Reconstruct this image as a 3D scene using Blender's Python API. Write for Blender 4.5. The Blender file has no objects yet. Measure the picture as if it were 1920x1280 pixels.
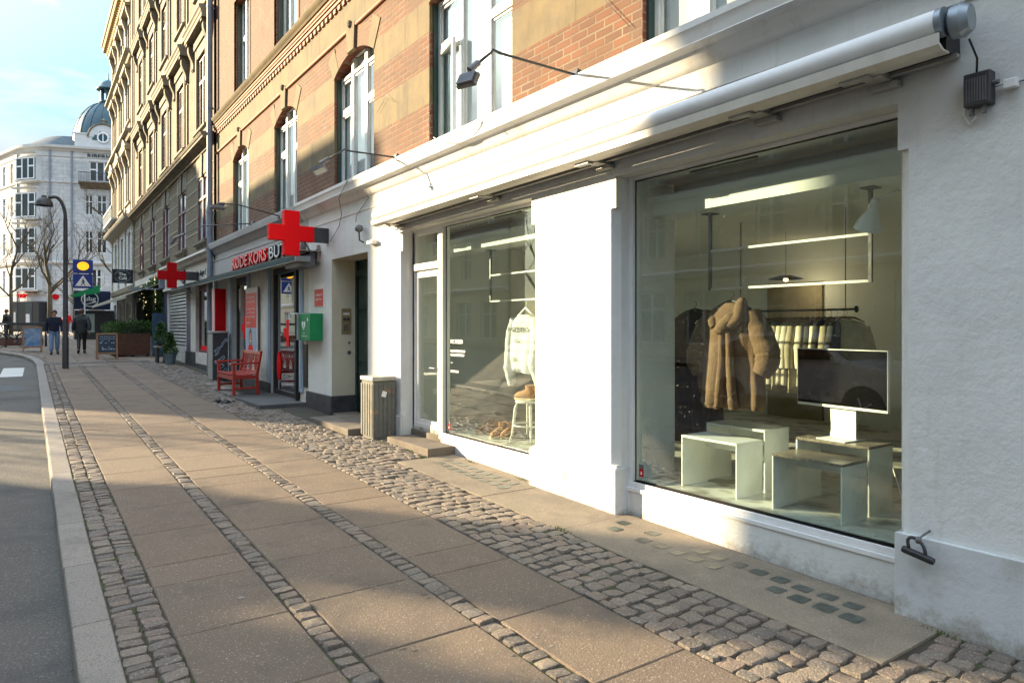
import bpy, bmesh, math, random
from mathutils import Vector, Matrix
R = math.radians
rnd = random.Random(7)
sc = bpy.context.scene
COL = sc.collection
GS = .0216
def gz(y):
    if y < 34: return GS * y
    t = min(1, (y - 34) / 40)
    return GS * 34 + .46 * (t - t * t / 2) * 2
# ---------------------------------------------------------------- materials
MATS = {}
def nn(nt, t, **k):
    n = nt.nodes.new(t)
    for a, b in k.items():
        if a.startswith('i_'): n.inputs[a[2:].replace('_', ' ')].default_value = b
        else: setattr(n, a, b)
    return n
def rgb(c): return (c[0], c[1], c[2], 1)
def newmat(name):
    m = bpy.data.materials.new(name); m.use_nodes = True
    nt = m.node_tree; b = nt.nodes['Principled BSDF']; MATS[name] = m
    return m, nt, b
def mix(nt, fac, a, b):
    n = nn(nt, 'ShaderNodeMix', data_type='RGBA')
    for s, v in ((n.inputs[0], fac), (n.inputs[6], a), (n.inputs[7], b)):
        if hasattr(v, 'links'): nt.links.new(v, s)
        else: s.default_value = v if not isinstance(v, tuple) else rgb(v)
    return n.outputs[2]
def ramp(nt, v, p0, p1):
    n = nn(nt, 'ShaderNodeMapRange'); nt.links.new(v, n.inputs[0])
    n.inputs[1].default_value = p0; n.inputs[2].default_value = p1
    return n.outputs[0]
def noise(nt, vec, scale, detail=4, rough=.6):
    n = nn(nt, 'ShaderNodeTexNoise'); n.inputs['Scale'].default_value = scale
    n.inputs['Detail'].default_value = detail; n.inputs['Roughness'].default_value = rough
    nt.links.new(vec, n.inputs['Vector']); return n.outputs['Fac']
def bump(nt, b, h, strength, dist=.01, prev=None):
    n = nn(nt, 'ShaderNodeBump'); n.inputs['Strength'].default_value = strength
    n.inputs['Distance'].default_value = dist; nt.links.new(h, n.inputs['Height'])
    if prev: nt.links.new(prev.outputs[0], n.inputs['Normal'])
    nt.links.new(n.outputs[0], b.inputs['Normal']); return n
def pm(name, c1, c2=None, scale=3, rough=.6, bs=0, bscale=40, metal=0, lo=.35, hi=.65, spec=.5, speck=None, island=None, coat=0, bd=.01, dirt=None, streak=None, splash=None):
    m, nt, b = newmat(name)
    co = nn(nt, 'ShaderNodeTexCoord').outputs['Object']
    c2 = c2 or tuple(x * .85 for x in c1)
    col = mix(nt, ramp(nt, noise(nt, co, scale), lo, hi), c1, c2)
    if island:
        g = nn(nt, 'ShaderNodeNewGeometry').outputs['Random Per Island']
        cr = nn(nt, 'ShaderNodeValToRGB'); cr.color_ramp.interpolation = 'LINEAR'
        el = cr.color_ramp.elements
        while len(el) < len(island): el.new(.5)
        for i, c in enumerate(island): el[i].position = i / (len(island) - 1); el[i].color = rgb(c)
        nt.links.new(g, cr.inputs[0])
        col = mix(nt, .75, col, cr.outputs[0])
    if speck:   # (dark colour, scale, lo, hi)
        col = mix(nt, ramp(nt, noise(nt, co, speck[1], 2, .7), speck[2], speck[3]), col, speck[0])
    if dirt:
        col = mix(nt, ramp(nt, noise(nt, co, dirt[1], 6, .7), dirt[2], dirt[3]), col, dirt[0])
    if streak:
        mp = nn(nt, 'ShaderNodeMapping'); mp.inputs['Scale'].default_value = (9, 9, .7); nt.links.new(co, mp.inputs[0])
        col = mix(nt, ramp(nt, noise(nt, mp.outputs[0], 1, 6, .7), streak[1], streak[2]), col, streak[0])
    if splash:   # mud splashed up from the pavement, ragged upper edge
        ge = nn(nt, 'ShaderNodeNewGeometry'); sp = nn(nt, 'ShaderNodeSeparateXYZ'); nt.links.new(ge.outputs['Position'], sp.inputs[0])
        ma = nn(nt, 'ShaderNodeMath', operation='MULTIPLY_ADD'); nt.links.new(noise(nt, co, 7, 8, .8), ma.inputs[0]); ma.inputs[1].default_value = -.75; nt.links.new(sp.outputs[2], ma.inputs[2])
        col = mix(nt, ramp(nt, ma.outputs[0], -.22, -.42), col, splash)
    nt.links.new(col, b.inputs['Base Color'])
    b.inputs['Roughness'].default_value = rough; b.inputs['Metallic'].default_value = metal
    b.inputs['Specular IOR Level'].default_value = spec; b.inputs['Coat Weight'].default_value = coat
    if bs:
        p = bump(nt, b, noise(nt, co, bscale, 5, .65), bs, bd)
    return m
def brickmat(name, ca, cb, mortar, bw, rh, ms, stains=None, flat=False, bias=0.0, mbump=.5, off=.5):
    m, nt, b = newmat(name)
    co = nn(nt, 'ShaderNodeTexCoord').outputs['Object']
    sp = nn(nt, 'ShaderNodeSeparateXYZ'); nt.links.new(co, sp.inputs[0])
    ad = nn(nt, 'ShaderNodeMath', operation='ADD'); nt.links.new(sp.outputs[0], ad.inputs[0]); nt.links.new(sp.outputs[1], ad.inputs[1])
    cb_ = nn(nt, 'ShaderNodeCombineXYZ')
    if flat: nt.links.new(sp.outputs[0], cb_.inputs[0]); nt.links.new(sp.outputs[1], cb_.inputs[1])
    else: nt.links.new(ad.outputs[0], cb_.inputs[0]); nt.links.new(sp.outputs[2], cb_.inputs[1])
    nz = noise(nt, co, 9, 3)
    vm = nn(nt, 'ShaderNodeVectorMath', operation='SCALE'); vm.inputs['Scale'].default_value = .006
    cb2 = nn(nt, 'ShaderNodeCombineXYZ'); nt.links.new(nz, cb2.inputs[0]); nt.links.new(nz, cb2.inputs[1])
    nt.links.new(cb2.outputs[0], vm.inputs[0])
    va = nn(nt, 'ShaderNodeVectorMath', operation='ADD'); nt.links.new(cb_.outputs[0], va.inputs[0]); nt.links.new(vm.outputs[0], va.inputs[1])
    br = nn(nt, 'ShaderNodeTexBrick', offset=off); nt.links.new(va.outputs[0], br.inputs['Vector'])
    br.inputs['Color1'].default_value = rgb(ca); br.inputs['Color2'].default_value = rgb(cb); br.inputs['Mortar'].default_value = rgb(mortar)
    br.inputs['Scale'].default_value = 1; br.inputs['Mortar Size'].default_value = ms; br.inputs['Mortar Smooth'].default_value = .3
    br.inputs['Brick Width'].default_value = bw; br.inputs['Row Height'].default_value = rh; br.inputs['Bias'].default_value = bias
    col = mix(nt, ramp(nt, noise(nt, co, 2.2), .3, .75), br.outputs['Color'], tuple(x * .62 for x in ca))
    n2 = nn(nt, 'ShaderNodeMix', data_type='RGBA', blend_type='MULTIPLY'); n2.inputs[0].default_value = .5
    nt.links.new(col, n2.inputs[6]); cr = ramp(nt, noise(nt, co, 60, 3), .3, .7)
    c3 = mix(nt, cr, (.65, .65, .65), (1, 1, 1)); nt.links.new(c3, n2.inputs[7]); col = n2.outputs[2]
    if stains: col = mix(nt, ramp(nt, noise(nt, co, 1.1, 6, .7), .5, .75), col, stains)
    nt.links.new(col, b.inputs['Base Color']); b.inputs['Roughness'].default_value = .85
    inv = nn(nt, 'ShaderNodeMath', operation='SUBTRACT'); inv.inputs[0].default_value = 1; nt.links.new(br.outputs['Fac'], inv.inputs[1])
    p = bump(nt, b, noise(nt, co, 90, 4), .25, .004)
    bump(nt, b, inv.outputs[0], mbump, .006, p)
    return m
def glassmat(name, tint, refl=1.0, rough=0.0, ior=1.5, dirt=0.0):
    m, nt, b = newmat(name); nt.nodes.remove(b)
    out = nt.nodes['Material Output']
    tr = nn(nt, 'ShaderNodeBsdfTransparent'); tr.inputs[0].default_value = rgb(tint)
    gl = nn(nt, 'ShaderNodeBsdfGlossy'); gl.inputs['Roughness'].default_value = rough; gl.inputs[0].default_value = (1, 1, 1, 1)
    fr = nn(nt, 'ShaderNodeFresnel'); fr.inputs[0].default_value = ior
    mu = nn(nt, 'ShaderNodeMath', operation='MULTIPLY'); mu.inputs[1].default_value = refl; mu.use_clamp = True
    nt.links.new(fr.outputs[0], mu.inputs[0])
    ge = nn(nt, 'ShaderNodeNewGeometry')
    iv = nn(nt, 'ShaderNodeMath', operation='SUBTRACT'); iv.inputs[0].default_value = 1; nt.links.new(ge.outputs['Backfacing'], iv.inputs[1])
    m2 = nn(nt, 'ShaderNodeMath', operation='MULTIPLY'); nt.links.new(mu.outputs[0], m2.inputs[0]); nt.links.new(iv.outputs[0], m2.inputs[1])
    ms = nn(nt, 'ShaderNodeMixShader'); nt.links.new(m2.outputs[0], ms.inputs[0]); nt.links.new(tr.outputs[0], ms.inputs[1]); nt.links.new(gl.outputs[0], ms.inputs[2])
    last = ms.outputs[0]
    if dirt:
        di = nn(nt, 'ShaderNodeBsdfDiffuse'); di.inputs[0].default_value = (.6, .6, .55, 1)
        co = nn(nt, 'ShaderNodeTexCoord').outputs['Object']
        f = ramp(nt, noise(nt, co, 45, 2, .5), .70, .78)
        m3 = nn(nt, 'ShaderNodeMath', operation='MULTIPLY'); m3.inputs[1].default_value = dirt; nt.links.new(f, m3.inputs[0])
        mm = nn(nt, 'ShaderNodeMixShader'); nt.links.new(m3.outputs[0], mm.inputs[0]); nt.links.new(last, mm.inputs[1]); nt.links.new(di.outputs[0], mm.inputs[2]); last = mm.outputs[0]
    nt.links.new(last, out.inputs['Surface'])
    return m
def emis(name, c, s):
    m, nt, b = newmat(name); b.inputs['Base Color'].default_value = rgb(c)
    b.inputs['Emission Color'].default_value = rgb(c); b.inputs['Emission Strength'].default_value = s; return m
M = MATS
pm('white_render', (.71, .715, .70), (.64, .648, .635), 2.5, .75, .5, 13, bd=.016, dirt=((.60, .575, .53), 1.3, .55, .85), streak=((.56, .54, .49), .56, .82), splash=(.33, .28, .22))
pm('white_gloss', (.78, .78, .78), (.72, .72, .72), 4, .35, .05, 30)
pm('white_cornice', (.76, .75, .73), (.68, .67, .64), 2, .55, .18, 18, dirt=((.50, .46, .38), 2.2, .56, .78), streak=((.5, .46, .38), .60, .8))
pm('cream_render', (.62, .56, .42), (.55, .50, .38), 2, .8, .3, 30, dirt=((.4, .36, .28), 1.5, .6, .85))
pm('dirty_white', (.60, .58, .53), (.5, .48, .43), 3, .7, .3, 25, dirt=((.25, .23, .2), 2.5, .58, .8))
pm('grey_fascia', (.42, .42, .43), (.37, .37, .38), 3, .6, .1, 25, dirt=((.25, .24, .22), 2, .6, .85))
pm('plinth_grey', (.60, .62, .63), (.54, .56, .57), 3, .75, .4, 20, dirt=((.4, .38, .35), 3, .58, .85), streak=((.45, .44, .42), .60, .8), splash=(.27, .23, .18))
pm('black_plinth', (.03, .03, .035), (.06, .06, .065), 5, .5, .25, 25, dirt=((.2, .19, .18), 6, .62, .75))
brickmat('red_brick', (.205, .078, .034), (.105, .052, .032), (0.25, 0.20, 0.13), .235, .080, .011, stains=(.13, .09, .06), mbump=1.0, bias=-.1)
brickmat('red_brick_flat', (.21, .105, .055), (.16, .078, .042), (0.285, 0.229, 0.161), .22, .072, .006, stains=(.2, .12, .07), mbump=.6)
brickmat('dark_red_brick', (.27, .075, .04), (.19, .05, .03), (.30, .24, .18), .12, .078, .01, mbump=.6)
brickmat('yellow_brick', (.225, .175, .098), (.13, .10, .06), (0.112, 0.0938, 0.0675), .235, .075, .012, stains=(.2, .17, .11))
brickmat('opposite_brick', (.30, .17, .11), (.22, .12, .08), (.3, .27, .22), .24, .08, .012)
pm('sandstone', (.205, .155, .078), (.155, .115, .055), 1.6, .85, .35, 30, lo=.3, hi=.7, dirt=((.10, .078, .05), 1.4, .44, .74), streak=((.075, .058, .038), .54, .74))
pm('stone_trim', (.235, .20, .135), (.165, .14, .092), 3, .8, .3, 30, dirt=((.16, .14, .10), 2.2, .52, .75))
pm('dark_trim', (0.192, 0.164, 0.112), (0.12, 0.104, 0.076), 3, .8, .3, 30, dirt=((.08, .07, .06), 3, .5, .72))
pm('terracotta', (0.375, 0.15, 0.0675), (0.27, 0.105, 0.0525), 6, .7, .2, 30, dirt=((.15, .09, .06), 4, .55, .75))
pm('cream_stone', (.34, .30, .225), (.28, .24, .175), 2, .75, .3, 12, dirt=((.35, .29, .2), 2, .6, .85))
pm('gold_soffit', (0.4, 0.272, 0.096), (0.304, 0.2, 0.072), 8, .7, .2, 20)
pm('pale_stone', (0.612, 0.612, 0.595), (0.527, 0.527, 0.518), .8, .8, .2, 6, dirt=((.36, .36, .33), .5, .55, .8))
brickmat('pale_ashlar', (0.629, 0.633, 0.629), (0.561, 0.57, 0.57), (0.383, 0.391, 0.391), 1.4, .42, .03, mbump=.4)
pm('copper_roof', (.028, .085, .115), (.02, .062, .085), 1.5, .5, .1, 5)
pm('slate_roof', (.09, .115, .13), (.06, .08, .10), 1.2, .9, .2, 8)
pm('zinc', (.30, .35, .40), (.25, .29, .33), 3, .4, .05, 20, metal=.6)
pm('pipe_grey', (.22, .26, .32), (.18, .21, .26), 4, .5, .1, 30)
pm('alu', (.78, .78, .78), (.72, .72, .72), 6, .6, .03, 60)
pm('alu_cream', (.62, .60, .55), (.55, .53, .48), 6, .4, .05, 60, metal=.2)
pm('dark_metal', (.035, .035, .04), (.05, .05, .055), 8, .5, .15, 40)
pm('mid_metal', (.18, .18, .19), (.12, .12, .13), 10, .45, .2, 40, metal=.4)
pm('galv', (.42, .42, .40), (.33, .33, .31), 8, .5, .2, 30, metal=.4, dirt=((.3, .16, .08), 5, .6, .78))
pm('purple_frame', (.16, .055, .06), (.11, .04, .045), 5, .45, .1, 40)
pm('green_frame', (.018, .05, .045), (.014, .04, .036), 5, .45, .1, 40)
pm('dark_green_door', (.012, .045, .04), (.008, .03, .027), 3, .4, .25, 12)
pm('frame_white', (.70, .71, .68), (.60, .61, .58), 5, .45, .08, 40)
pm('curtain', (.80, .80, .82), (.70, .70, .73), 1.3, .8, .1, 8)
pm('curtain_green', (.34, .40, .35), (.2, .25, .22), 1.0, .8, .1, 8)
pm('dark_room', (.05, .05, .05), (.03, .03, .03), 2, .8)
pm('black', (.012, .012, .014), (.02, .02, .022), 6, .45)
pm('red_paint', (.55, .035, .02), (.45, .02, .015), 6, .4, .05, 40)
pm('red_wood', (.42, .03, .015), (.33, .02, .012), 12, .42, .2, 50, coat=.2)
pm('red_sign', (.85, .001, .006), (.80, .001, .005), 2, .5, 0, spec=.15)
pm('red_sign_dark', (.50, .002, .006), (.42, .002, .005), 3, .5, 0, spec=.15)
pm('poster_red', (.62, .05, .035), (.56, .04, .03), 3, .4)
pm('poster_skin', (.55, .3, .2), (.35, .16, .1), 5, .5)
pm('white_paint', (.80, .80, .80), (.75, .75, .75), 4, .5)
pm('pink_edge', (.75, .45, .42), (.7, .4, .38), 4, .5)
pm('green_sign', (.0, .23, .075), (.0, .20, .065), 4, .35)
pm('clear_grey', (.33, .36, .36), (.25, .28, .28), 6, .25)
pm('dark_awning', (.012, .05, .055), (.008, .035, .04), 4, .75, .2, 60)
pm('cream_awning', (.34, .32, .25), (.26, .24, .18), 3, .85, .2, 60)
pm('blue_wood', (.03, .075, .14), (.022, .055, .1), 6, .5, .15, 30)
pm('pale_blue', (.36, .45, .55), (.3, .38, .47), 3, .55, .1, 30)
pm('purple_wall', (.11, .10, .14), (.08, .075, .1), 2, .6, .2, 30)
pm('brown_wood', (.12, .045, .022), (.08, .03, .016), 6, .6, .3, 40)
pm('light_wood', (.32, .17, .08), (.24, .12, .055), 8, .55, .2, 40)
pm('chalkboard', (.015, .03, .055), (.025, .045, .075), 6, .6)
pm('steel_shutter', (.55, .55, .54), (.45, .45, .44), 5, .4, .05, 40, metal=.4)
pm('brass', (.42, .32, .17), (.34, .26, .14), 8, .4, .1, 60, metal=.5)
pm('navy', (.008, .012, .035), (.012, .018, .045), 20, .85, .4, 60)
pm('denim', (.20, .32, .50), (.15, .25, .42), 8, .85, .4, 60)
pm('padded', (.02, .028, .035), (.035, .045, .05), 6, .6, .5, 16)
pm('skin', (.52, .30, .21), (.47, .26, .18), 10, .55)
pm('hair', (.10, .05, .03), (.06, .03, .02), 20, .6, .4, 60)
pm('blue_poster', (.05, .16, .36), (.22, .30, .40), 4, .4, lo=.4, hi=.6, dirt=((.05, .06, .12), 6, .6, .62))
pm('sign_blue', (.004, .03, .25), (.004, .026, .22), 4, .35)
pm('navy_sign', (.006, .018, .07), (.006, .015, .06), 4, .4)
emis('amber_lamp', (1, .42, .01), .35)
pm('bark', (.06, .048, .032), (.09, .07, .04), 5, .9, .5, 20)
pm('leaf', (.03, .09, .02), (.06, .13, .03), 3, .6, island=[(.015, .05, .012), (.05, .12, .02), (.09, .16, .04)])
pm('leaf_grey', (.10, .13, .10), (.05, .08, .05), 3, .7, island=[(.04, .06, .04), (.14, .16, .12)])
pm('terra_pot', (.14, .20, .22), (.10, .15, .17), 4, .6)
emis('fairy_light', (1, .75, .4), .8)
pm('rubbish_bin', (.135, .14, .125), (.10, .105, .095), 8, .6, .3, 40, dirt=((.27, .16, .09), 5.0, .57, .64))
pm('brown_coat', (.195, .12, .07), (.14, .085, .05), 9, .95, .9, 75, bd=.012)
pm('dark_brown_coat', (.075, .03, .018), (.05, .02, .012), 14, .95, .8, 120, bd=.02)
pm('sweater', (.62, .66, .70), (.56, .60, .64), 8, .9, .4, 90)
pm('tan_suede', (.42, .22, .09), (.32, .16, .065), 14, .85, .3, 80)
pm('brown_suede', (.20, .10, .05), (.14, .07, .035), 14, .85, .3, 80)
pm('rubber_sole', (.55, .45, .30), (.5, .4, .26), 6, .6)
pm('table_white', (.78, .80, .79), (.64, .66, .64), 3, .4, .03, 30)
pm('table_stone', (.22, .18, .14), (.35, .31, .26), 25, .3, .03, 30, speck=((.1, .08, .06), 90, .45, .6))
pm('screen', (.004, .004, .005), (.005, .005, .006), 2, .2, spec=.15)
pm('room_wall', (.74, .79, .79), (.68, .73, .73), 1, .8, .1, 20)
pm('room_floor', (.62, .62, .58), (.52, .52, .49), 2, .35, .05, 10, speck=((.25, .24, .2), 3, .5, .62))
pm('garment_cream', (.56, .54, .46), (.42, .39, .3), 8, .9, .3, 60)
pm('dark_paving', (.10, .10, .10), (.075, .075, .075), 3, .8, .3, 40)
pm('gum', (.30, .27, .23), (.08, .07, .06), .8, .8)
pm('garment_black', (.02, .022, .025), (.03, .032, .035), 8, .9, .3, 60)
pm('garment_sand', (.30, .27, .19), (.25, .22, .15), 8, .9, .3, 60)
pm('asphalt', (.110, .100, .086), (.088, .081, .071), 1.2, .9, 1.0, 70, speck=((.20, .19, .18), 75, .55, .66), dirt=((.055, .055, .056), .9, .5, .7))
pm('slab', (.185, .137, .098), (.155, .115, .083), 1.3, .85, .9, 80, speck=((.38, .32, .26), 85, .60, .68), island=[(.12, .089, .066), (.20, .150, .106), (.15, .109, .078), (.18, .128, .088), (.14, .109, .082)], dirt=((.10, .08, .063), 1.9, .50, .75))
pm('cobble', (.24, .20, .18), (.34, .30, .27), 30, .7, .9, 60, island=[(.055, .052, .048), (.14, .105, .075), (.22, .172, .125), (.095, .08, .064), (.175, .113, .077), (.15, .13, .105), (.07, .052, .038), (.18, .138, .095), (.12, .105, .085)], speck=((.38, .33, .28), 70, .56, .72), bd=.02, dirt=((.09, .075, .055), 14, .55, .72))
pm('granite', (.26, .23, .20), (.21, .185, .165), 3, .75, .5, 60, speck=((.11, .10, .09), 110, .53, .64), island=[(.21, .185, .16), (.28, .245, .21), (.245, .215, .19)], dirt=((.13, .115, .10), 2.2, .52, .75))
pm('mortar', (.06, .048, .034), (.04, .033, .024), 5, .95, .6, 60, dirt=((.05, .08, .015), 1.6, .55, .66))
pm('concrete', (.25, .20, .145), (.17, .14, .105), 1.6, .85, .5, 60, speck=((.36, .32, .26), 90, .58, .7), dirt=((.15, .125, .095), 2.4, .5, .75))
pm('glass_block', (.035, .042, .036), (.08, .09, .075), 9, .42, .5, 30)
pm('road_white', (.62, .61, .58), (.5, .49, .46), 3, .7, .3, 60)
pm('step_stone', (.17, .14, .11), (.12, .10, .08), 4, .8, .4, 50)
pm('moss', (.10, .16, .03), (.06, .10, .02), 20, .9, .5, 60)
pm('car_white', (.62, .63, .65), (.6, .61, .63), 2, .2, coat=.8)
pm('tyre', (.02, .02, .02), (.03, .03, .03), 10, .8)
pm('opp_render', (.50, .45, .33), (.44, .40, .29), 1, .8)
pm('opp_dark_window', (.03, .035, .04), (.06, .07, .08), .8, .2)
glassmat('shop_glass', (.915, .96, .935), 1.9, dirt=.22)
glassmat('win_glass', (.88, .92, .92), 1.5)
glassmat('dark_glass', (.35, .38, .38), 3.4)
# ---------------------------------------------------------------- mesh helpers
class Fr:
    def __init__(s, o, rz=0): s.o = Vector(o); s.r = Matrix.Rotation(R(rz), 3, 'Z'); s.rz = R(rz)
    def p(s, x, z, d=0): return s.o + s.r @ Vector((x, d, z))
class MB:
    def __init__(s): s.v = []; s.f = []; s.m = []
    def add(s, vs, fs, mi=0):
        o = len(s.v); s.v += [Vector(p) for p in vs]
        for f in fs: s.f.append([i + o for i in f]); s.m.append(mi)
        return s
    def box(s, x0, x1, y0, y1, z0, z1, mi=0, X=None):
        vs = [Vector((x, y, z)) for x in (x0, x1) for y in (y0, y1) for z in (z0, z1)]
        if X is not None: vs = [X @ p for p in vs]
        return s.add(vs, [(0, 1, 3, 2), (4, 6, 7, 5), (0, 4, 5, 1), (2, 3, 7, 6), (0, 2, 6, 4), (1, 5, 7, 3)], mi)
    def fb(s, F, x0, x1, z0, z1, d0, d1, mi=0):
        vs = [F.p(x, z, d) for x in (x0, x1) for d in (d0, d1) for z in (z0, z1)]
        return s.add(vs, [(0, 1, 3, 2), (4, 6, 7, 5), (0, 4, 5, 1), (2, 3, 7, 6), (0, 2, 6, 4), (1, 5, 7, 3)], mi)
    def ext(s, poly, vec, mi=0):
        n = len(poly); vec = Vector(vec)
        vs = [Vector(p) for p in poly] + [Vector(p) + vec for p in poly]
        return s.add(vs, [list(range(n))[::-1], list(range(n, 2 * n))] + [(i, (i + 1) % n, n + (i + 1) % n, n + i) for i in range(n)], mi)
    def prof(s, F, pr, x0, x1, mi=0):     # profile [(d,z)] extruded along x
        return s.ext([F.p(x0, z, d) for d, z in pr], F.p(x1, 0, 0) - F.p(x0, 0, 0), mi)
    def loft(s, rings, mi=0, caps=True):
        n = len(rings[0]); vs = [p for r in rings for p in r]; fs = []
        for k in range(len(rings) - 1):
            for i in range(n):
                j = (i + 1) % n; fs.append((k * n + i, k * n + j, (k + 1) * n + j, (k + 1) * n + i))
        if caps: fs.append(list(range(n))[::-1]); fs.append(list(range((len(rings) - 1) * n, len(rings) * n)))
        return s.add(vs, fs, mi)
    def tube(s, path, r, n=8, mi=0):
        path = [Vector(p) for p in path]; rs = r if isinstance(r, (list, tuple)) else [r] * len(path); rings = []
        prev = None
        for i, p in enumerate(path):
            t = (path[min(i + 1, len(path) - 1)] - path[max(i - 1, 0)]).normalized()
            if prev is None:
                a = Vector((0, 0, 1)) if abs(t.z) < .9 else Vector((1, 0, 0)); u = t.cross(a).normalized()
            else: u = (prev - t * prev.dot(t)).normalized()
            prev = u; w = t.cross(u)
            rings.append([p + (u * math.cos(2 * math.pi * k / n) + w * math.sin(2 * math.pi * k / n)) * rs[i] for k in range(n)])
        return s.loft(rings, mi)
    def lathe(s, pr, c, n=16, mi=0, X=None):
        c = Vector(c); rings = []
        for r, z in pr:
            rg = [Vector((r * math.cos(2 * math.pi * k / n), r * math.sin(2 * math.pi * k / n), z)) for k in range(n)]
            rings.append([(X @ q if X is not None else q) + c for q in rg])
        return s.loft(rings, mi)
ORG = {}
def build(name, mb, mats, parent=None, org=None, smooth=False, bevel=0, local=False, autos=None):
    if isinstance(mats, str): mats = [mats]
    if parent is not None: og = ORG[parent.name]
    else: og = Vector(org or (0, 0, 0))
    if local: og = Vector((0, 0, 0))
    me = bpy.data.meshes.new(name)
    me.from_pydata([tuple(p - og) for p in mb.v], [], mb.f)
    for k in mats: me.materials.append(M[k])
    for i, p in enumerate(me.polygons): p.material_index = mb.m[i]
    bm = bmesh.new(); bm.from_mesh(me); bmesh.ops.recalc_face_normals(bm, faces=bm.faces); bm.to_mesh(me); bm.free()
    if smooth:
        for p in me.polygons: p.use_smooth = True
        if autos: 
            try: me.set_sharp_from_angle(angle=R(autos))
            except Exception: pass
    o = bpy.data.objects.new(name, me); COL.objects.link(o)
    if parent is not None: o.parent = parent
    elif org: o.location = Vector(org)
    ORG[o.name] = og
    if bevel:
        b = o.modifiers.new('bevel', 'BEVEL'); b.width = bevel; b.segments = 2; b.limit_method = 'ANGLE'; b.angle_limit = R(40)
    return o
def tag(o, label=None, cat=None, group=None, kind=None):
    if label: o['label'] = label
    if cat: o['category'] = cat
    if group: o['group'] = group
    if kind: o['kind'] = kind
    return o
def thing(name, label, cat, loc, group=None, rz=0):
    o = bpy.data.objects.new(name, None); COL.objects.link(o); o.location = loc; o.rotation_euler = (0, 0, R(rz))
    o.empty_display_size = .1
    ORG[o.name] = Vector(loc) if rz == 0 else Vector((0, 0, 0))
    return tag(o, label, cat, group)
def copy_tree(o, parent=None, loc=None, label=None, rz=None):
    c = o.copy(); COL.objects.link(c); c.parent = parent
    if loc is not None: c.location = loc
    if rz is not None: c.rotation_euler = (0, 0, rz)
    if label: c['label'] = label
    ORG[c.name] = Vector(c.location)
    for ch in list(o.children): copy_tree(ch, c)
    return c
def text(name, s, F, x, z, d, h, mat, parent=None, width=None, depth=.004, bold=0, align='LEFT', shear=0, org=None):
    cu = bpy.data.curves.new(name, 'FONT'); cu.body = s; cu.size = h / .73; cu.extrude = depth; cu.offset = bold; cu.shear = shear; cu.align_x = align; cu.resolution_u = 3
    t = bpy.data.objects.new(name, cu); COL.objects.link(t)
    bpy.context.view_layer.update()
    me = bpy.data.meshes.new_from_object(t.evaluated_get(bpy.context.evaluated_depsgraph_get()))
    bpy.data.objects.remove(t)
    xs = [v.co.x for v in me.vertices] or [0, 1]; w = max(xs) - min(xs)
    sx = width / w if width else 1
    og = ORG[parent.name] if parent is not None else Vector(org or (0, 0, 0))
    for v in me.vertices:
        v.co = F.p(x + v.co.x * sx, z + v.co.y, d - v.co.z - depth) - og
    me.materials.clear(); me.materials.append(M[mat])
    o = bpy.data.objects.new(name, me); COL.objects.link(o)
    if parent is not None: o.parent = parent
    elif org: o.location = org
    ORG[o.name] = og
    return o
def gridwall(mb, F, x0, x1, z0, z1, holes, depth, mf=lambda x, z: 0, xs=(), zs=(), rm=None):
    X = sorted(set([x0, x1] + [round(v, 4) for h in holes for v in h[:2] if x0 < v < x1] + [v for v in xs if x0 < v < x1]))
    Z = sorted(set([z0, z1] + [round(v, 4) for h in holes for v in h[2:4] if z0 < v < z1] + [v for v in zs if z0 < v < z1]))
    def hole(i, k):
        if not (0 <= i < len(X) - 1 and 0 <= k < len(Z) - 1): return False
        a = (X[i] + X[i + 1]) / 2; b = (Z[k] + Z[k + 1]) / 2
        return any(h[0] - 1e-4 < a < h[1] + 1e-4 and h[2] - 1e-4 < b < h[3] + 1e-4 for h in holes)
    for i in range(len(X) - 1):
        for k in range(len(Z) - 1):
            a, b, c, e = X[i], X[i + 1], Z[k], Z[k + 1]
            if not hole(i, k):
                mi = mf((a + b) / 2, (c + e) / 2)
                mb.add([F.p(a, c), F.p(b, c), F.p(b, e), F.p(a, e)], [(0, 1, 2, 3)], mi)
                ri = rm((a + b) / 2, (c + e) / 2) if rm else mi
                if hole(i - 1, k): mb.add([F.p(a, c), F.p(a, e), F.p(a, e, depth), F.p(a, c, depth)], [(0, 1, 2, 3)], ri)
                if hole(i + 1, k): mb.add([F.p(b, c), F.p(b, e), F.p(b, e, depth), F.p(b, c, depth)], [(0, 3, 2, 1)], ri)
                if hole(i, k - 1): mb.add([F.p(a, c), F.p(b, c), F.p(b, c, depth), F.p(a, c, depth)], [(0, 3, 2, 1)], ri)
                if hole(i, k + 1): mb.add([F.p(a, e), F.p(b, e), F.p(b, e, depth), F.p(a, e, depth)], [(0, 1, 2, 3)], ri)
WPROTO = {}
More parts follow.
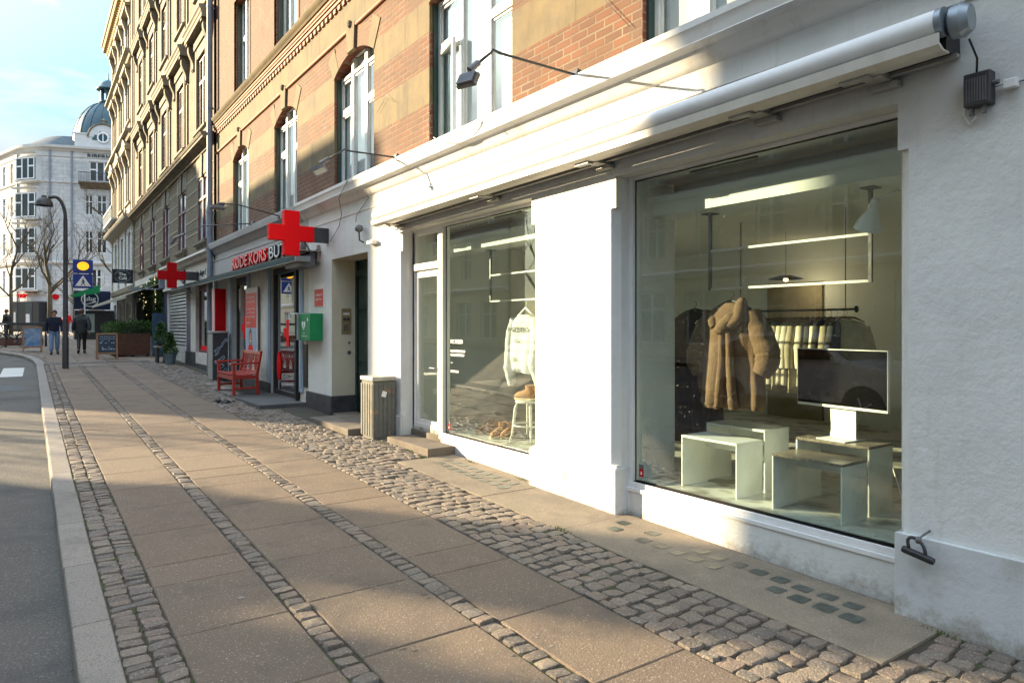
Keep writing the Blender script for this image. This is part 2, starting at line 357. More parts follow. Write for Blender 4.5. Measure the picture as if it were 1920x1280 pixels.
def window(parent, F, xc, z0, w, h, kind):
    """window unit, local frame: x right, y inward, z up, origin at the opening's bottom centre on the facade plane"""
    key = (round(w, 3), round(h, 3), kind)
    L = Fr((0, 0, 0))
    first = key not in WPROTO
    if first:
        fm, gm, cm, dep, style = dict(
            white=('frame_white', 'win_glass', 'curtain', .18, 'T3'), whitearch=('frame_white', 'win_glass', 'curtain', .12, 'T3A'),
            purple=('purple_frame', 'win_glass', 'curtain', .012, 'C2'),
            cream=('cream_stone', 'win_glass', 'curtain_green', .15, 'C2'),
            far=('white_paint', 'win_glass', 'opp_dark_window', .12, 'T2'), far3=('white_paint', 'win_glass', 'opp_dark_window', .12, 'T3'),
            opp=('frame_white', 'win_glass', 'curtain_green', .15, 'C2'), oppd=('frame_white', 'win_glass', 'opp_dark_window', .15, 'C2'))[kind]
        f = MB(); b = .075; hw = w / 2
        ht = h
        def bar(x0, x1, a, c, d0=0, d1=.05): f.fb(L, x0, x1, a, c, dep + d0, dep + d1)
        bar(-hw, -hw + b, 0, ht); bar(hw - b, hw, 0, ht); bar(-hw + b, hw - b, 0, b); bar(-hw + b, hw - b, ht - b, ht)
        if style in ('T3', 'T3A'):
            t = h * .60; zt = ht - (.0 if style == 'T3' else .30)
            for sx in (-1, 1): bar(sx * w / 6 - .045, sx * w / 6 + .045, b, ht - b, -.012, .052)
            for a, c in ((-hw + b, -w / 6 - .045), (w / 6 + .045, hw - b)): bar(a, c, t - .05, t + .05, -.01, .051)
            if style == 'T3A': bar(-hw + b, hw - b, zt - .05, zt, -.015, .054)
            for a, c in ((-hw + b, -w / 6 - .045), (-w / 6 + .045, w / 6 - .045), (w / 6 + .045, hw - b)):   # inner casement edges
                for (z_0, z_1) in (((b, t - .05), (t + .05, zt - .06)) if a != -w / 6 + .045 else ((b, zt - .06),)):
                    f.fb(L, a, a + .028, z_0, z_1, dep + .012, dep + .04); f.fb(L, c - .028, c, z_0, z_1, dep + .012, dep + .04)
                    f.fb(L, a + .028, c - .028, z_0, z_0 + .03, dep + .012, dep + .04); f.fb(L, a + .028, c - .028, z_1 - .03, z_1, dep + .012, dep + .04)
        else:
            t = h * .66
            bar(-.04, .04, b, ht - b, -.012, .052); bar(-hw + b, -.04, t - .04, t + .04, -.01, .051); bar(.04, hw - b, t - .04, t + .04, -.01, .051)
            if style == 'T2':
                pass
            else:
                for a, c in ((-hw + b, -.04), (.04, hw - b)):
                    for z_0, z_1 in ((b, t - .04), (t + .04, ht - b)):
                        f.fb(L, a, a + .03, z_0, z_1, dep + .012, dep + .04); f.fb(L, c - .03, c, z_0, z_1, dep + .012, dep + .04)
        g = MB(); g.fb(L, -hw + .01, hw - .01, .01, ht - .01, dep + .022, dep + .032)
        c = MB()
        if cm in ('curtain', 'curtain_green'):
            n = 22; ring = []
            for i in range(n + 1):
                x = -hw + w * i / n; y = dep + .07 + .012 * math.sin(i * 2.1) + .008 * math.sin(i * 5.3)
                ring.append((x, y))
            for i in range(n):
                c.add([(ring[i][0], ring[i][1], 0), (ring[i + 1][0], ring[i + 1][1], 0), (ring[i + 1][0], ring[i + 1][1], ht), (ring[i][0], ring[i][1], ht)], [(0, 1, 2, 3)])
        else: c.fb(L, -hw, hw, 0, ht, dep + .12, dep + .15)
        WPROTO[key] = (f, g, c, fm, gm, cm)
        a = build('window', f, fm, local=True); p = build('pane', g, gm, local=True); q = build('curtain' if 'curtain' in cm else 'dark_interior', c, cm, local=True)
        WPROTO[key] = (a.data, p.data, q.data, q.name.split('.')[0])
    else:
        dA, dP, dC, nm = WPROTO[key]
        a = bpy.data.objects.new('window', dA); p = bpy.data.objects.new('pane', dP); q = bpy.data.objects.new(nm, dC)
        for o in (a, p, q): COL.objects.link(o)
    a.parent = parent; a.location = F.p(xc, z0, 0) - ORG[parent.name]; a.rotation_euler = (0, 0, F.rz)
    p.parent = a; q.parent = a
    return a
def skinned(name, verts, edges, rads, mat, parent, root=0, subd=2):
    me = bpy.data.meshes.new(name); me.from_pydata([tuple(v) for v in verts], edges, [])
    o = bpy.data.objects.new(name, me); COL.objects.link(o)
    md = o.modifiers.new('skin', 'SKIN'); md.use_smooth_shade = True
    sv = me.skin_vertices[0].data
    for i, r in enumerate(rads): sv[i].radius = (r, r) if not isinstance(r, tuple) else r
    sv[root].use_root = True
    s2 = o.modifiers.new('sub', 'SUBSURF'); s2.levels = subd; s2.render_levels = subd
    bpy.context.view_layer.update()
    m2 = bpy.data.meshes.new_from_object(o.evaluated_get(bpy.context.evaluated_depsgraph_get()))
    bpy.data.objects.remove(o)
    for p in m2.polygons: p.use_smooth = True
    m2.materials.clear(); m2.materials.append(M[mat])
    o = bpy.data.objects.new(name, m2); COL.objects.link(o); o.parent = parent
    return o
# ---------------------------------------------------------------- ground
def sheet(name, x0, x1, ys, zoff, mat, kind='structure', label=None, xsub=1):
    mb = MB()
    for a, b in zip(ys[:-1], ys[1:]):
        mb.add([(x0, a, gz(a) + zoff), (x1, a, gz(a) + zoff), (x1, b, gz(b) + zoff), (x0, b, gz(b) + zoff)], [(0, 1, 2, 3)])
    o = build(name, mb, mat); return tag(o, label, None, None, kind)
def ylist(a, b, st):
    l = [a]
    while l[-1] + st < b: l.append(l[-1] + st)
    return l + [b]
# the terrain below everything, flat to the horizon
g = MB(); ys = ylist(-60, 160, 4) + [400, 1500]
for a, b in zip(ys[:-1], ys[1:]): g.add([(-900, a, gz(a) - .3), (900, a, gz(a) - .3), (900, b, gz(b) - .3), (-900, b, gz(b) - .3)], [(0, 1, 2, 3)])
tag(build('ground', g, 'asphalt'), None, None, None, 'structure')
KH = .12
# road with a kerb line that turns left at the side street
kerbline = [(.19, -14), (.19, 26.4), (.13, 28.2), (.0, 29.9), (-.2, 31.4), (-.5, 32.8), (-.95, 34.1), (-1.7, 35.2), (-3.2, 36.1), (-6, 36.6), (-14, 36.8)]
g = MB()
for (xa, ya), (xb, yb) in zip(kerbline[:2], kerbline[1:3]):
    pass
yy = ylist(-14, 26.4, 2)
for a, b in zip(yy[:-1], yy[1:]): g.add([(-13.6, a, gz(a) - KH), (.2, a, gz(a) - KH), (.2, b, gz(b) - KH), (-13.6, b, gz(b) - KH)], [(0, 1, 2, 3)])
for (xa, ya), (xb, yb) in zip(kerbline[1:-1], kerbline[2:]):
    g.add([(-13.6, ya, gz(ya) - KH), (xa + .01, ya, gz(ya) - KH), (xb + .01, yb, gz(yb) - KH), (-13.6, yb, gz(yb) - KH)], [(0, 1, 2, 3)])
tag(build('road', g, 'asphalt'), None, None, None, 'structure')
# far-side pavement and its kerb
tag(sheet('far_pavement', -16, -11.2, ylist(-14, 60, 4), .0, 'concrete'), None, None, None, 'structure')
# painted crossing bar
g = MB()
for k in range(3):
    x1 = -.14 - k * 1.05
    g.add([(x1 - .52, 23.1, gz(23.1) - KH + .005), (x1, 23.15, gz(23.15) - KH + .005), (x1 + .03, 26.5, gz(26.5) - KH + .005), (x1 - .5, 26.5, gz(26.5) - KH + .005)], [(0, 1, 2, 3)])
tag(build('road_marking', g, 'road_white'), None, None, None, 'structure')
# repairs and gutter dirt on the road
g = MB(); r0 = random.Random(31)
def roadpoly(g, pts, dz=.0035): g.add([(x, y, gz(y) - KH + dz) for x, y in pts], [tuple(range(len(pts)))])
for (xa, xb, ya, yb) in ((-1.6, -.35, 6.2, 9.4), (-3.0, -1.0, 14.5, 16.2), (-.9, -.1, 19.2, 20.6)):
    roadpoly(g, [(xa, ya), ((xa + xb) / 2, ya + r0.uniform(-.05, .05)), (xb, ya + .04), (xb + .03, (ya + yb) / 2), (xb, yb), (xa, yb - .05)])
tag(build('road_patch', g, 'dark_paving'), None, None, None, 'structure')
# pavement bed (mortar between the stones)
g = MB(); yy = ylist(-6, 26.4, 1.2)
for a, b in zip(yy[:-1], yy[1:]): g.add([(.36, a, gz(a) - .012), (4.6, a, gz(a) - .012), (4.6, b, gz(b) - .012), (.36, b, gz(b) - .012)], [(0, 1, 2, 3)])
tag(build('paving_bed', g, 'mortar'), None, None, None, 'structure')
def pave_x(y):    # inner side of the kerb beyond the straight part
    if y <= 26.4: return .38
    for (xa, ya), (xb, yb) in zip(kerbline[1:-1], kerbline[2:]):
        if ya <= y <= yb: return xa + (xb - xa) * (y - ya) / (yb - ya) + .2
    return -40
g = MB(); yy = ylist(26.4, 37, .6) + ylist(37.01, 120, 4)
for a, b in zip(yy[:-1], yy[1:]):
    g.add([(pave_x(a), a, gz(a) - .008), (4.6 if a < 50 else 60, a, gz(a) - .008), (4.6 if a < 50 else 60, b, gz(b) - .008), (pave_x(b), b, gz(b) - .008)], [(0, 1, 2, 3)])
tag(build('pavement_far_part', g, 'concrete'), None, None, None, 'structure')
# kerb stones
r1 = random.Random(3)
g = MB(); y = -5.0
def kerbstone(g, x0, x1, y0, y1):
    z0, z1 = gz(y0), gz(y1); r = .018; j = r1.uniform(-.003, .003)
    sec = [(x0 - .004, -.3), (x0, -r), (x0 + r * .3, -r * .3), (x0 + r, 0), (x1 - .006, 0), (x1, -.006), (x1, -.3)]
    ra = [(x + j, y0, z0 + z) for x, z in sec]; rb = [(x + j, y1, z1 + z) for x, z in sec]
    g.loft([ra, rb])
while y < 26.3:
    l = r1.uniform(.85, 1.25); l = min(l, 26.4 - y)
    kerbstone(g, .19, .375, y + .004, y + l - .004); y += l
for (xa, ya), (xb, yb) in zip(kerbline[1:-1], kerbline[2:]):
    d = Vector((xb - xa, yb - ya)); L = d.length; d /= L; nrm = Vector((d.y, -d.x)) * .2; k = max(1, round(L / 1.0))
    for i in range(k):
        a = Vector((xa, ya)) + d * (L * i / k + .004); b = Vector((xa, ya)) + d * (L * (i + 1) / k - .004)
        za, zb = gz(a.y), gz(b.y)
        g.loft([[(a.x, a.y, za - .3), (a.x, a.y, za - .01), (a.x + nrm.x * .06, a.y + nrm.y * .06, za), (a.x + nrm.x, a.y + nrm.y, za), (a.x + nrm.x, a.y + nrm.y, za - .3)],
                [(b.x, b.y, zb - .3), (b.x, b.y, zb - .01), (b.x + nrm.x * .06, b.y + nrm.y * .06, zb), (b.x + nrm.x, b.y + nrm.y, zb), (b.x + nrm.x, b.y + nrm.y, zb - .3)]])
tag(build('kerb', g, 'granite'), None, None, None, 'structure')
# stones
def stone(g, cx, cy, hx, hy, h=.02, rr=.3, rot=0, lod=0):
    z0 = gz(cy); tz = r1.uniform(-.004, .005); tx = r1.uniform(-.09, .09); ty = r1.uniform(-.09, .09)
    n = 10 if lod == 0 else 8
    def ring(sc_, z, jit=.0):
        out = []
        for k in range(n):
            a = 2 * math.pi * (k + .5) / n
            c, s = math.cos(a), math.sin(a); e = .33
            x = hx * sc_ * math.copysign(abs(c) ** e, c); y = hy * sc_ * math.copysign(abs(s) ** e, s)
            x += J[k][0] * hx * sc_; y += J[k][1] * hy * sc_; z += 0 if sc_ > .9 else J[k][0] * .02
            x, y = x * cr - y * sr, x * sr + y * cr
            out.append((cx + x, cy + y, z0 + z + tz + x * tx + y * ty))
        return out
    J = [(r1.uniform(-.10, .10), r1.uniform(-.10, .10)) for _ in range(n)]
    cr, sr = math.cos(rot), math.sin(rot)
    rings = [ring(1.0, -.035), ring(1.0, -h * .55)] + ([ring(.97, -h * .16)] if lod == 0 else []) + [ring(.88, 0.0)]
    o = len(g.v); vs = [p for r in rings for p in r] + [(cx, cy, z0 + tz + .002)]
    fs = []
    for k in range(len(rings) - 1):
        for i in range(n): j = (i + 1) % n; fs.append((k * n + i, k * n + j, (k + 1) * n + j, (k + 1) * n + i))
    b = (len(rings) - 1) * n
    for i in range(n): fs.append((b + i, b + (i + 1) % n, len(vs) - 1))
    g.add(vs, fs)
def strip(g, x0, x1, pitch, ya, yb):
    y = ya
    while y < yb:
        p = pitch * r1.uniform(.82, 1.2); w = (x1 - x0) / 2
        stone(g, (x0 + x1) / 2 + r1.uniform(-.004, .004), y + p / 2, w * .965 + r1.uniform(-.004, .003), p / 2 * .93, rot=r1.uniform(-.05, .05), lod=0 if y < 11 else 1)
        y += p
g = MB()
strip(g, .382, .505, .088, .6, 26.2); strip(g, .508, .635, .088, .6, 26.2)
strip(g, 1.255, 1.375, .10, .9, 26.2); strip(g, 2.075, 2.195, .10, 1.2, 26.2)
# cobbled band beside the fronts
def cobxr(y): 
    if y < 1.75: return 4.2
    if y < 7.45: return 3.54
    if y < 9.3: return 4.1
    if y < 12.6: return 3.68
    if y < 16.4: return 3.36 + .02 * math.sin(y * 7)
    return 3.95
y = 1.15; row = 0
while y < 26.2:
    p = .128 * r1.uniform(.9, 1.1); xr = cobxr(y + .06); x = 2.845 + (.0 if row % 2 else -.0); first = True
    skew = 0
    while x < xr - .05:
        w = .122 * r1.uniform(.85, 1.22)
        if first and row % 2: w *= .6
        first = False
        if x + w > xr - .045: w = xr - x
        stone(g, x + w / 2, y + p / 2 + r1.uniform(-.006, .006) + .02 * math.sin(x * 9 + y), w / 2 * .94, p / 2 * .92, h=.026, rot=r1.uniform(-.09, .09), lod=0 if y < 8 else 1)
        x += w
    y += p; row += 1
tag(build('cobbles', g, 'cobble', smooth=True, autos=33), None, None, None, 'structure')
# slabs
def slabs(name, x0, x1, ya, L, yb):
    g = MB(); y = ya
    while y < yb:
        l = L * (1 if r1.random() < .85 else .5); e = .0035; b = .006; t = r1.uniform(-.0025, .0015); t2 = r1.uniform(-.002, .002)
        a, c = y + e, min(y + l, yb) - e; xa, xb = x0 + e, x1 - e
        z = lambda yy_, xx: gz(yy_) + t + (xx - x0) * t2
        top = [(xa + b, a + b, z(a, xa)), (xb - b, a + b, z(a, xb)), (xb - b, c - b, z(c, xb)), (xa + b, c - b, z(c, xa))]
        edg = [(xa, a, z(a, xa) - b), (xb, a, z(a, xb) - b), (xb, c, z(c, xb) - b), (xa, c, z(c, xa) - b)]
        bot = [(p[0], p[1], p[2] - .03) for p in edg]
        g.add(top + edg + bot, [(0, 1, 2, 3)] + [(i, (i + 1) % 4, 4 + (i + 1) % 4, 4 + i) for i in range(4)] + [(4 + i, 4 + (i + 1) % 4, 8 + (i + 1) % 4, 8 + i) for i in range(4)])
        y += l
    return tag(build(name, g, 'slab'), None, None, None, 'structure')
slabs('pavement_slabs', .64, 1.25, .45, .80, 26.2)
slabs('pavement_slabs', 1.38, 2.07, .46, .81, 26.2)
slabs('pavement_slabs', 2.20, 2.835, .42, .81, 26.2)
# beyond the crossing line: plain slabs, strips and tactile ribs
g = MB()
for k in range(14): 
    x = .70 + k * .075; g.fb(Fr((0, 0, 0)), x, x + .035, gz(25.2) - .01, gz(25.2) + .006, 24.75, 26.0)
tag(build('tactile_paving', g, 'granite'), None, None, None, 'structure')
slabs('pavement_slabs', .46, 1.25, 26.75, 1.0, 60); slabs('pavement_slabs', 1.40, 2.1, 26.75, 1.0, 60); slabs('pavement_slabs', 2.25, 2.95, 26.75, 1.0, 60)
g = MB(); g.fb(Fr((0, 0, 0)), .40, 3.4, gz(26.5) - .05, gz(26.5) + .004, 26.42, 26.70)
tag(build('drain_line', g, 'mid_metal'), None, None, None, 'structure')
g = MB(); r1.seed(5)
for xs in (1.255, 2.1):
    y = 26.8
    while y < 46: stone(g, xs + .07, y, .065, .07, lod=1); y += .15
x = 0
for (xa, ya), (xb, yb) in zip(kerbline[1:6], kerbline[2:7]):
    for i in range(14):
        t = i / 14; stone(g, xa + (xb - xa) * t + .30, ya + (yb - ya) * t, .06, .045, lod=1); stone(g, xa + (xb - xa) * t + .44, ya + (yb - ya) * t, .06, .045, lod=1)
for i in range(60):
    for j in range(9):
        y = 31.5 + i * .14; xx = pave_x(min(y, 36.5)) + .45 + j * .13
        if xx < .40: stone(g, xx, y, .06, .06, lod=1)
tag(build('cobbles_by_the_corner', g, 'cobble', smooth=True), None, None, None, 'structure')
# concrete apron with glass pavement lights in front of the display windows
g = MB(); gl = MB(); tiles = []
def apron(y0, y1, x0=3.545, x1=4.32, dz=0.004):
    e = .003
    n = 10; top = []
    for i in range(n + 1):
        y = y0 + (y1 - y0) * i / n; top.append([(x0 + r1.uniform(-.006, .006), y, gz(y) + dz - .004), (x0 + .015, y, gz(y) + dz), (x1, y, gz(y) + dz)])
    for a, b in zip(top[:-1], top[1:]):
        g.add(a + b, [(0, 1, 4, 3), (1, 2, 5, 4)])
    for q in (top[0], top[-1]):
        g.add(q + [(p[0], p[1], p[2] - .05) for p in q], [(0, 1, 4, 3), (1, 2, 5, 4)])
    g.add([top[0][0], top[-1][0], (top[-1][0][0], y1, gz(y1) - .04), (top[0][0][0], y0, gz(y0) - .04)], [(0, 1, 2, 3)])
apron(1.78, 4.36); apron(4.372, 5.56, dz=.001); apron(5.57, 7.40, dz=.003)
tag(build('concrete_apron', g, 'concrete'), None, None, None, 'structure')
def lights(y0, y1, x0, group):
    n = round((y1 - y0) / .165)
    for k in range(n):
        for r in range(2):
            if r1.random() < .07: continue
            y = y0 + (k + .5 * r) * .165; x = x0 + r * .17 + r1.uniform(-.01, .01); m = MB()
            hx, hy = .058 + r1.uniform(-.004, .006), .058 + r1.uniform(-.004, .006); z = gz(y) + .0052
            pts = []
            for i in range(12):
                a = 2 * math.pi * (i + .5) / 12; pts.append((x + hx * math.copysign(abs(math.cos(a)) ** .3, math.cos(a)) + r1.uniform(-.003, .003), y + hy * math.copysign(abs(math.sin(a)) ** .3, math.sin(a)) + r1.uniform(-.003, .003)))
            o = len(m.v)
            m.add([(p[0], p[1], z - .0004) for p in pts] + [(x + (p[0] - x) * .86, y + (p[1] - y) * .86, z + .0012) for p in pts] + [(x + (p[0] - x) * .7, y + (p[1] - y) * .7, z + .0004) for p in pts] + [(x, y, z)],
                  [(i, (i + 1) % 12, 12 + (i + 1) % 12, 12 + i) for i in range(12)] + [(12 + i, 12 + (i + 1) % 12, 24 + (i + 1) % 12, 24 + i) for i in range(12)] + [(24 + i, 24 + (i + 1) % 12, 36) for i in range(12)])
            tiles.append(m)
    big = MB()
    for m in tiles: big.add(m.v, m.f)
    tiles.clear()
    return tag(build('pavement_light', big, 'glass_block', smooth=True), None, None, None, 'structure')
lights(2.15, 4.35, 3.93, '')
lights(5.75, 7.30, 3.93, '')
# steps and thresholds
g = MB()
g.box(3.72, 4.24, 9.36, 11.0, gz(10) - .05, gz(10) + .07); g.box(4.24, 4.66, 9.92, 11.40, gz(10) + .0, gz(10) + .06)
tag(build('entrance_step', g, 'step_stone', bevel=.008), None, None, None, 'structure')
g = MB(); g.box(3.98, 4.36, 7.45, 8.62, gz(8) - .05, gz(8) + .085); g.box(4.362, 4.60, 7.82, 8.66, gz(8) - .05, gz(8) + .16)
tag(build('shop_step', g, 'step_stone', bevel=.008), None, None, None, 'structure')
g = MB(); g.box(3.40, 4.5, 12.75, 18.4, gz(15) - .06, gz(15) + .004)
g2 = MB()
for k in range(5): g2.box(3.42, 3.72, 12.8 + k * 1.12, 12.8 + (k + 1) * 1.12 - .01, gz(15) - .04, gz(12.8 + k * 1.12) + .012)
tag(build('shop_forecourt', g, 'dark_paving'), None, None, None, 'structure')
tag(build('shop_forecourt_edging', g2, 'granite'), None, None, None, 'structure')
# trodden chewing gum, leaf scraps and grit on the slabs
g = MB(); r2 = random.Random(77)
for _ in range(130):
    x, y = r2.uniform(.66, 2.8), r2.uniform(1.2, 12); s = r2.uniform(.006, .018) * (1 if r2.random() < .8 else 1.6); z = gz(y) + .0025; n = 7; e = r2.uniform(.6, 1)
    a0 = r2.uniform(0, 6); g.add([(x + s * r2.uniform(.75, 1.1) * math.cos(a0 + 2 * math.pi * k / n), y + e * s * r2.uniform(.75, 1.1) * math.sin(a0 + 2 * math.pi * k / n), z) for k in range(n)] + [(x, y, z + .0015)], [(k, (k + 1) % n, n) for k in range(n)])
for _ in range(160):
    x, y = r2.choice([r2.uniform(.05, .2), r2.uniform(2.85, 4.1), r2.uniform(-1.2, .15)]), r2.uniform(1.5, 14); s = r2.uniform(.004, .014); a0 = r2.uniform(0, 6); z = gz(y) + (.006 if x > .2 else -KH + .004)
    g.add([(x + s * math.cos(a0), y + s * math.sin(a0), z), (x - s * .5 * math.sin(a0), y + s * .5 * math.cos(a0), z + .004), (x - s * math.cos(a0), y - s * math.sin(a0), z + .001), (x + s * .5 * math.sin(a0), y - s * .5 * math.cos(a0), z + .002)], [(0, 1, 2, 3)])
tag(build('pavement_litter', g, 'gum'), None, None, None, 'stuff')
# moss and small weeds in the joints
g = MB(); r2 = random.Random(21)
for (x, y, s, n) in [(3.56, 4.35, .05, 60), (4.26, 6.9, .05, 60), (4.27, 5.9, .05, 70), (3.92, 7.5, .05, 80), (3.96, 7.9, .05, 50), (4.16, 1.75, .05, 60), (3.9, 8.6, .05, 50)] + [(r2.choice([.378, .507, .636]), r2.uniform(2.2, 9), .03, 10) for _ in range(60)] + [(4.17, r2.uniform(1.0, 2), .04, 12) for _ in range(8)]:
    for k in range(n):
        px_, py_ = x + r2.gauss(0, s * .25), y + r2.gauss(0, s * 1.3); h = r2.uniform(.006, .03) if n > 20 else r2.uniform(.004, .010)
        a = r2.uniform(0, 6.28); dx, dy = math.cos(a) * .006, math.sin(a) * .006; z = gz(py_) - .006
        g.add([(px_ - dx, py_ - dy, z), (px_ + dx, py_ + dy, z), (px_ + dy * 1.5, py_ - dx * 1.5, z + h)], [(0, 1, 2)])
tag(build('moss', g, 'moss'), None, None, None, 'stuff')
# ---------------------------------------------------------------- building 1 (the shop's building)
# frame: x = -Y (right as seen from the street), d = inwards
F1 = Fr((4.25, 0, 0), -90)
def Yr(y0, y1): return (-y1, -y0)
B1 = thing('brick_building', 'red brick building with sandstone bands above the white plastered clothes shop', 'building', (4.25, 10, 0))
# upper brick facade, set back 4 cm
FU = Fr((4.30, 0, 0), -90)
wins1 = [(17.08, 18.61), (13.45, 14.97), (9.78, 11.44), (6.12, 8.01), (2.45, 4.18), (-1.2, .5)]
BZ = 4.04
holes = [Yr(a, b) + (BZ, 6.30) for a, b in wins1]
wins2 = [(17.0, 18.45), (13.4, 14.95), (9.8, 11.4), (6.2, 7.9), (2.5, 4.1), (-1.2, .5)]
holes += [Yr(a, b) + (7.56, 10.0) for a, b in wins2] + [Yr(a, b) + (11.4, 13.6) for a, b in wins2]
bands = [(4.68, 5.16), (5.62, 6.06), (6.62, 7.16)]
def mf1(x, z):
    return 1 if any(a < z < b for a, b in bands) else 0
def rm1(x, z):
    return 1 if any(a < z < b for a, b in bands[:2]) else 2
w = MB()
gridwall(w, FU, -20.5, 3.5, 3.9, 16.5, holes, .22, mf1, zs=[v for b in bands for v in b] + [6.30], rm=rm1)
# arches: spandrels that fill the square heads, segmental curve
def arch(y0, y1, zs, zt, F, w, mi, depth=.22, mi2=2, ztop=6.30):
    xa, xb = -y1, -y0; hw = (xb - xa) / 2; xm = (xa + xb) / 2; rise = zt - zs
    Rr = (hw * hw + rise * rise) / (2 * rise); zc = zt - Rr; n = 12; P = []
    for i in range(n + 1):
        x = xa + (xb - xa) * i / n; P.append((x, zc + math.sqrt(max(0, Rr * Rr - (x - xm) ** 2))))
    for (x0, za), (x1, zb) in zip(P[:-1], P[1:]):
        w.add([F.p(x0, za), F.p(x1, zb), F.p(x1, ztop), F.p(x0, ztop)], [(0, 1, 2, 3)], mi)
        w.add([F.p(x0, za), F.p(x1, zb), F.p(x1, zb, depth), F.p(x0, za, depth)], [(0, 1, 2, 3)], mi2)
    return P, zc, Rr, xm
for a, b in wins1: 
    P, zc, Rr, xm = arch(a, b, 5.97, 6.22, FU, w, 0)
wall = build('upper_wall', w, ['red_brick', 'sandstone', 'dark_red_brick'], B1)
# arch dressings: sandstone springers + keystone and proud voussoirs
vs_ = MB()
for a, b in wins1:
    xa, xb = -b, -a; xm = (xa + xb) / 2; hw = (xb - xa) / 2; rise = .25; Rr = (hw * hw + rise * rise) / (2 * rise); zc = 6.22 - Rr
    am = math.asin(hw / Rr)
    def arcp(t, r): return (xm + math.sin(t) * r, zc + math.cos(t) * r)
    def seg(t0, t1, r0, r1_, dd, mi):
        n = 4; ip = [arcp(t0 + (t1 - t0) * i / n, r0) for i in range(n + 1)]; op = [arcp(t1 + (t0 - t1) * i / n, r1_) for i in range(n + 1)]
        vs_.ext([FU.p(x, z, -dd) for x, z in ip + op], FU.p(0, 0, 0) - FU.p(0, 0, -dd) + (FU.p(0, 0, .02) - FU.p(0, 0, 0)), mi)
    seg(-am, -am * .72, Rr + .002, Rr + .46, .012, 1); seg(am * .72, am, Rr + .002, Rr + .46, .012, 1)
    seg(-am * .715, -am * .17, Rr + .002, Rr + .34, .008, 0); seg(am * .17, am * .715, Rr + .002, Rr + .34, .008, 0)
    seg(-am * .16, am * .16, Rr - .015, Rr + .40, .05, 1)
    vs_.lathe([(.001, -.06), (.04, -.03), (.045, .02), (.035, .06), (.001, .07)], FU.p(xm, 6.62, -.055), 8, 2)
    build('arch_dressing', vs_, ['red_brick_flat', 'sandstone', 'dark_trim'], B1); vs_ = MB()
# torus between the keystones and the main string course with dentils
t = MB(); ks = sorted([-(a + b) / 2 for a, b in wins1]); edges = [-20.45] + ks + [3.4]
for x0, x1 in zip(edges[:-1], edges[1:]):
    t.tube([FU.p(x0 + (.10 if x0 in ks else 0), 6.58, -.012), FU.p(x1 - (.10 if x1 in ks else 0), 6.58, -.012)], .034, 10)
build('torus_moulding', t, 'terracotta', B1, smooth=True, autos=50)
s_ = MB()
s_.prof(FU, [(0, 7.17), (-.05, 7.17), (-.05, 7.225), (-.075, 7.23), (-.075, 7.26), (0, 7.26)], -20.5, 3.5, 0)
s_.tube([FU.p(-20.5, 7.30, -.055), FU.p(3.5, 7.30, -.055)], .042, 12, 0)
s_.prof(FU, [(0, 7.342), (-.11, 7.345), (-.13, 7.38), (-.115, 7.40), (-.16, 7.44), (-.175, 7.49), (-.16, 7.505), (0, 7.56)], -20.5, 3.5, 1)
s_.prof(FU, [(0, 7.15), (-.02, 7.15), (-.02, 7.17), (0, 7.17)], -20.5, 3.5, 0)
x = -20.4
while x < 3.4: s_.fb(FU, x, x + .10, 7.075, 7.149, -.035, .0, 0); x += .2
build('string_course', s_, ['terracotta', 'sandstone'], B1, smooth=True, autos=35)
# plain brick surround details on second floor windows: flat arch lintels + sloping sills
for a, b in wins2:
    l = MB()
    l.fb(FU, -b - .1, -a + .1, 10.0, 10.35, -.012, .03, 0); l.fb(FU, -b - .05, -a + .05, 7.545, 7.60, -.05, .2, 1)
    l.fb(FU, -b - .1, -a + .1, 13.6, 13.9, -.012, .03, 0)
    for xx in (-b - .12, -a + .0): l.fb(FU, xx, xx + .12, 7.61, 9.99, -.012, .03, 2)
    build('window_surround', l, ['red_brick_flat', 'sandstone', 'red_brick'], B1)
for i, (a, b) in enumerate(wins1):
    if i == 3: continue
    window(B1, FU, -(a + b) / 2, BZ, b - a, 2.24, 'whitearch')
for a, b in wins2:
    window(B1, FU, -(a + b) / 2, 7.6, b - a, 2.4, 'white'); window(B1, FU, -(a + b) / 2, 11.4, b - a, 2.2, 'white')
# the fourth first-floor window stands with its left lower casement open
a, b = wins1[3]; ow = window(B1, FU, -(a + b) / 2, BZ, b - a, 2.2401, 'whitearch')
cs = MB(); L0 = Fr((0, 0, 0)); cw, ch = .56, 1.25
for q in ((0, cw, 0, .055), (0, cw, ch - .055, ch), (0, .055, .055, ch - .055), (cw - .055, cw, .055, ch - .055)): cs.fb(L0, q[0], q[1], q[2], q[3], -.022, .022)
pc = MB(); pc.fb(L0, .056, cw - .056, .056, ch - .056, -.004, .004)
co_ = build('open_casement', cs, 'frame_white', local=True); pp = build('casement_pane', pc, 'win_glass', local=True); pp.parent = co_
co_.parent = B1; co_.location = FU.p(-b + .06, BZ + .06, .14) - ORG[B1.name]; co_.rotation_euler = (0, 0, R(-90 - 12))
# dark green frame lining in the reveals (the far jamb, seen obliquely)
for a, b in wins1:
    jl = MB(); jl.fb(FU, -b + .002, -b + .03, BZ, 6.0, .05, .119); build('jamb_lining', jl, 'green_frame', B1)
for a, b in wins2:
    jl = MB(); jl.fb(FU, -b + .002, -b + .03, 7.61, 9.99, .07, .179); build('jamb_lining', jl, 'green_frame', B1)
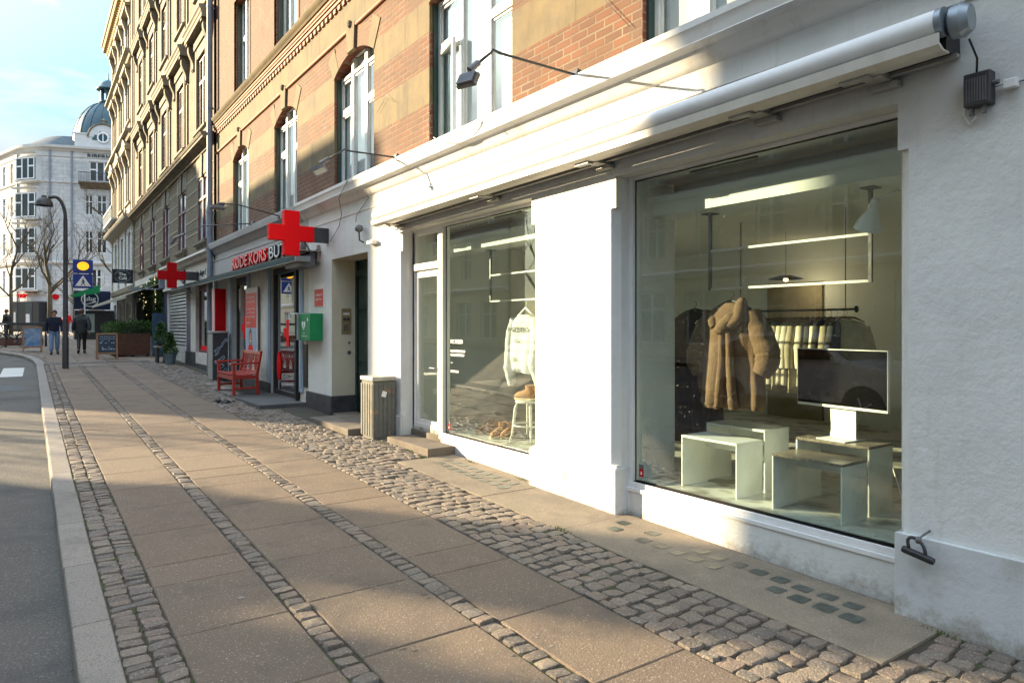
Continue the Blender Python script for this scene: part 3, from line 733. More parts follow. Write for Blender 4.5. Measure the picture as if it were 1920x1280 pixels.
# white cornice between shop and brickwork (full length of the building)
c = MB()
c.prof(F1, [(.06, 4.12), (-.17, 4.045), (-.195, 4.035), (-.195, 3.985), (-.185, 3.97), (-.175, 3.93), (-.165, 3.885), (-.17, 3.875), (-.12, 3.865), (-.09, 3.855), (-.07, 3.82), (-.045, 3.775), (-.04, 3.765), (-.02, 3.745), (.0, 3.735), (.0, 3.73), (.08, 3.73)], -12.85, 3.5, 0)
c.prof(F1, [(.06, 4.115), (-.16, 4.04), (-.18, 4.03), (-.18, 3.98), (-.165, 3.93), (-.16, 3.885), (-.11, 3.865), (-.08, 3.84), (-.045, 3.775), (-.02, 3.745), (.0, 3.735), (.08, 3.73)], -20.5, -12.855, 1)
build('cornice', c, ['white_cornice', 'grey_fascia'], B1, smooth=True, autos=25)
# ground-floor wall of the shop, plastered
W2, W1, EN = (2.04, 4.45), (5.70, 8.69), (9.89, 11.43)
HZ = 3.08; ch_ = .065
g = MB()
holes = []
for (a, b) in (W2, W1): holes += [Yr(a, b) + (-.5, .52), Yr(a - ch_, b + ch_) + (.52, 2.80), Yr(a, b) + (2.80, HZ)]
holes += [Yr(*EN) + (-.5, 2.90)]
gridwall(g, F1, -12.62, 3.5, -.5, 3.73, holes, .75, lambda x, z: 0)
for (a, b) in (W2, W1):
    for (x, sgn) in ((-b, -1), (-a, 1)):
        e = x + sgn * ch_; m = [(e, 0), (x, ch_), (x, .76), (e, .76)]
        g.ext([F1.p(q[0], .52, q[1]) for q in m], (0, 0, 2.28), 0)
build('shop_wall', g, ['white_render'], B1)
# thin reveal beads (rounded arris) and hairline courses on the fascia
hb = MB(); hb.prof(F1, [(0, 3.545), (-.012, 3.55), (-.012, 3.565), (0, 3.57)], -12.6, 3.4); build('fascia_bead', hb, 'white_cornice', B1)
# plinths
for a, b, zt in ((4.45, 5.70, .50), (8.69, 9.30, .50), (-3.4, 2.04, .53)):
    g = MB()
    g.fb(F1, -b - (.001), -a + .001, -.4, zt, -.035, .0)
    g.fb(F1, -b - .001 if a > 4 else -b - .003, -b + .002 if True else 0, -.4, zt - .002, -.0345, .16) if a < 4 else None
    if a == 4.45: g.fb(F1, -a - .002, -a + .025, -.4, zt - .003, -.033, .30)
    build('plinth', g, 'plinth_grey', B1, bevel=.008)
g = MB(); g.fb(F1, -9.89 - 0, -9.30, -.4, .55, -.012, -.001)
build('plinth', g, 'white_render', B1)
g = MB(); g.fb(F1, -12.66, -11.40, -.4, .56, -.04, -.001); g.fb(F1, -11.402, -11.36, -.4, .56, -.039, .43)
build('plinth', g, 'black_plinth', B1, bevel=.008)
# entrance: cream lining, door
g = MB(); g.fb(F1, -11.43, -11.425, .56, 2.9, .0, .43); g.fb(F1, -11.43, -9.89, 2.895, 2.90, .0, .43); g.fb(F1, -9.895, -9.89, -.1, 2.9, 0, .43)
build('entrance_lining', g, 'cream_render', B1)
g = MB(); d0 = .43
g.fb(F1, -11.43, -9.89, gz(10) + .06, 2.9, d0 + .03, d0 + .09)
for z0_, z1_ in ((.45, 1.05), (1.15, 1.95), (2.05, 2.6)):
    for xx in (-11.30, -10.63): 
        g.fb(F1, xx, xx + .58, z0_, z1_, d0 + .005, d0 + .031); g.fb(F1, xx + .07, xx + .51, z0_ + .07, z1_ - .07, d0 - .008, d0 + .006)
g.fb(F1, -11.43, -11.36, .2, 2.9, d0 - .01, d0 + .031); g.fb(F1, -9.96, -9.89, .2, 2.9, d0 - .01, d0 + .031); g.fb(F1, -11.36, -9.96, 2.62, 2.72, d0 - .01, d0 + .031)
ed = build('entrance_door', g, 'dark_green_door', B1, bevel=.004)
g = MB(); g.tube([F1.p(-10.55, 1.15, d0 - .06), F1.p(-10.55, 1.45, d0 - .06)], .012, 8); build('handle', g, 'brass', ed)
# intercom on the entrance's far reveal (faces the camera side: -Y)
FI = Fr((4.25, 11.425, 0), 0)
g = MB(); g.fb(FI, .17, .345, 1.62, 2.06, -.012, .0)
ic = build('intercom_panel', g, 'brass', B1, bevel=.003)
g = MB()
for i in range(4):
    for j in range(3): g.fb(FI, .205 + j * .035, .23 + j * .035, 1.68 + i * .028, 1.698 + i * .028, -.018, -.012)
build('keypad', g, 'mid_metal', ic)
g = MB(); g.fb(FI, .20, .25, 1.85, 1.90, -.016, -.012); g.fb(FI, .265, .315, 1.85, 1.90, -.016, -.012); build('name_plate', g, 'dark_metal', ic)
g = MB(); g.fb(FI, .20, .315, 1.95, 1.99, -.014, -.012); build('name_plate', g, 'frame_white', ic)
for z_, r_ in ((1.47, .022), (1.30, .035)):
    g = MB(); g.lathe([(r_, 0), (r_, .012), (r_ * .6, .016), (.001, .016)], FI.p(.31, z_, 0), 14, X=Matrix.Rotation(R(90), 3, 'X'))
    build('keyhole_button', g, 'mid_metal', B1, smooth=True, autos=40)
# display windows ------------------------------------------------
def shopwin(name, ya, yb, z0, z1, mull=None, door=None):
    """white frame set 20 cm back; the pane and lettering are its sub-parts"""
    d = .15; f = MB(); b = .05
    f.fb(F1, -yb, -yb + b, z0 - .0, z1, d, d + .09); f.fb(F1, -ya - b, -ya, z0, z1, d, d + .09)
    f.fb(F1, -yb + b, -ya - b, z1 - .03, z1, d, d + .09)
    xl = -yb + b
    # stepped sill
    f.fb(F1, -yb + (0 if not door else yb - door[0]), -ya, z0, z0 + .045, d - .02, d + .09)
    f.fb(F1, -yb + (0 if not door else yb - door[0]), -ya, z0 - .035, z0 - .001, d - .045, d + .088)
    o = build(name, f, 'white_gloss', B1, bevel=.004)
    g_ = MB(); x0 = -yb + b if not door else -door[0] + .05
    g_.fb(F1, x0, -ya - b, z0 + .045, z1 - .03, d + .045, d + .057); build('pane', g_, 'shop_glass', o)
    gk = MB()
    for q in ((x0, x0 + .008, z0 + .045, z1 - .03), (x0 + .008, -ya - b, z1 - .04, z1 - .03), (x0 + .008, -ya - b, z0 + .045, z0 + .052)): gk.fb(F1, q[0], q[1], q[2], q[3], d + .035, d + .0449)
    build('glazing_gasket', gk, 'black', o)
    return o
w2 = shopwin('display_window', 2.04, 4.45, .33, HZ)
w1 = shopwin('display_window', 5.70, 8.69, .33, HZ, door=(7.86, 8.69))
for a_, b_ in ((-4.45, -2.04), (-7.86, -5.70)):
    g = MB(); g.fb(F1, a_, b_, -.3, .295, .115, .23); build('window_apron', g, 'white_render', B1)
# mullion between door and window 1, door and transom light
g = MB(); d = .15
g.fb(F1, -7.92, -7.82, .10, HZ - .03, d - .012, d + .1); build('mullion', g, 'white_gloss', B1, bevel=.004)
g = MB(); z0 = .22
g.fb(F1, -8.62, -7.935, z0, z0 + .26, d + .01, d + .06); g.fb(F1, -8.60, -7.95, z0 + .03, z0 + .10, d + .0, d + .011); g.fb(F1, -8.60, -7.95, z0 + .13, z0 + .21, d + .0, d + .011)
g.fb(F1, -8.62, -8.54, z0 + .26, 2.50, d + .01, d + .06); g.fb(F1, -8.0, -7.935, z0 + .26, 2.50, d + .01, d + .06); g.fb(F1, -8.54, -8.0, 2.42, 2.50, d + .01, d + .06)
sd = build('shop_door', g, 'white_gloss', B1, bevel=.004)
g = MB(); g.fb(F1, -8.54, -8.0, z0 + .26, 2.42, d + .03, d + .04); build('pane', g, 'shop_glass', sd)
g = MB(); g.tube([F1.p(-7.97, 1.20, d + .01), F1.p(-7.97, 1.20, d - .05), F1.p(-8.08, 1.20, d - .055)], .010, 8); build('handle', g, 'mid_metal', sd)
g = MB(); g.fb(F1, -8.64, -7.93, 2.52, 2.61, d - .02, d + .08); g.fb(F1, -8.64, -8.585, 2.61, 3.05, d, d + .07); g.fb(F1, -7.97, -7.93, 2.61, 3.05, d, d + .07); g.fb(F1, -8.585, -7.97, 3.0, 3.05, d, d + .07)
tl = build('transom_light', g, 'white_gloss', B1, bevel=.004)
g = MB(); g.fb(F1, -8.585, -7.97, 2.61, 3.0, d + .03, d + .04); build('pane', g, 'shop_glass', tl)
g = MB(); g.fb(F1, -8.69, -8.62, .2, 3.05, d - .0, d + .08); build('door_frame', g, 'white_gloss', B1)
# ventilation slots over the windows
for a_, b_ in ((-3.75, -3.12), (-6.62, -6.1)):
    g = MB(); g.fb(F1, a_, b_, 2.998, 3.012, d - .004, d + .02); build('vent_slot', g, 'black', B1)
# window lettering and alarm stickers
FL = Fr((4.25 + d + .045, 0, 0), -90)
for s_t, z, h, wd in (('INC STUDIO', 1.535, .05, .30), ('GRAPHIC DESIGN SERVICES', 1.425, .028, .36), ('CREATIVE ART DIRECTION', 1.375, .028, .34), ('CONCEPT STORE', 1.165, .028, .20)):
    text('window_lettering', s_t, FL, -7.70, z, -.003, h, 'white_paint', w1, width=wd, depth=.0006, bold=.002)
text('window_lettering', '2022', FL, -7.70, 1.28, -.003, .015, 'white_paint', w1, width=.05, depth=.0006)
for ys_, wdw in ((4.36, w2), (7.77, w1)):
    g = MB(); g.fb(FL, -ys_, -ys_ + .055, .42, .49, -.002, -.001); stk = build('sticker', g, 'red_sign_dark', wdw)
    g = MB(); g.fb(FL, -ys_, -ys_ + .055, .4905, .53, -.002, -.001); build('sticker_top', g, 'mid_metal', wdw)
    g = MB(); g.ext([FL.p(-ys_ + .015, .44, -.003), FL.p(-ys_ + .04, .44, -.003), FL.p(-ys_ + .028, .475, -.003)], FL.p(0, 0, .001) - FL.p(0, 0, 0)); build('sticker_emblem', g, 'white_paint', wdw)
# closed shell: back, ends, roof, floor slab above the shop
g = MB()
g.box(14.0, 14.2, -3.5, 20.5, -.5, 16.5); g.box(4.6, 14.0, -3.5, -3.35, -.5, 16.5); g.box(4.6, 14, 20.35, 20.5, -.5, 16.5); g.box(4.3, 14.2, -3.5, 20.5, 16.5, 16.7)
g.box(5.0, 14, -3.3, 12.6, 3.12, 3.3); g.box(4.55, 5.0, -3.3, 12.6, 3.12, 3.3)
build('shell', g, 'room_wall', B1)
# cables drooping over the cornice
def cable(name, pts, r, mat, parent):
    g = MB(); g.tube(pts, r, 5); return build(name, g, mat, parent, smooth=True)
def sag(a, b, n=10, s=.05, wob=.0):
    a, b = Vector(a), Vector(b)
    return [a.lerp(b, i / n) - Vector((0, 0, s * 4 * (i / n) * (1 - i / n))) + Vector((0, rnd.uniform(-wob, wob), rnd.uniform(-wob, wob) * .5)) for i in range(n + 1)]
cable('cable', sag((4.03, 7.4, 4.05), (4.04, 6.25, 4.05), 12, .16, .004), .006, 'white_cornice', B1)
cable('cable', sag((4.04, 6.25, 4.05), (4.19, 6.05, 3.80), 5, -.03) , .006, 'white_cornice', B1)
cable('cable', [F1.p(-10.2, 4.02, -.205), F1.p(-10.6, 3.8, -.19), F1.p(-10.9, 3.6, -.03), F1.p(-11.0, 3.42, -.03), F1.p(-11.4, 3.2, -.03)], .006, 'mid_metal', B1)
cable('cable', [F1.p(-9.75, 3.84, -.12), F1.p(-9.8, 3.70, -.03), F1.p(-10.3, 3.5, -.02), F1.p(-10.32, 3.40, -.02)], .005, 'mid_metal', B1)
# hairline cracks in the render
for pts in ([(3.1, 4.5), (3.35, 4.62), (3.42, 4.60)], [(2.62, 5.65), (2.6, 5.3), (2.66, 5.1), (2.63, 4.9)], [(.35, 4.9), (.36, 5.12), (.27, 5.13), (.26, 5.28)], [(.92, 9.2), (1.4, 9.24), (1.9, 9.2)], [(3.02, 8.75), (2.95, 9.3), (3.0, 9.85)]):
    g = MB()
    PP = []
    for (za, ya), (zb, yb) in zip(pts[:-1], pts[1:]):
        for k in range(6): t = k / 6; PP.append(F1.p(-(ya + (yb - ya) * t) + rnd.uniform(-.006, .006), za + (zb - za) * t + rnd.uniform(-.006, .006), -.0365 if za < .5 else -.0008))
    g.tube(PP, .0016, 4); build('hairline_crack', g, 'mid_metal', B1)
# thin wires on bricks
cable('wire', [FU.p(-9.6, 4.95, -.03), FU.p(-9.25, 5.12, -.03), FU.p(-9.0, 4.95, -.03)], .003, 'mid_metal', B1)
cable('wire', [FU.p(-5.2, 5.35, -.03), FU.p(-4.3, 4.35, -.03)], .003, 'mid_metal', B1)
# stump of lime render repair: small broken patches (hook, bracket)
def small_bracket():
    g = MB(); g.fb(F1, -9.72, -9.52, 2.98, 3.03, -.10, .0); return build('wall_bracket', g, 'white_cornice', B1, bevel=.004)
small_bracket()
# ---------------------------------------------------------------- awning over the shop
aw = thing('cassette_awning', 'long white roller awning in its tube above both display windows', 'awning', (4.0, 5.3, 3.3))
g = MB()
def ringx(y, zc, r): return [(4.0 - .0 + r * math.cos(a), y, zc + r * math.sin(a)) for a in [2 * math.pi * k / 20 for k in range(20)]]
ay0, ay1, az0, az1 = 1.68, 9.03, 3.375, 3.305
g.loft([ringx(ay0, az0, .075), ringx(ay1, az1, .066)])
build('roller_tube', g, 'alu', aw, smooth=True, autos=40)
g = MB()
def barp(y, z, s=1): return [(3.925, y, z - .075), (3.93, y, z - .135), (3.99, y, z - .155), (4.06, y, z - .155), (4.06, y, z - .145), (4.0, y, z - .145), (3.945, y, z - .12), (3.945, y, z - .07)]
g.loft([barp(ay0, az0), barp(ay1, az1)]); build('front_bar', g, 'alu_cream', aw)
g = MB(); g.loft([[(4.06, y, z + .08), (4.245, y, z + .08), (4.245, y, z + .065), (4.07, y, z + .065)] for y, z in ((ay0, az0), (ay1, az1))]); build('top_plate', g, 'dark_metal', aw)
g = MB(); g.loft([[(4.15, y, z - .1305), (4.19, y, z - .1305), (4.19, y, z - .15), (4.15, y, z - .15)] for y, z in ((ay0, az0), (ay1, az1))]); build('carrying_bar', g, 'galv', aw)
g = MB(); g.loft([[(4.08, y, z + .05), (4.23, y, z + .05), (4.245, y, z - .13), (4.07, y, z - .13)] for y, z in ((ay0 + .02, az0), (ay1 - .04, az1))]); build('fabric_roll', g, 'black', aw)
for yb_, nm in ((2.1, 0), (2.9, 0), (4.55, 0), (6.35, 0), (8.7, 0)):
    z = az0 + (az1 - az0) * (yb_ - ay0) / (ay1 - ay0)
    g = MB(); g.box(4.05, 4.249, yb_ - .06, yb_ + .06, z - .165, z - .126); g.box(4.18, 4.249, yb_ - .09, yb_ + .09, z - .20, z - .1655); g.box(3.99, 4.05, yb_ - .02, yb_ + .16, z - .175, z - .157)
    build('bracket', g, 'galv', aw, bevel=.004)
g = MB()   # end cover with motor
g.loft([[(4.0 + r * math.cos(a) * .8 + .03, y, az0 - .01 + r * math.sin(a)) for a in [2 * math.pi * k / 16 for k in range(16)]] for y, r in ((ay0 - .01, .06), (ay0 - .03, .088), (ay0 - .08, .094), (ay0 - .12, .07))])
build('end_cover', g, 'zinc', aw, smooth=True, autos=30)
g = MB(); g.loft([[(4.0 + .078 * math.cos(a), y, az0 + .078 * math.sin(a)) for a in [2 * math.pi * k / 20 for k in range(20)]] for y in (ay0 - .008, ay0 + .025)]); build('end_ring', g, 'zinc', aw, smooth=True, autos=30)
g = MB(); g.tube([(4.10, 1.60, 3.28), (4.2, 1.60, 3.2), (4.235, 1.62, 3.0)], .006, 6); g.tube([(4.12, 1.5, 3.48), (4.0, 1.45, 3.62), (4.2, 1.35, 3.85)], .006, 6)
build('cable', g, 'black', aw, smooth=True)
# junction box, white socket
jb = thing('junction_box', 'black ribbed junction box with cables under the awning motor', 'electrical box', (4.25, 1.6, 3.05))
g = MB(); g.fb(F1, -1.66, -1.53, 2.94, 3.12, -.075, -.0); build('box', g, 'dark_metal', jb, bevel=.008)
g = MB()
for k in range(8): g.fb(F1, -1.645 + k * .013, -1.638 + k * .013, 2.96, 3.09, -.079, -.0751)
build('cover_ribs', g, 'mid_metal', jb)
for pa, pb_ in (((-1.63, 2.94), (-1.63, 2.90)), ((-1.57, 2.94), (-1.57, 2.90)), ((-1.53, 3.05), (-1.50, 3.05))):
    g = MB(); g.tube([F1.p(*pa, -.04), F1.p(*pb_, -.04)], .014, 8); build('cable_gland', g, 'mid_metal', jb, smooth=True, autos=40)
g = MB(); g.tube([F1.p(-1.66, 2.98, -.02), F1.p(-1.675, 2.92, -.02), F1.p(-1.65, 2.86, -.02), F1.p(-1.61, 2.89, -.03)], .006, 6); build('cable', g, 'white_paint', jb, smooth=True)
ws = thing('socket_box', 'small white plastic connector box right of the black junction box', 'electrical box', (4.25, 1.46, 3.03))
g = MB(); g.fb(F1, -1.50 + .02, -1.42, 3.00, 3.05, -.05, 0); build('box', g, 'white_paint', ws, bevel=.006)
g = MB(); g.tube([F1.p(-1.42, 3.03, -.01), F1.p(-1.2, 3.045, -.01), F1.p(-.9, 3.05, -.01)], .004, 6); g.tube([F1.p(-1.48, 3.035, -.02), F1.p(-1.55, 3.03, -.012)], .003, 6); build('cable', g, 'mid_metal', ws, smooth=True)
# U-lock hanging from an eye bolt
ul = thing('bicycle_lock', 'black U-shaped bicycle lock hanging from an eye bolt in the white wall', 'lock', (4.2, 1.87, .46))
g = MB()
A = Vector((4.16, 1.885, .445)); ax = Vector((.10, -.96, -.22)).normalized(); up = Vector((0, .2, 1)).normalized()
g.tube([A - ax * .085, A - ax * .075, A + ax * .075, A + ax * .085], [.018, .021, .021, .018], 12); build('crossbar', g, 'black', ul, smooth=True, autos=40)
g = MB(); pth = [A - ax * .045] + [A + up * .05 + Vector((0, 0, 0)) + (ax * -.045 * math.cos(t) + up * .045 * math.sin(t)) for t in [math.pi * k / 8 for k in range(9)]] + [A + ax * .045]
g.tube(pth, .010, 8); build('shackle', g, 'dark_metal', ul, smooth=True)
g = MB(); g.tube([(4.25, 1.86, .575), (4.18, 1.875, .55), (4.165, 1.88, .53)], .006, 6); g.lathe([(.014, -.018), (.018, 0), (.014, .018)], (4.165, 1.885, .53), 8); build('eye_bolt', g, 'mid_metal', ul, smooth=True)
# floodlights on bent arms over the cornice
def floodlight(yb, bend, lamp, label, xb=4.1, zb=4.05, tilt=40, yaw=0, size=.17):
    t = thing('floodlight', label, 'floodlight', (xb, yb, zb), 'floodlights on bent arms over the shop cornice')
    b = Vector(bend); l = Vector(lamp); a = Vector((xb, yb, zb))
    g = MB(); mid = a.lerp(b, .93); m2 = b.lerp(l, .10)
    g.tube([a, mid, b + Vector((0, 0, .012)), m2, b.lerp(l, .8)], .012, 8); build('arm', g, 'dark_metal', t, smooth=True)
    g = MB(); g.tube([b.lerp(l, .62), b.lerp(l, 1.0)], .028, 10); build('driver_housing', g, 'mid_metal', t, smooth=True, autos=40)
    g = MB(); g.box(-.03, .03, -.05, .05, -.05, .04, X=Matrix.Translation(a) @ Matrix.Rotation(.3, 4, 'Y')); g.tube([a + Vector((.03, 0, 0)), a + Vector((.15, -.12, .0))], .01, 6); build('foot', g, 'dark_metal', t, bevel=.004)
    X = Matrix.Translation(l + Vector((0, 0, -.10))) @ Matrix.Rotation(R(yaw), 4, 'Z') @ Matrix.Rotation(R(tilt), 4, 'Y')
    g = MB(); s = size
    g.ext([X @ Vector(p) for p in ((-s * .62, -s, .0), (s * .62, -s, 0), (s * .62, s, 0), (-s * .62, s, 0))], X.to_3x3() @ Vector((0, 0, .035)))
    for k in range(9): 
        xx = -s * .5 + k * s * .125; g.box(xx - .004, xx + .004, -s * .85, s * .85, .035, .06, X=X)
    h = build('lamp_head', g, 'mid_metal', t)
    g = MB(); g.box(-s * .52, s * .52, -s * .86, s * .86, -.006, -.001, X=X); build('lens', g, 'clear_grey', h)
    g = MB(); g.tube([X @ Vector((0, -s * .4, .05)), l + Vector((0, 0, -.01)), X @ Vector((0, s * .4, .05))], .008, 6); build('yoke', g, 'dark_metal', t)
    return t
floodlight(4.82, (3.19, 4.82, 4.06), (2.97, 4.84, 3.86), 'nearest ribbed black floodlight on a bent arm in front of the open casement window', tilt=-62, yaw=20, size=.095)
floodlight(8.58, (3.50, 8.95, 4.14), (3.22, 9.1, 3.95), 'black floodlight with a pale lens on a bent arm before the third arched window', tilt=25, yaw=150, size=.15)
floodlight(13.9, (3.3, 14.0, 4.12), (2.95, 14.0, 4.10), 'flat dark floodlight on a bent arm just left of the big red cross', zb=3.95, tilt=8, yaw=90, size=.13)
floodlight(15.9, (3.55, 18.4, 4.25), (3.2, 20.4, 4.12), 'far black floodlight on a long arm in front of the drainpipe', tilt=-50, yaw=0, size=.13)
# rubbish bin against the pier
rb = thing('litter_bin', 'tall grey ribbed litter bin with orange-brown peeling stains by the white pier', 'litter bin', (4.03, 9.02, gz(9)))
g = MB(); z = gz(9)
g.box(3.87, 4.20, 8.83, 9.22, z, z + .80)
for k in range(5):
    yy_ = 8.855 + k * .083; g.box(3.862, 3.87, yy_, yy_ + .055, z + .03, z + .76)
    xx_ = 3.89 + k * .065; g.box(xx_, xx_ + .045, 8.822, 8.83, z + .03, z + .76)
build('body', g, 'rubbish_bin', rb, bevel=.004)
g = MB(); g.box(3.85, 4.215, 8.81, 9.24, z + .801, z + .86); build('lid', g, 'galv', rb, bevel=.01)
g = MB(); X = Matrix.Translation((4.03, 8.819, z + .62)) @ Matrix.Rotation(R(20), 4, 'Y'); g.box(-.035, .035, -.001, .001, -.04, .04, X=X); build('sticker', g, 'white_paint', rb)
# lamp over the entrance, small
la = thing('wall_lamp', 'small dark security lamp above the shop entrance lintel', 'lamp', (4.22, 10.05, 3.2))
g = MB(); g.lathe([(.001, .10), (.05, .09), (.065, .04), (.05, .0), (.03, -.01)], (4.17, 10.05, 3.22), 12); build('head', g, 'mid_metal', la, smooth=True)
g = MB(); g.tube([(4.25, 10.05, 3.05), (4.18, 10.05, 3.08), (4.17, 10.05, 3.22)], .012, 6); build('stem', g, 'dark_metal', la)
# ---------------------------------------------------------------- shop interior
FZ = .375
g = MB()
g.box(4.40, 9.6, .6, 9.3, FZ - .12, FZ)                      # floor
build('shop_floor', g, 'room_floor', B1)
g = MB()
g.box(9.5, 9.6, .6, 9.3, FZ, 3.1); g.box(5.0, 9.5, .6, .7, FZ, 3.1); g.box(5.0, 9.5, 9.2, 9.3, FZ, 3.1)
g.box(4.72, 5.06, .7, 9.2, 2.755, 2.93)                       # downstand beam
g.box(5.0, 5.02, -3, 2.04, FZ, 3.1)
g.box(5.06, 9.5, .7, 9.2, 3.0, 3.1); g.box(4.41, 4.72, .7, 9.2, 3.086, 3.11)
build('interior_wall', g, 'room_wall', B1)
g = MB(); g.box(9.44, 9.499, 5.6, 6.5, FZ, 2.4); build('back_door', g, 'garment_sand', B1)
g = MB(); g.box(7.0, 9.45, 1.0, 1.9, FZ, 1.28); build('counter', g, 'brown_wood', B1)
g = MB(); g.box(6.9, 9.45, .95, 1.95, 1.281, 1.33); build('counter_top', g, 'table_white', B1)
# ceiling-hung garment racks
def rack(y0, y1, label):
    t = thing('clothes_rack', label, 'clothes rack', (4.98, (y0 + y1) / 2, 2.76), 'ceiling-hung racks in the shop windows')
    for y in (y0, y1):
        g = MB(); g.box(4.968, 4.992, y - .012, y + .012, 2.07, 2.755); g.box(4.92, 5.04, y - .05, y + .05, 2.746, 2.759); build('post', g, 'mid_metal', t)
    for z in (2.08, 2.42):
        g = MB(); g.box(4.97, 4.99, y0 + .012, y1 - .012, z - .01, z + .01); build('rail', g, 'alu', t)
    return t
rack(2.58, 4.01, 'square steel clothes rack hung from the ceiling above the brown coat')
rack(6.1, 7.58, 'square steel clothes rack hung from the ceiling above the white sweatshirt')
# garments: local frame x = width, y = depth, z up, hang point at origin
def garment(nm, secs, mat, parent, folds=6, amp=.012, n=36, seed=1, pile=.0):
    """secs: (z, half width, half depth, x shift)"""
    r = random.Random(seed); ph = [r.uniform(0, 6.28) for _ in range(4)]; rings = []
    K = 8; S = []
    for (a, b) in zip(secs[:-1], secs[1:]):
        for k in range(K): t = k / K; S.append(tuple(a[i] + (b[i] - a[i]) * t for i in range(4)))
    S.append(secs[-1]); zt, zb = secs[0][0], secs[-1][0]
    for (z, a, b, sx) in S:
        u = (zt - z) / (zt - zb); rg = []
        for k in range(n):
            th = 2 * math.pi * k / n; c, s = math.cos(th), math.sin(th)
            f = amp * (u ** .8) * (math.sin(folds * th + ph[0] + u * 1.5) + .6 * math.sin((folds * 2 + 1) * th + ph[1] + u * 2) + .4 * math.sin(3 * th + ph[2]))
            x = (a) * math.copysign(abs(c) ** .8, c) + sx; y = (b) * math.copysign(abs(s) ** .9, s)
            q = r.uniform(-pile, pile); rg.append((x + c * (f * .6 + q), y + s * (f * 1.6 + q), z + .012 * u * math.sin(2 * th + ph[3])))
        rings.append(rg)
    g = MB(); g.loft(rings)
    return build(nm, g, mat, parent, smooth=True, local=True, autos=70)
def sleeve(nm, path, rs, mat, parent, seed=1):
    g = MB(); r = random.Random(seed); P = [Vector(p) for p in path]; rings = []
    N = 9; pts = []; rr = []
    for i in range(len(P) - 1):
        for k in range(N): t = k / N; pts.append(P[i].lerp(P[i + 1], t)); rr.append(rs[i] + (rs[i + 1] - rs[i]) * t)
    pts.append(P[-1]); rr.append(rs[-1])
    rr = [a * (1 + .025 * math.sin(i * .9 + seed) + .015 * math.sin(i * 1.7)) for i, a in enumerate(rr)]
    g.tube(pts, rr, 20)
    if 'brown_coat' in mat: g.v = [p + Vector((r.uniform(-.002, .002), r.uniform(-.002, .002), r.uniform(-.002, .002))) for p in g.v]
    return build(nm, g, mat, parent, smooth=True, local=True, autos=70)
def hanger(parent, w=.21, mat='light_wood', drop=.14):
    g = MB(); g.tube([(0, 0, -.07), (0, 0, -.045), (.018, 0, -.03), (.02, 0, -.01), (.005, 0, .004), (-.012, 0, -.004)], .0025, 5)
    g.tube([(-w, 0, -drop), (-w * .5, 0, -drop + .045), (0, 0, -.07), (w * .5, 0, -drop + .045), (w, 0, -drop)], [.008, .012, .014, .012, .008], 8)
    return build('hanger', g, mat, parent, smooth=True, local=True)
# big pile coat
ct = thing('pile_coat', 'short light brown fluffy pile coat hanging by the big window', 'coat', (4.90, 3.72, 2.04), rz=-90)
hanger(ct, .19, 'dark_metal')
garment('body', [(-.09, .07, .05, 0), (-.13, .16, .08, 0), (-.19, .25, .11, 0), (-.30, .285, .13, 0), (-.55, .275, .14, .0), (-.80, .30, .15, .01), (-.94, .30, .145, .01), (-.98, .28, .125, .01)], 'brown_coat', ct, 4, .022, 72, seed=3, pile=.0015)
sleeve('sleeve', [(-.19, 0, -.19), (-.29, .0, -.34), (-.345, -.01, -.50), (-.345, -.02, -.60), (-.30, -.03, -.70)], [.085, .095, .10, .10, .075], 'brown_coat', ct, 2)
sleeve('sleeve', [(.19, 0, -.19), (.29, -.01, -.34), (.36, -.02, -.50), (.375, -.04, -.58), (.33, -.07, -.68)], [.085, .095, .10, .095, .07], 'brown_coat', ct, 5)
sleeve('collar', [(.15, -.04, -.17), (.07, -.11, -.24), (.02, -.15, -.30), (-.03, -.16, -.33)], [.05, .065, .06, .035], 'brown_coat', ct, 7)
sleeve('collar', [(.09, .02, -.08), (.13, -.05, -.13), (.15, -.10, -.22), (.08, -.15, -.30)], [.04, .055, .055, .035], 'brown_coat', ct, 8)
sleeve('collar', [(-.16, -.02, -.18), (-.11, -.10, -.25), (-.08, -.13, -.30)], [.04, .05, .03], 'brown_coat', ct, 9)
sleeve('front_edge', [(.0, -.13, -.30), (.02, -.16, -.6), (.0, -.17, -.85), (-.01, -.165, -.95)], [.028, .032, .036, .032], 'brown_coat', ct, 4)
sleeve('front_edge', [(.07, -.13, -.28), (.10, -.155, -.6), (.12, -.155, -.85), (.125, -.14, -.97)], [.028, .034, .038, .042], 'brown_coat', ct, 6)
sleeve('hem', [(-.26, -.05, -.93), (-.16, -.12, -.95), (-.02, -.15, -.96)], [.028, .032, .028], 'brown_coat', ct, 11)
# long dark coat to its left
c2 = thing('long_coat', 'long dark brown coat hanging at the left edge of the big window', 'coat', (5.55, 4.66, 2.0), rz=-80)
hanger(c2, .19, 'dark_metal')
garment('body', [(-.09, .06, .05, 0), (-.15, .20, .10, 0), (-.3, .25, .13, 0), (-.7, .25, .15, 0), (-1.1, .28, .17, 0), (-1.42, .30, .18, 0)], 'dark_brown_coat', c2, 7, .02, 60, seed=9, pile=.003)
for s in (-1, 1): sleeve('sleeve', [(s * .19, 0, -.18), (s * .28, 0, -.42), (s * .32, -.02, -.66), (s * .31, -.03, -.84)], [.09, .105, .115, .10], 'dark_brown_coat', c2, 3 + s)
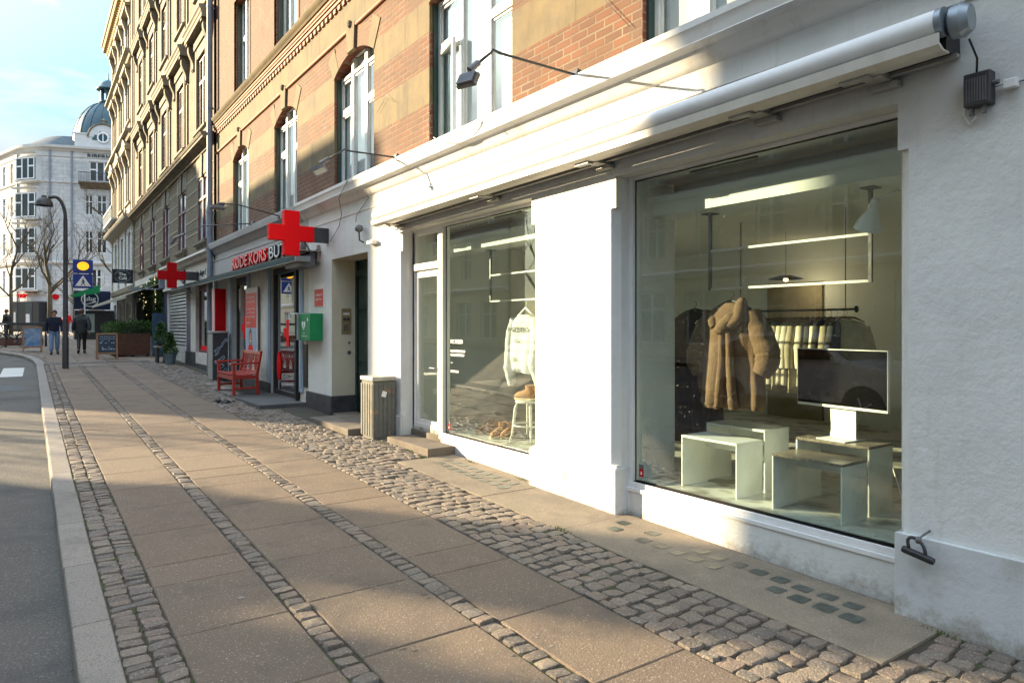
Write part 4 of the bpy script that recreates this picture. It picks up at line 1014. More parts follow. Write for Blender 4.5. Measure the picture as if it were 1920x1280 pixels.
# white sweatshirt with lettering
sw = thing('sweatshirt', 'white printed sweatshirt on a white hanger in the narrower window', 'sweatshirt', (4.98, 6.80, 2.05), rz=-90)
hanger(sw, .17, 'white_paint', .17)
garment('body', [(-.155, .09, .05, 0), (-.185, .17, .07, 0), (-.25, .245, .09, 0), (-.45, .265, .10, 0), (-.72, .265, .105, 0), (-.80, .23, .095, 0), (-.86, .225, .09, 0)], 'sweater', sw, 4, .010, seed=5)
sleeve('sleeve', [(-.20, 0, -.21), (-.28, 0, -.40), (-.33, .01, -.62), (-.345, 0, -.82), (-.31, 0, -.96), (-.30, 0, -1.04)], [.075, .085, .08, .078, .06, .045], 'sweater', sw, 2)
sleeve('sleeve', [(.20, 0, -.21), (.29, -.03, -.40), (.31, -.06, -.60), (.29, -.08, -.74), (.33, -.07, -.90), (.35, -.06, -1.02)], [.075, .09, .09, .085, .06, .045], 'sweater', sw, 6)
FT = Fr((0, 0, 0), 0)
for s_t, x_, z_, h_, w_ in (('INCSTUDIO', -.215, -.36, .055, .43), ('CREATIVE STUDIO', -.08, -.47, .012, .16), ('ART DIRECTION', -.08, -.495, .012, .12), ('CPH', -.03, -.56, .014, .05)):
    o = text('print', s_t, FT, x_, z_, -.118, h_, 'black', None, width=w_, depth=.001, bold=.002 if h_ > .03 else 0); o.parent = sw
# stool with a pair of boots on it, and boots on the floor
def boot(nm, mat, parent, M4, shaft=.10, sole='rubber_sole', l=.28):
    g = MB()
    secs = [(-.14, .002, .012), (-.135, .025, .02), (-.10, .042, .034), (-.04, .046, .042), (.02, .040, .055), (.08, .038, .068), (.12, .036, .07), (.138, .022, .05), (.142, .003, .03)]
    rings = []
    for (y, hw, hh) in secs:
        rings.append([M4 @ Vector((hw * math.cos(a) * (1 if math.sin(a) > 0 else 1.05), y * l / .28, .022 + hh + (hh if math.sin(a) > 0 else hh * .98) * math.sin(a))) for a in [2 * math.pi * k / 14 for k in range(14)]])
    g.loft(rings)
    rings = [[M4 @ Vector((rx * math.cos(a), .075 + dy + ry * math.sin(a), z)) for a in [2 * math.pi * k / 14 for k in range(14)]] for z, rx, ry, dy in ((.09, .036, .055, 0), (.13, .038, .055, .002), (.13 + shaft, .045, .062, .004), (.125 + shaft, .038, .055, .004))]
    g.loft(rings)
    o = build(nm, g, mat, parent, smooth=True, autos=60)
    g = MB()
    pl = [( .0, -.147), (.03, -.135), (.048, -.09), (.05, -.02), (.042, .06), (.042, .12), (.025, .146), (-.025, .146), (-.042, .12), (-.042, .06), (-.05, -.02), (-.048, -.09), (-.03, -.135)]
    g.ext([M4 @ Vector((x, y * l / .28, 0)) for x, y in pl], M4.to_3x3() @ Vector((0, 0, .024)))
    build('sole', g, sole, o, bevel=.003)
    return o
def pair(loc, rz, mat, label, shaft=.08, sole='rubber_sole', gap=.12, l=.28):
    t = thing('pair_of_boots', label, 'boots', loc)
    for s in (-1, 1):
        M4 = Matrix.Translation(Vector(loc)) @ Matrix.Rotation(R(rz + s * 3), 4, 'Z') @ Matrix.Translation((s * gap / 2, .02 * s, 0))
        boot('boot', mat, t, M4, shaft, sole, l)
    return t
st = thing('stool', 'white metal stool carrying a boot in the narrower window', 'stool', (4.90, 6.62, FZ))
g = MB(); g.lathe([(.001, .50), (.15, .50), (.165, .492), (.165, .47), (.155, .47), (.15, .488), (.001, .488)], (4.90, 6.62, FZ), 24); build('seat', g, 'frame_white', st, smooth=True, autos=35)
for k in range(4):
    a = math.pi / 4 + k * math.pi / 2 + .25; c, s = math.cos(a), math.sin(a); g = MB()
    g.tube([(4.9 + c * .13, 6.62 + s * .13, FZ + .485), (4.9 + c * .165, 6.62 + s * .165, FZ + .40), (4.9 + c * .20, 6.62 + s * .20, FZ + .10), (4.9 + c * .235, 6.62 + s * .235, FZ)], [.017, .019, .015, .010], 8); build('leg', g, 'frame_white', st, smooth=True)
g = MB(); g.tube([(4.9 + math.cos(a) * .192, 6.62 + math.sin(a) * .192, FZ + .20) for a in [2 * math.pi * k / 24 for k in range(25)]], .010, 6); build('foot_ring', g, 'frame_white', st, smooth=True)
b_ = thing('boot', 'light brown ankle boot standing on the white stool', 'boots', (4.86, 6.66, FZ + .50))
boot('upper', 'tan_suede', b_, Matrix.Translation((4.83, 6.62, FZ + .502)) @ Matrix.Rotation(R(-165), 4, 'Z'), .05)
boot('upper', 'tan_suede', b_, Matrix.Translation((4.95, 6.64, FZ + .502)) @ Matrix.Rotation(R(-165), 4, 'Z'), .05)
pair((4.80, 7.03, FZ), -115 + 45, 'tan_suede', 'tan suede ankle boots on the floor beside the stool', .06, gap=.11)
pair((4.92, 7.50, FZ), -120 + 40, 'brown_suede', 'dark brown suede shoes on the floor at the left of the tan boots', .0, gap=.13, l=.32)
# nested tables (upside-down U of sheet metal)
def utable(x0, x1, y0, y1, h, mat_top, label, grp, rot=0):
    t = thing('side_table', label, 'table', ((x0 + x1) / 2, (y0 + y1) / 2, FZ), grp)
    th = .012
    g = MB(); g.box(x0, x1, y0, y1, FZ + h - .02, FZ + h); build('top', g, mat_top, t, bevel=.002)
    for y in (y0, y1 - th): g = MB(); g.box(x0 + .001, x1 - .001, y + .0005, y + th - .0005, FZ, FZ + h - .0205); build('side_panel', g, 'table_white', t)
    g = MB(); g.box(x1 - .03, x1 - .02, y0 + th, y1 - th, FZ + h - .13, FZ + h - .021); build('stretcher', g, 'table_white', t)
G = 'nested bent-metal tables in the big window'
utable(4.62, 4.96, 3.46, 4.03, .44, 'table_white', 'low front white table of the left nested pair', G)
utable(4.99, 5.33, 3.46, 4.06, .515, 'table_white', 'taller white table behind, left nested pair', G)
utable(4.60, 4.93, 2.58, 3.13, .42, 'table_stone', 'low front table with stone-patterned top, right nested pair', G)
utable(4.96, 5.30, 2.58, 3.16, .505, 'table_stone', 'taller stone-topped table carrying the monitor', G)
# monitor
tv = thing('monitor', 'wide black monitor with a white edge and white foot on the right table', 'monitor', (5.12, 2.88, FZ + .505))
Xm = Matrix.Translation((5.12, 2.88, FZ + .505)) @ Matrix.Rotation(R(-6), 4, 'Z')
Lm = lambda p: Xm @ Vector(p)
g = MB(); g.box(-.015, .015, -.385, .385, .24, .695, X=Xm); bz = build('bezel', g, 'white_paint', tv, bevel=.004)
g = MB(); g.box(-.018, -.0152, -.377, .377, .262, .688, X=Xm); build('screen', g, 'screen', tv)
g = MB(); g.box(.02, .035, -.11, .11, .003, .36, X=Xm); g.box(-.13, .12, -.125, .125, .0005, .010, X=Xm); build('stand', g, 'white_paint', tv, bevel=.003)
g = MB(); g.tube([(5.28, 2.66, .86), (5.33, 2.60, .7), (5.30, 2.52, .5), (5.20, 2.40, FZ + .004), (5.0, 2.2, FZ + .004)], .004, 5); build('cable', g, 'white_paint', tv)
# white articulated lamp
dl = thing('work_lamp', 'white articulated lamp with a bell shade at the right of the big window', 'lamp', (4.75, 2.14, 2.62))
Xl = Matrix.Translation((4.64, 2.40, 2.50)) @ Matrix.Rotation(R(24), 4, 'X') @ Matrix.Rotation(R(-14), 4, 'Y')
g = MB(); pr = [(.022, .10), (.03, .055), (.034, .03), (.055, .0), (.078, -.05), (.088, -.10), (.084, -.101), (.074, -.05), (.05, -.004), (.001, .0)]
rings = [[Xl @ Vector((r * math.cos(a), r * math.sin(a), z)) for a in [2 * math.pi * k / 24 for k in range(24)]] for r, z in pr]; g.loft(rings)
build('shade', g, 'white_gloss', dl, smooth=True, autos=50)
g = MB(); g.lathe([(.001, .12), (.022, .115), (.028, .10), (.028, .045)], (0, 0, 0), 12, X=Matrix.Identity(3)); 
g.v = [Xl @ p for p in g.v]; build('socket', g, 'white_gloss', dl, smooth=True)
g = MB(); g.tube([Xl @ Vector((0, 0, .10)), (4.65, 2.24, 2.64), (4.68, 2.16, 2.60), (4.70, 2.06, 2.64)], .009, 6); g.box(4.72, 4.76, 2.042, 2.07, 2.58, 2.74); build('arm', g, 'white_gloss', dl)
# wall rail with clothes at the back
rl = thing('clothes_rail', 'dark wall-mounted rail full of clothes at the back of the shop', 'clothes rail', (7.0, 4.4, 1.93))
g = MB(); g.tube([(7.02, 5.25, 1.93), (7.02, 3.80, 1.93)], .012, 8); build('bar', g, 'dark_metal', rl)
g = MB(); g.lathe([(.001, 0), (.035, 0), (.035, .012), (.001, .012)], (7.02, 3.79, 1.93), 12, X=Matrix.Rotation(R(90), 3, 'X')); build('end_plate', g, 'dark_metal', rl)
g = MB(); g.tube([(7.02, 5.2, 1.93), (7.02, 5.2, 3.0)], .01, 6); g.tube([(7.02, 3.9, 1.93), (7.02, 3.9, 3.0)], .006, 6); build('hanger_rod', g, 'mid_metal', rl)
protos = []
def hung(mat, lab, seed, L):
    t = thing('hanging_garment', lab, 'garment', (7.02, 5, 1.915), 'clothes hanging on the back rail', rz=0)
    t.rotation_euler = (0, 0, 0); ORG[t.name] = Vector((0, 0, 0))
    hanger(t, .18, 'light_wood', .12)
    garment('body', [(-.09, .05, .02, 0), (-.13, .17, .035, 0), (-.2, .22, .045, 0), (-L * .6, .23, .05, 0), (-L, .24, .055, 0)], mat, t, 4, .012, 20, seed)
    for s in (-1, 1): sleeve('sleeve', [(s * .18, 0, -.17), (s * .235, 0, -.4), (s * .24, 0, -.62)], [.05, .055, .04], mat, t, seed)
    return t
P_ = [hung('garment_cream', 'cream garment among the crowded hangers on the back rail', 1, .82), hung('garment_black', 'black garment among the crowded hangers on the back rail', 2, .70), hung('garment_sand', 'sand-coloured garment among the crowded hangers on the back rail', 3, .88)]
order = [0, 2, 1, 0, 0, 2, 1, 0, 2, 0, 0, 2, 0, 1, 0, 1, 2, 1, 1]
used = set()
for i, k in enumerate(order):
    loc = (7.02, 5.15 - i * .068, 1.915); rz = R(rnd.uniform(-14, 14) + 8)
    if k not in used: P_[k].location = loc; P_[k].rotation_euler = (0, 0, rz); used.add(k)
    else: copy_tree(P_[k], None, loc, rz=rz)
lt = hung('garment_cream', 'cream long-sleeved top with black trim facing out at the end of the back rail', 4, .66)
lt.location = (6.98, 3.88, 1.915); lt.rotation_euler = (0, 0, R(-60)); lt['label'] = 'cream long-sleeved top turned outwards at the right end of the rail'
# pendant: dark disc lamp throwing a warm light on the back wall
pd = thing('pendant_lamp', 'flat dark disc lamp hanging in the back of the shop, glowing warm', 'lamp', (8.2, 5.37, 2.38))
g = MB(); g.lathe([(.001, .05), (.08, .045), (.22, .0), (.215, -.005), (.07, .035), (.001, .04)], (8.2, 5.37, 2.38), 24); build('shade', g, 'dark_metal', pd, smooth=True, autos=50)
g = MB(); g.tube([(8.2, 5.37, 2.42), (8.2, 5.37, 3.0)], .003, 5); build('cord', g, 'black', pd)
g = MB(); g.lathe([(.001, -.03), (.03, -.02), (.035, .0), (.02, .03)], (8.2, 5.37, 2.37), 12); build('bulb', g, 'fairy_light', pd, smooth=True)
L = bpy.data.lights.new('pendant_bulb', 'POINT'); L.energy = 1.6; L.color = (1, .72, .4); L.shadow_soft_size = .05
lo = bpy.data.objects.new('pendant_bulb', L); lo.location = (9.1, 5.65, 2.3); COL.objects.link(lo)
# ---------------------------------------------------------------- charity shop front (Y 12.6 .. 20.5) in building 1
g = MB()
rk_holes = [Yr(13.10, 15.05) + (-.5, 2.98), Yr(16.95, 18.45) + (.55, 2.98)]
gridwall(g, F1, -20.5, -12.62, -.5, 3.73, rk_holes, .45, lambda x, z: 0 if z < 3.06 else 1, zs=[3.06])
build('shop_wall', g, ['dirty_white', 'grey_fascia'], B1)
g = MB(); g.prof(F1, [(0, 3.10), (-.03, 3.10), (-.035, 3.52), (-.05, 3.54), (-.05, 3.57), (0, 3.58)], -20.5, -12.9); build('fascia_board', g, 'grey_fascia', B1)
for a, b in ((15.05, 15.30), (16.72, 16.95), (18.45, 18.72), (12.9, 13.10), (20.1, 20.3)):
    g = MB(); g.fb(F1, -b, -a, .5, 3.05, -.03, -.001)
    g.fb(F1, -b + .05, -a - .05, .6, 2.95, -.045, -.0305)
    build('pilaster', g, 'pale_blue', B1, bevel=.008)
g = MB(); g.fb(F1, -16.95, -15.05, -.3, .55, -.035, -.0015); build('plinth', g, 'black_plinth', B1, bevel=.006); g = MB(); g.fb(F1, -20.5, -16.96, -.3, .52, -.034, -.001); build('plinth', g, 'black_plinth', B1, bevel=.006)
# door unit
DK = MB()
DK.fb(F1, -15.05, -13.10, 2.86, 2.98, .05, .14)
for x in (-15.05, -13.62, -13.19): DK.fb(F1, x, x + .08, .30, 2.86, .05, .14)
DK.fb(F1, -14.97, -13.62, .30, .42, .05, .14)
dr = build('door_frame', DK, 'black', B1)
g = MB(); g.fb(F1, -14.97, -13.62, .42, 2.86, .09, .102); build('pane', g, 'dark_glass', dr)
g = MB(); g.fb(F1, -13.54, -13.19, .30, 2.86, .30, .34); build('inner_door', g, 'black', dr)
g = MB(); g.fb(F1, -13.54, -13.19, 2.25, 2.80, .28, .30); build('door_banner', g, 'red_sign_dark', dr)
# open leaf standing out to the street, hinged at Y 13.15
FD = Fr((4.25, 13.16, 0), 180)
g = MB()
g.fb(FD, .0, .075, .32, 2.84, -.02, .02); g.fb(FD, .0, .0751, .32, .40, -.021, .021)
build('door_leaf_edge', g, 'black', dr)
g = MB(); g.fb(F1, -15.05, -13.1, -.2, .30, .02, .14); build('door_sill', g, 'galv', dr)
# interior glimpse
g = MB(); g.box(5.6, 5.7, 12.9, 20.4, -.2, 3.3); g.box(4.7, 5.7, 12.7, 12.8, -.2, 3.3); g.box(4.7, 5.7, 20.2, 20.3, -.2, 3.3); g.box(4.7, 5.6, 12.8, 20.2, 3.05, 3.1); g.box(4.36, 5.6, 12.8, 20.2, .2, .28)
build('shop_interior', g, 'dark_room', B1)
g = MB(); g.box(4.45, 4.9, 13.62, 14.9, .30, .36); build('red_display_base', g, 'red_sign', B1); g = MB(); g.box(4.45, 4.9, 17.0, 18.4, .58, .64); build('red_display_base', g, 'red_sign', B1)
g = MB(); g.box(5.0, 5.05, 13.2, 14.9, .3, 1.5); g.box(4.9, 4.95, 17.0, 18.3, .64, 1.5); g.box(4.7, 4.75, 13.3, 14.9, 2.5, 2.9); build('red_shop_display', g, 'red_sign_dark', B1)
# window
g = MB()
for q in ((-18.45, -18.37, .55, 2.98), (-17.03, -16.95, .55, 2.98), (-18.37, -17.03, .55, .62), (-18.37, -17.03, 2.80, 2.98)): g.fb(F1, *q, .10, .18)
wf = build('window_frame', g, 'black', B1)
g = MB(); g.fb(F1, -18.37, -17.03, .62, 2.80, .13, .142); build('pane', g, 'dark_glass', wf)
g = MB(); g.fb(F1, -17.12, -16.96, .62, 2.8, .02, .1); build('red_blind', g, 'red_sign_dark', wf)
def cross2(parent, x, z, a, F, d, mat, nm='cross_decal', th=.002):
    g = MB(); b = a * .34 / 1.0
    g.fb(F, x - b / 2, x + b / 2, z - a / 2, z + a / 2, d, d + th); g.fb(F, x - a / 2, x - b / 2, z - b / 2, z + b / 2, d, d + th); g.fb(F, x + b / 2, x + a / 2, z - b / 2, z + b / 2, d, d + th)
    return build(nm, g, mat, parent)
cross2(dr, -14.15, 1.62, .55, F1, .08, 'red_sign'); cross2(wf, -17.75, 1.72, .55, F1, .12, 'red_sign')
def banner_shape(parent, x, z, w, h, d, mat):
    g = MB(); g.ext([F1.p(x - w / 2, z + h / 2, d), F1.p(x + w / 2, z + h / 2, d), F1.p(x + w / 2, z - h * .2, d), F1.p(x, z - h / 2, d), F1.p(x - w / 2, z - h * .2, d)], F1.p(0, 0, .002) - F1.p(0, 0, 0)); return build('door_sticker', g, mat, parent)
banner_shape(dr, -13.78, 2.42, .24, .62, .082, 'dirty_white'); banner_shape(wf, -18.22, 2.4, .22, .6, .125, 'dirty_white')
g = MB(); g.lathe([(.001, 0), (.14, 0), (.14, .002), (.001, .002)], F1.p(-14.75, .92, .08), 20, X=Matrix.Rotation(R(90), 3, 'Y')); g.v = [Vector((p.x, p.y, .92 + (p.z - .92) * 2.2)) for p in g.v]; build('round_red_sticker', g, 'red_sign', dr)
# fascia letters
text('fascia_letters', 'RØDE KORS', F1, -18.20, 3.17, -.037, .28, 'red_sign', B1, width=3.05, depth=.022, bold=.010)
text('fascia_letters', 'RØDE KORS', F1, -18.18, 3.178, -.0825, .265, 'pink_edge', B1, width=3.01, depth=.002, bold=-.001)
text('fascia_letters', 'BUTIK', F1, -14.95, 3.17, -.037, .28, 'black', B1, width=1.75, depth=.022, bold=.010)
text('fascia_letters', 'BUTIK', F1, -14.93, 3.178, -.0825, .265, 'white_paint', B1, width=1.71, depth=.002, bold=-.001)
# poster on the pier
po = thing('poster', 'red poster with a smiling portrait on the pier behind the bench', 'poster', (4.2, 16.4, 1.9))
g = MB(); g.fb(F1, -16.85, -15.88, 1.18, 2.64, -.075, -.046); build('frame', g, 'alu', po)
g = MB(); g.fb(F1, -16.82, -15.91, 1.72, 2.52, -.079, -.0751); build('red_field', g, 'poster_red', po)
g = MB(); g.fb(F1, -16.82, -15.91, 1.21, 1.719, -.079, -.0751); build('photo', g, 'pale_blue', po)
FP = Fr((4.171, 16.4, 1.42), -90)
g = MB(); g.ext([FP.p(.13 * math.cos(a) + .0, .22 * math.sin(a) + .06, -.0) for a in [2 * math.pi * k / 24 for k in range(24)]], (-.002, 0, 0)); build('hair', g, 'hair', po)
g = MB(); g.ext([FP.p(.10 * math.cos(a) + .01, .15 * math.sin(a) + .05, -.002) for a in [2 * math.pi * k / 24 for k in range(24)]], (-.002, 0, 0)); build('portrait', g, 'skin', po)
g = MB(); g.fb(FP, -.035, .055, -.01, .012, -.006, -.004); build('smile', g, 'white_paint', po)
g = MB(); g.ext([FP.p(x, z, -.003) for x, z in ((-.2, -.20), (.24, -.20), (.16, -.09), (.0, -.11), (-.13, -.09))], (-.002, 0, 0)); build('shirt', g, 'red_sign', po)
for i, (s_t, z) in enumerate((('Find dig selv', 2.40), ('i vores butik', 2.30), ('Vi mangler frivillige', 2.14), ('og vi har brug for', 2.05), ('netop din hjælp', 1.96), ('Kom ind', 1.82))):
    text('poster_text', s_t, F1, -16.76, z, -.080, .055 if i < 2 else .04, 'white_paint', po, width=.72 if i < 5 else .3, depth=.0005)
# red box sign seen edge-on, and small wall signs
sg = thing('projecting_sign', 'narrow red-and-pink box sign standing out from the front left of the posters', 'sign', (4.2, 19.3, 2.2))
g = MB(); g.box(3.98, 4.248, 19.18, 19.46, 1.62, 2.74); build('box', g, 'red_sign_dark', sg, bevel=.004)
g = MB(); g.box(3.965, 3.979, 19.17, 19.47, 1.61, 2.75); build('face', g, 'pink_edge', sg)
ns = thing('wall_sign', 'small red notice with white lettering on the white pier above the defibrillator', 'sign', (4.25, 12.05, 2.25))
g = MB(); g.fb(F1, -12.27, -11.80, 2.10, 2.42, -.012, -.0); g.fb(F1, -12.27, -11.80, 2.421, 2.50, -.011, -.0); build('plate', g, 'white_paint', ns)
g = MB(); g.fb(F1, -12.26, -11.81, 2.11, 2.415, -.014, -.0122); build('red_field', g, 'poster_red', ns)
text('notice_text', 'Indgang til', F1, -12.2, 2.30, -.015, .045, 'white_paint', ns, width=.32, depth=.0005); text('notice_text', 'Røde Kors', F1, -12.2, 2.22, -.015, .045, 'white_paint', ns, width=.30, depth=.0005)
# defibrillator cabinet
ae = thing('defibrillator_cabinet', 'green defibrillator sign plate beside a clear-fronted grey wall cabinet', 'cabinet', (4.1, 12.2, 1.7))
g = MB(); g.box(4.02, 4.249, 11.86, 12.42, 1.50, 1.98); build('plate', g, 'green_sign', ae, bevel=.006)
FA = Fr((4.02, 0, 0), -90)
g = MB()
hp = []
for k in range(30):
    t = 2 * math.pi * k / 30; hp.append((.0095 * 16 * math.sin(t) ** 3 * .62, .0095 * (13 * math.cos(t) - 5 * math.cos(2 * t) - 2 * math.cos(3 * t) - math.cos(4 * t)) * .62))
g.ext([FA.p(-12.2 + a, 1.77 + b, -.002) for a, b in hp], (-.002, 0, 0)); build('heart_symbol', g, 'white_paint', ae)
g = MB(); g.ext([FA.p(-12.2 + a, 1.77 + b, -.005) for a, b in ((.015, .05), (-.03, .0), (-.004, .0), (-.016, -.05), (.032, .012), (.006, .012), (.03, .05))], (-.001, 0, 0)); build('bolt_symbol', g, 'green_sign', ae)
cross2(ae, -11.99, 1.87, .07, FA, -.004, 'white_paint', 'cross_symbol')
text('cabinet_text', 'AED', FA, -12.24, 1.62, -.003, .03, 'white_paint', ae, width=.10, depth=.0005); text('cabinet_text', 'Hjertestarter', FA, -12.3, 1.57, -.003, .03, 'white_paint', ae, width=.3, depth=.0005)
g = MB(); g.box(3.98, 4.249, 12.46, 12.86, 1.50, 2.0); build('cabinet_box', g, 'clear_grey', ae, bevel=.02)
g = MB(); g.box(3.955, 3.979, 12.48, 12.84, 1.52, 1.98); build('cabinet_window', g, 'dark_glass', ae)
g = MB(); g.box(4.0, 4.04, 12.55, 12.7, 1.62, 1.82); build('device', g, 'white_paint', ae)
g = MB(); g.fb(F1, -12.86, -12.66, .62, 1.42, -.02, -.001); build('notice_board', g, 'black', B1)
# awning (dark, half rolled in) and flood box
da = thing('shop_awning', 'dark green fabric awning rolled in above the charity shop', 'awning', (4.0, 16, 3.0))
g = MB(); g.loft([[(4.20, y, 3.12), (3.80, y, 2.98), (3.80, y, 2.90), (3.83, y, 2.90), (3.84, y, 2.96), (4.20, y, 3.08)] for y in (12.0, 20.55)]); build('fabric', g, 'dark_awning', da)
g = MB(); g.box(3.79, 3.845, 11.98, 20.57, 2.885, 2.899); build('front_bar', g, 'cream_awning', da)
g = MB(); g.box(3.79, 4.05, 11.90, 11.99, 2.88, 2.98); build('end_bracket', g, 'zinc', da, bevel=.01)
g = MB(); g.fb(F1, -20.5, -12.2, 3.03, 3.10, -.20, -.036); build('housing', g, 'black', da)
fbx = thing('lamp_box', 'grey metal lamp box on a bracket below the large red cross', 'lamp', (4.0, 12.3, 3.05))
g = MB(); g.box(3.86, 4.16, 12.0, 12.75, 2.80, 3.06); build('housing', g, 'mid_metal', fbx, bevel=.01)
g = MB(); g.box(3.80, 4.249, 11.95, 12.8, 3.075, 3.095); g.box(4.20, 4.249, 12.0, 12.06, 2.9, 3.2); build('bracket', g, 'galv', fbx)
g = MB(); g.lathe([(.05, 0), (.06, .1), (.04, .2), (.001, .22)], (4.06, 12.35, 3.10), 10); build('cap', g, 'mid_metal', fbx, smooth=True, autos=40)
def redcross(y, x0, zc, label, mat, boxx=4.25, s=.75):
    t = thing('red_cross_sign', label, 'sign', (boxx, y, zc), 'red cross signs projecting over the pavement')
    F = Fr((x0, y, 0), 0); a = s * .345; g = MB(); th = .14
    P = [(0, -a / 2), (s / 2 - a / 2, -a / 2), (s / 2 - a / 2, -s / 2), (s / 2 + a / 2, -s / 2), (s / 2 + a / 2, -a / 2), (s, -a / 2), (s, a / 2), (s / 2 + a / 2, a / 2), (s / 2 + a / 2, s / 2), (s / 2 - a / 2, s / 2), (s / 2 - a / 2, a / 2), (0, a / 2)]
    g.ext([F.p(x, zc + z, 0) for x, z in P], (0, th, 0)); build('cross', g, mat, t, bevel=.005)
    g = MB(); g.box(x0 + s + .001, boxx, y + .008, y + th - .008, zc - a / 2 + .006, zc + a / 2 - .006); build('mounting_box', g, 'dark_metal', t)
    g = MB(); g.tube([(x0 + s * .8, y + th * .5, zc - s * .16), (boxx - .15, y + th * .6, zc - .52)], .012, 6); build('stay', g, 'dark_metal', t)
    return t
redcross(11.56, 3.24, 3.32, 'big bright red cross sign nearest to the white shop', 'red_sign')
redcross(22.5, 3.10, 3.27, 'smaller darker red cross sign above the roller shutter', 'red_sign_dark', 4.2, .76)
# drainpipe between the buildings
dp = thing('drainpipe', 'grey-blue drainpipe running down between the brick buildings', 'drainpipe', (4.15, 20.5, .4))
g = MB(); g.tube([(4.12, 20.5, gz(20.5)), (4.12, 20.5, 17)], .075, 12); build('pipe', g, 'pipe_grey', dp, smooth=True, autos=40)
for z in (1.6, 3.9, 4.9, 7.8, 10.6): 
    g = MB(); g.tube([(4.12, 20.5, z), (4.12, 20.5, z + .06)], .088, 12); g.box(4.12, 4.25, 20.48, 20.52, z, z + .03); build('collar', g, 'pipe_grey', dp)
# bench
def bench():
    t = thing('park_bench', 'red wooden bench with fan-patterned back outside the charity shop', 'bench', (3.68, 15.5, gz(15.5)), rz=-90)
    # local: x right (towards the camera side), y towards the wall, z up; seat front at y = -.27
    L = 1.36; h = L / 2; W = 'red_wood'
    def b(nm, m, bev=.006): return build(nm, m, W, t, bevel=bev, local=True)
    for s in (-1, 1):
        g = MB(); g.box(s * h - .03, s * h + .03, -.27, -.21, 0, .64); b('front_leg', g)
        g = MB(); g.ext([(s * h - .03, .20, 0), (s * h - .03, .26, 0), (s * h - .03, .25, .42), (s * h - .03, .33, .90), (s * h - .03, .28, .90), (s * h - .03, .19, .42)], (.06, 0, 0)); b('rear_leg', g)
        g = MB(); g.ext([(s * h - .04, -.33, .635), (s * h - .04, -.30, .665), (s * h - .04, -.1, .668), (s * h - .04, .26, .68), (s * h - .04, .26, .645), (s * h - .04, -.1, .632), (s * h - .04, -.3, .625)], (.08, 0, 0)); b('armrest', g)
        g = MB(); g.box(s * h - .02, s * h + .02, -.21, .20, .12, .165); b('stretcher', g)
        g = MB(); g.box(s * h - .02, s * h + .02, -.21, .195, .33, .40); b('seat_rail', g)
    g = MB(); g.box(-h + .031, h - .031, -.265, -.23, .31, .395); b('apron', g)
    for k in range(7):
        y = -.28 + k * .072; g = MB(); z = .415 - .02 * math.sin(math.pi * k / 6); g.box(-h + .031 if k == 0 else -h - .028, h - .031 if k == 0 else h + .028, y, y + .055, z, z + .022)
        if k in (0, 6): g = MB(); g.box(-h + .031, h - .031, y, y + .055, z, z + .022)
        b('seat_slat', g, .003)
    ang = math.atan2(.07, .46)
    X = Matrix.Translation((0, .235, .44)) @ Matrix.Rotation(-ang, 4, 'X')
    g = MB(); g.box(-h + .031, h - .031, -.015, .02, .385, .455, X=X); b('top_rail', g)
    g = MB(); g.box(-h + .031, h - .031, -.015, .02, .0, .05, X=X); b('lower_rail', g)
    g = MB()
    for k in range(3):
        xc = -.43 + k * .43
        for j in range(5):
            a = (j - 2) * .075; g.ext([X @ Vector(p) for p in ((xc + a * .4 - .012, -.004, .05), (xc + a * .4 + .012, -.004, .05), (xc + a * 1.2 + .012, -.004, .385), (xc + a * 1.2 - .012, -.004, .385))], X.to_3x3() @ Vector((0, .012, 0)))
        if k < 2:
            for sgn in (1, -1): 
                x0 = xc + .215; g.ext([X @ Vector(p) for p in ((x0 + sgn * .14 - .012, .010, .05), (x0 + sgn * .14 + .012, .010, .05), (x0 - sgn * .14 + .012, .010, .385), (x0 - sgn * .14 - .012, .010, .385))], X.to_3x3() @ Vector((0, .008, 0)))
    b('back_fretwork', g, .002)
    return t
bench()
# graffiti-covered street cabinet by the drainpipe
gc = thing('utility_cabinet', 'narrow dark utility cabinet covered in pale graffiti beside the bench', 'utility cabinet', (3.95, 18.6, gz(19)))
z = gz(18.6)
g = MB(); g.box(3.76, 4.12, 18.35, 18.86, z, z + 1.18); build('body', g, 'dark_metal', gc, bevel=.01)
g = MB(); g.box(3.74, 4.14, 18.33, 18.88, z + 1.181, z + 1.23); build('lid', g, 'galv', gc, bevel=.01)
g = MB(); g.box(3.75, 3.759, 18.36, 18.85, z + .02, z + 1.16); build('side_sheet', g, 'galv', gc)
g = MB(); rg = random.Random(11)
for k in range(9):
    cx, cz = 3.94 + rg.uniform(-.1, .1), z + .12 + k * .11; a0 = rg.uniform(0, 6); pts = [(cx + (.05 + .04 * math.sin(i * 1.3 + a0)) * math.cos(i * .7 + a0), 18.343, cz + (.05 + .03 * math.cos(i * 1.1)) * math.sin(i * .9 + a0)) for i in range(14)]
    g.tube(pts, .006, 4)
build('graffiti', g, 'pale_blue', gc)
db = thing('leaf_litter', 'small dark heap of wet rubbish on the cobbles before the bench', 'rubbish', (3.05, 13.9, gz(13.9)))
g = MB()
for k in range(60): 
    x, y = 3.05 + rnd.gauss(0, .07), 13.95 + rnd.gauss(0, .16); X = Matrix.Translation((x, y, gz(y) + .012 + abs(rnd.gauss(0, .012)))) @ Matrix.Rotation(rnd.uniform(0, 3), 4, 'Z') @ Matrix.Rotation(rnd.uniform(-.8, .8), 4, 'X'); g.box(-.025, .025, -.02, .02, -.003, .003, X=X)
build('scraps', g, 'black', db)
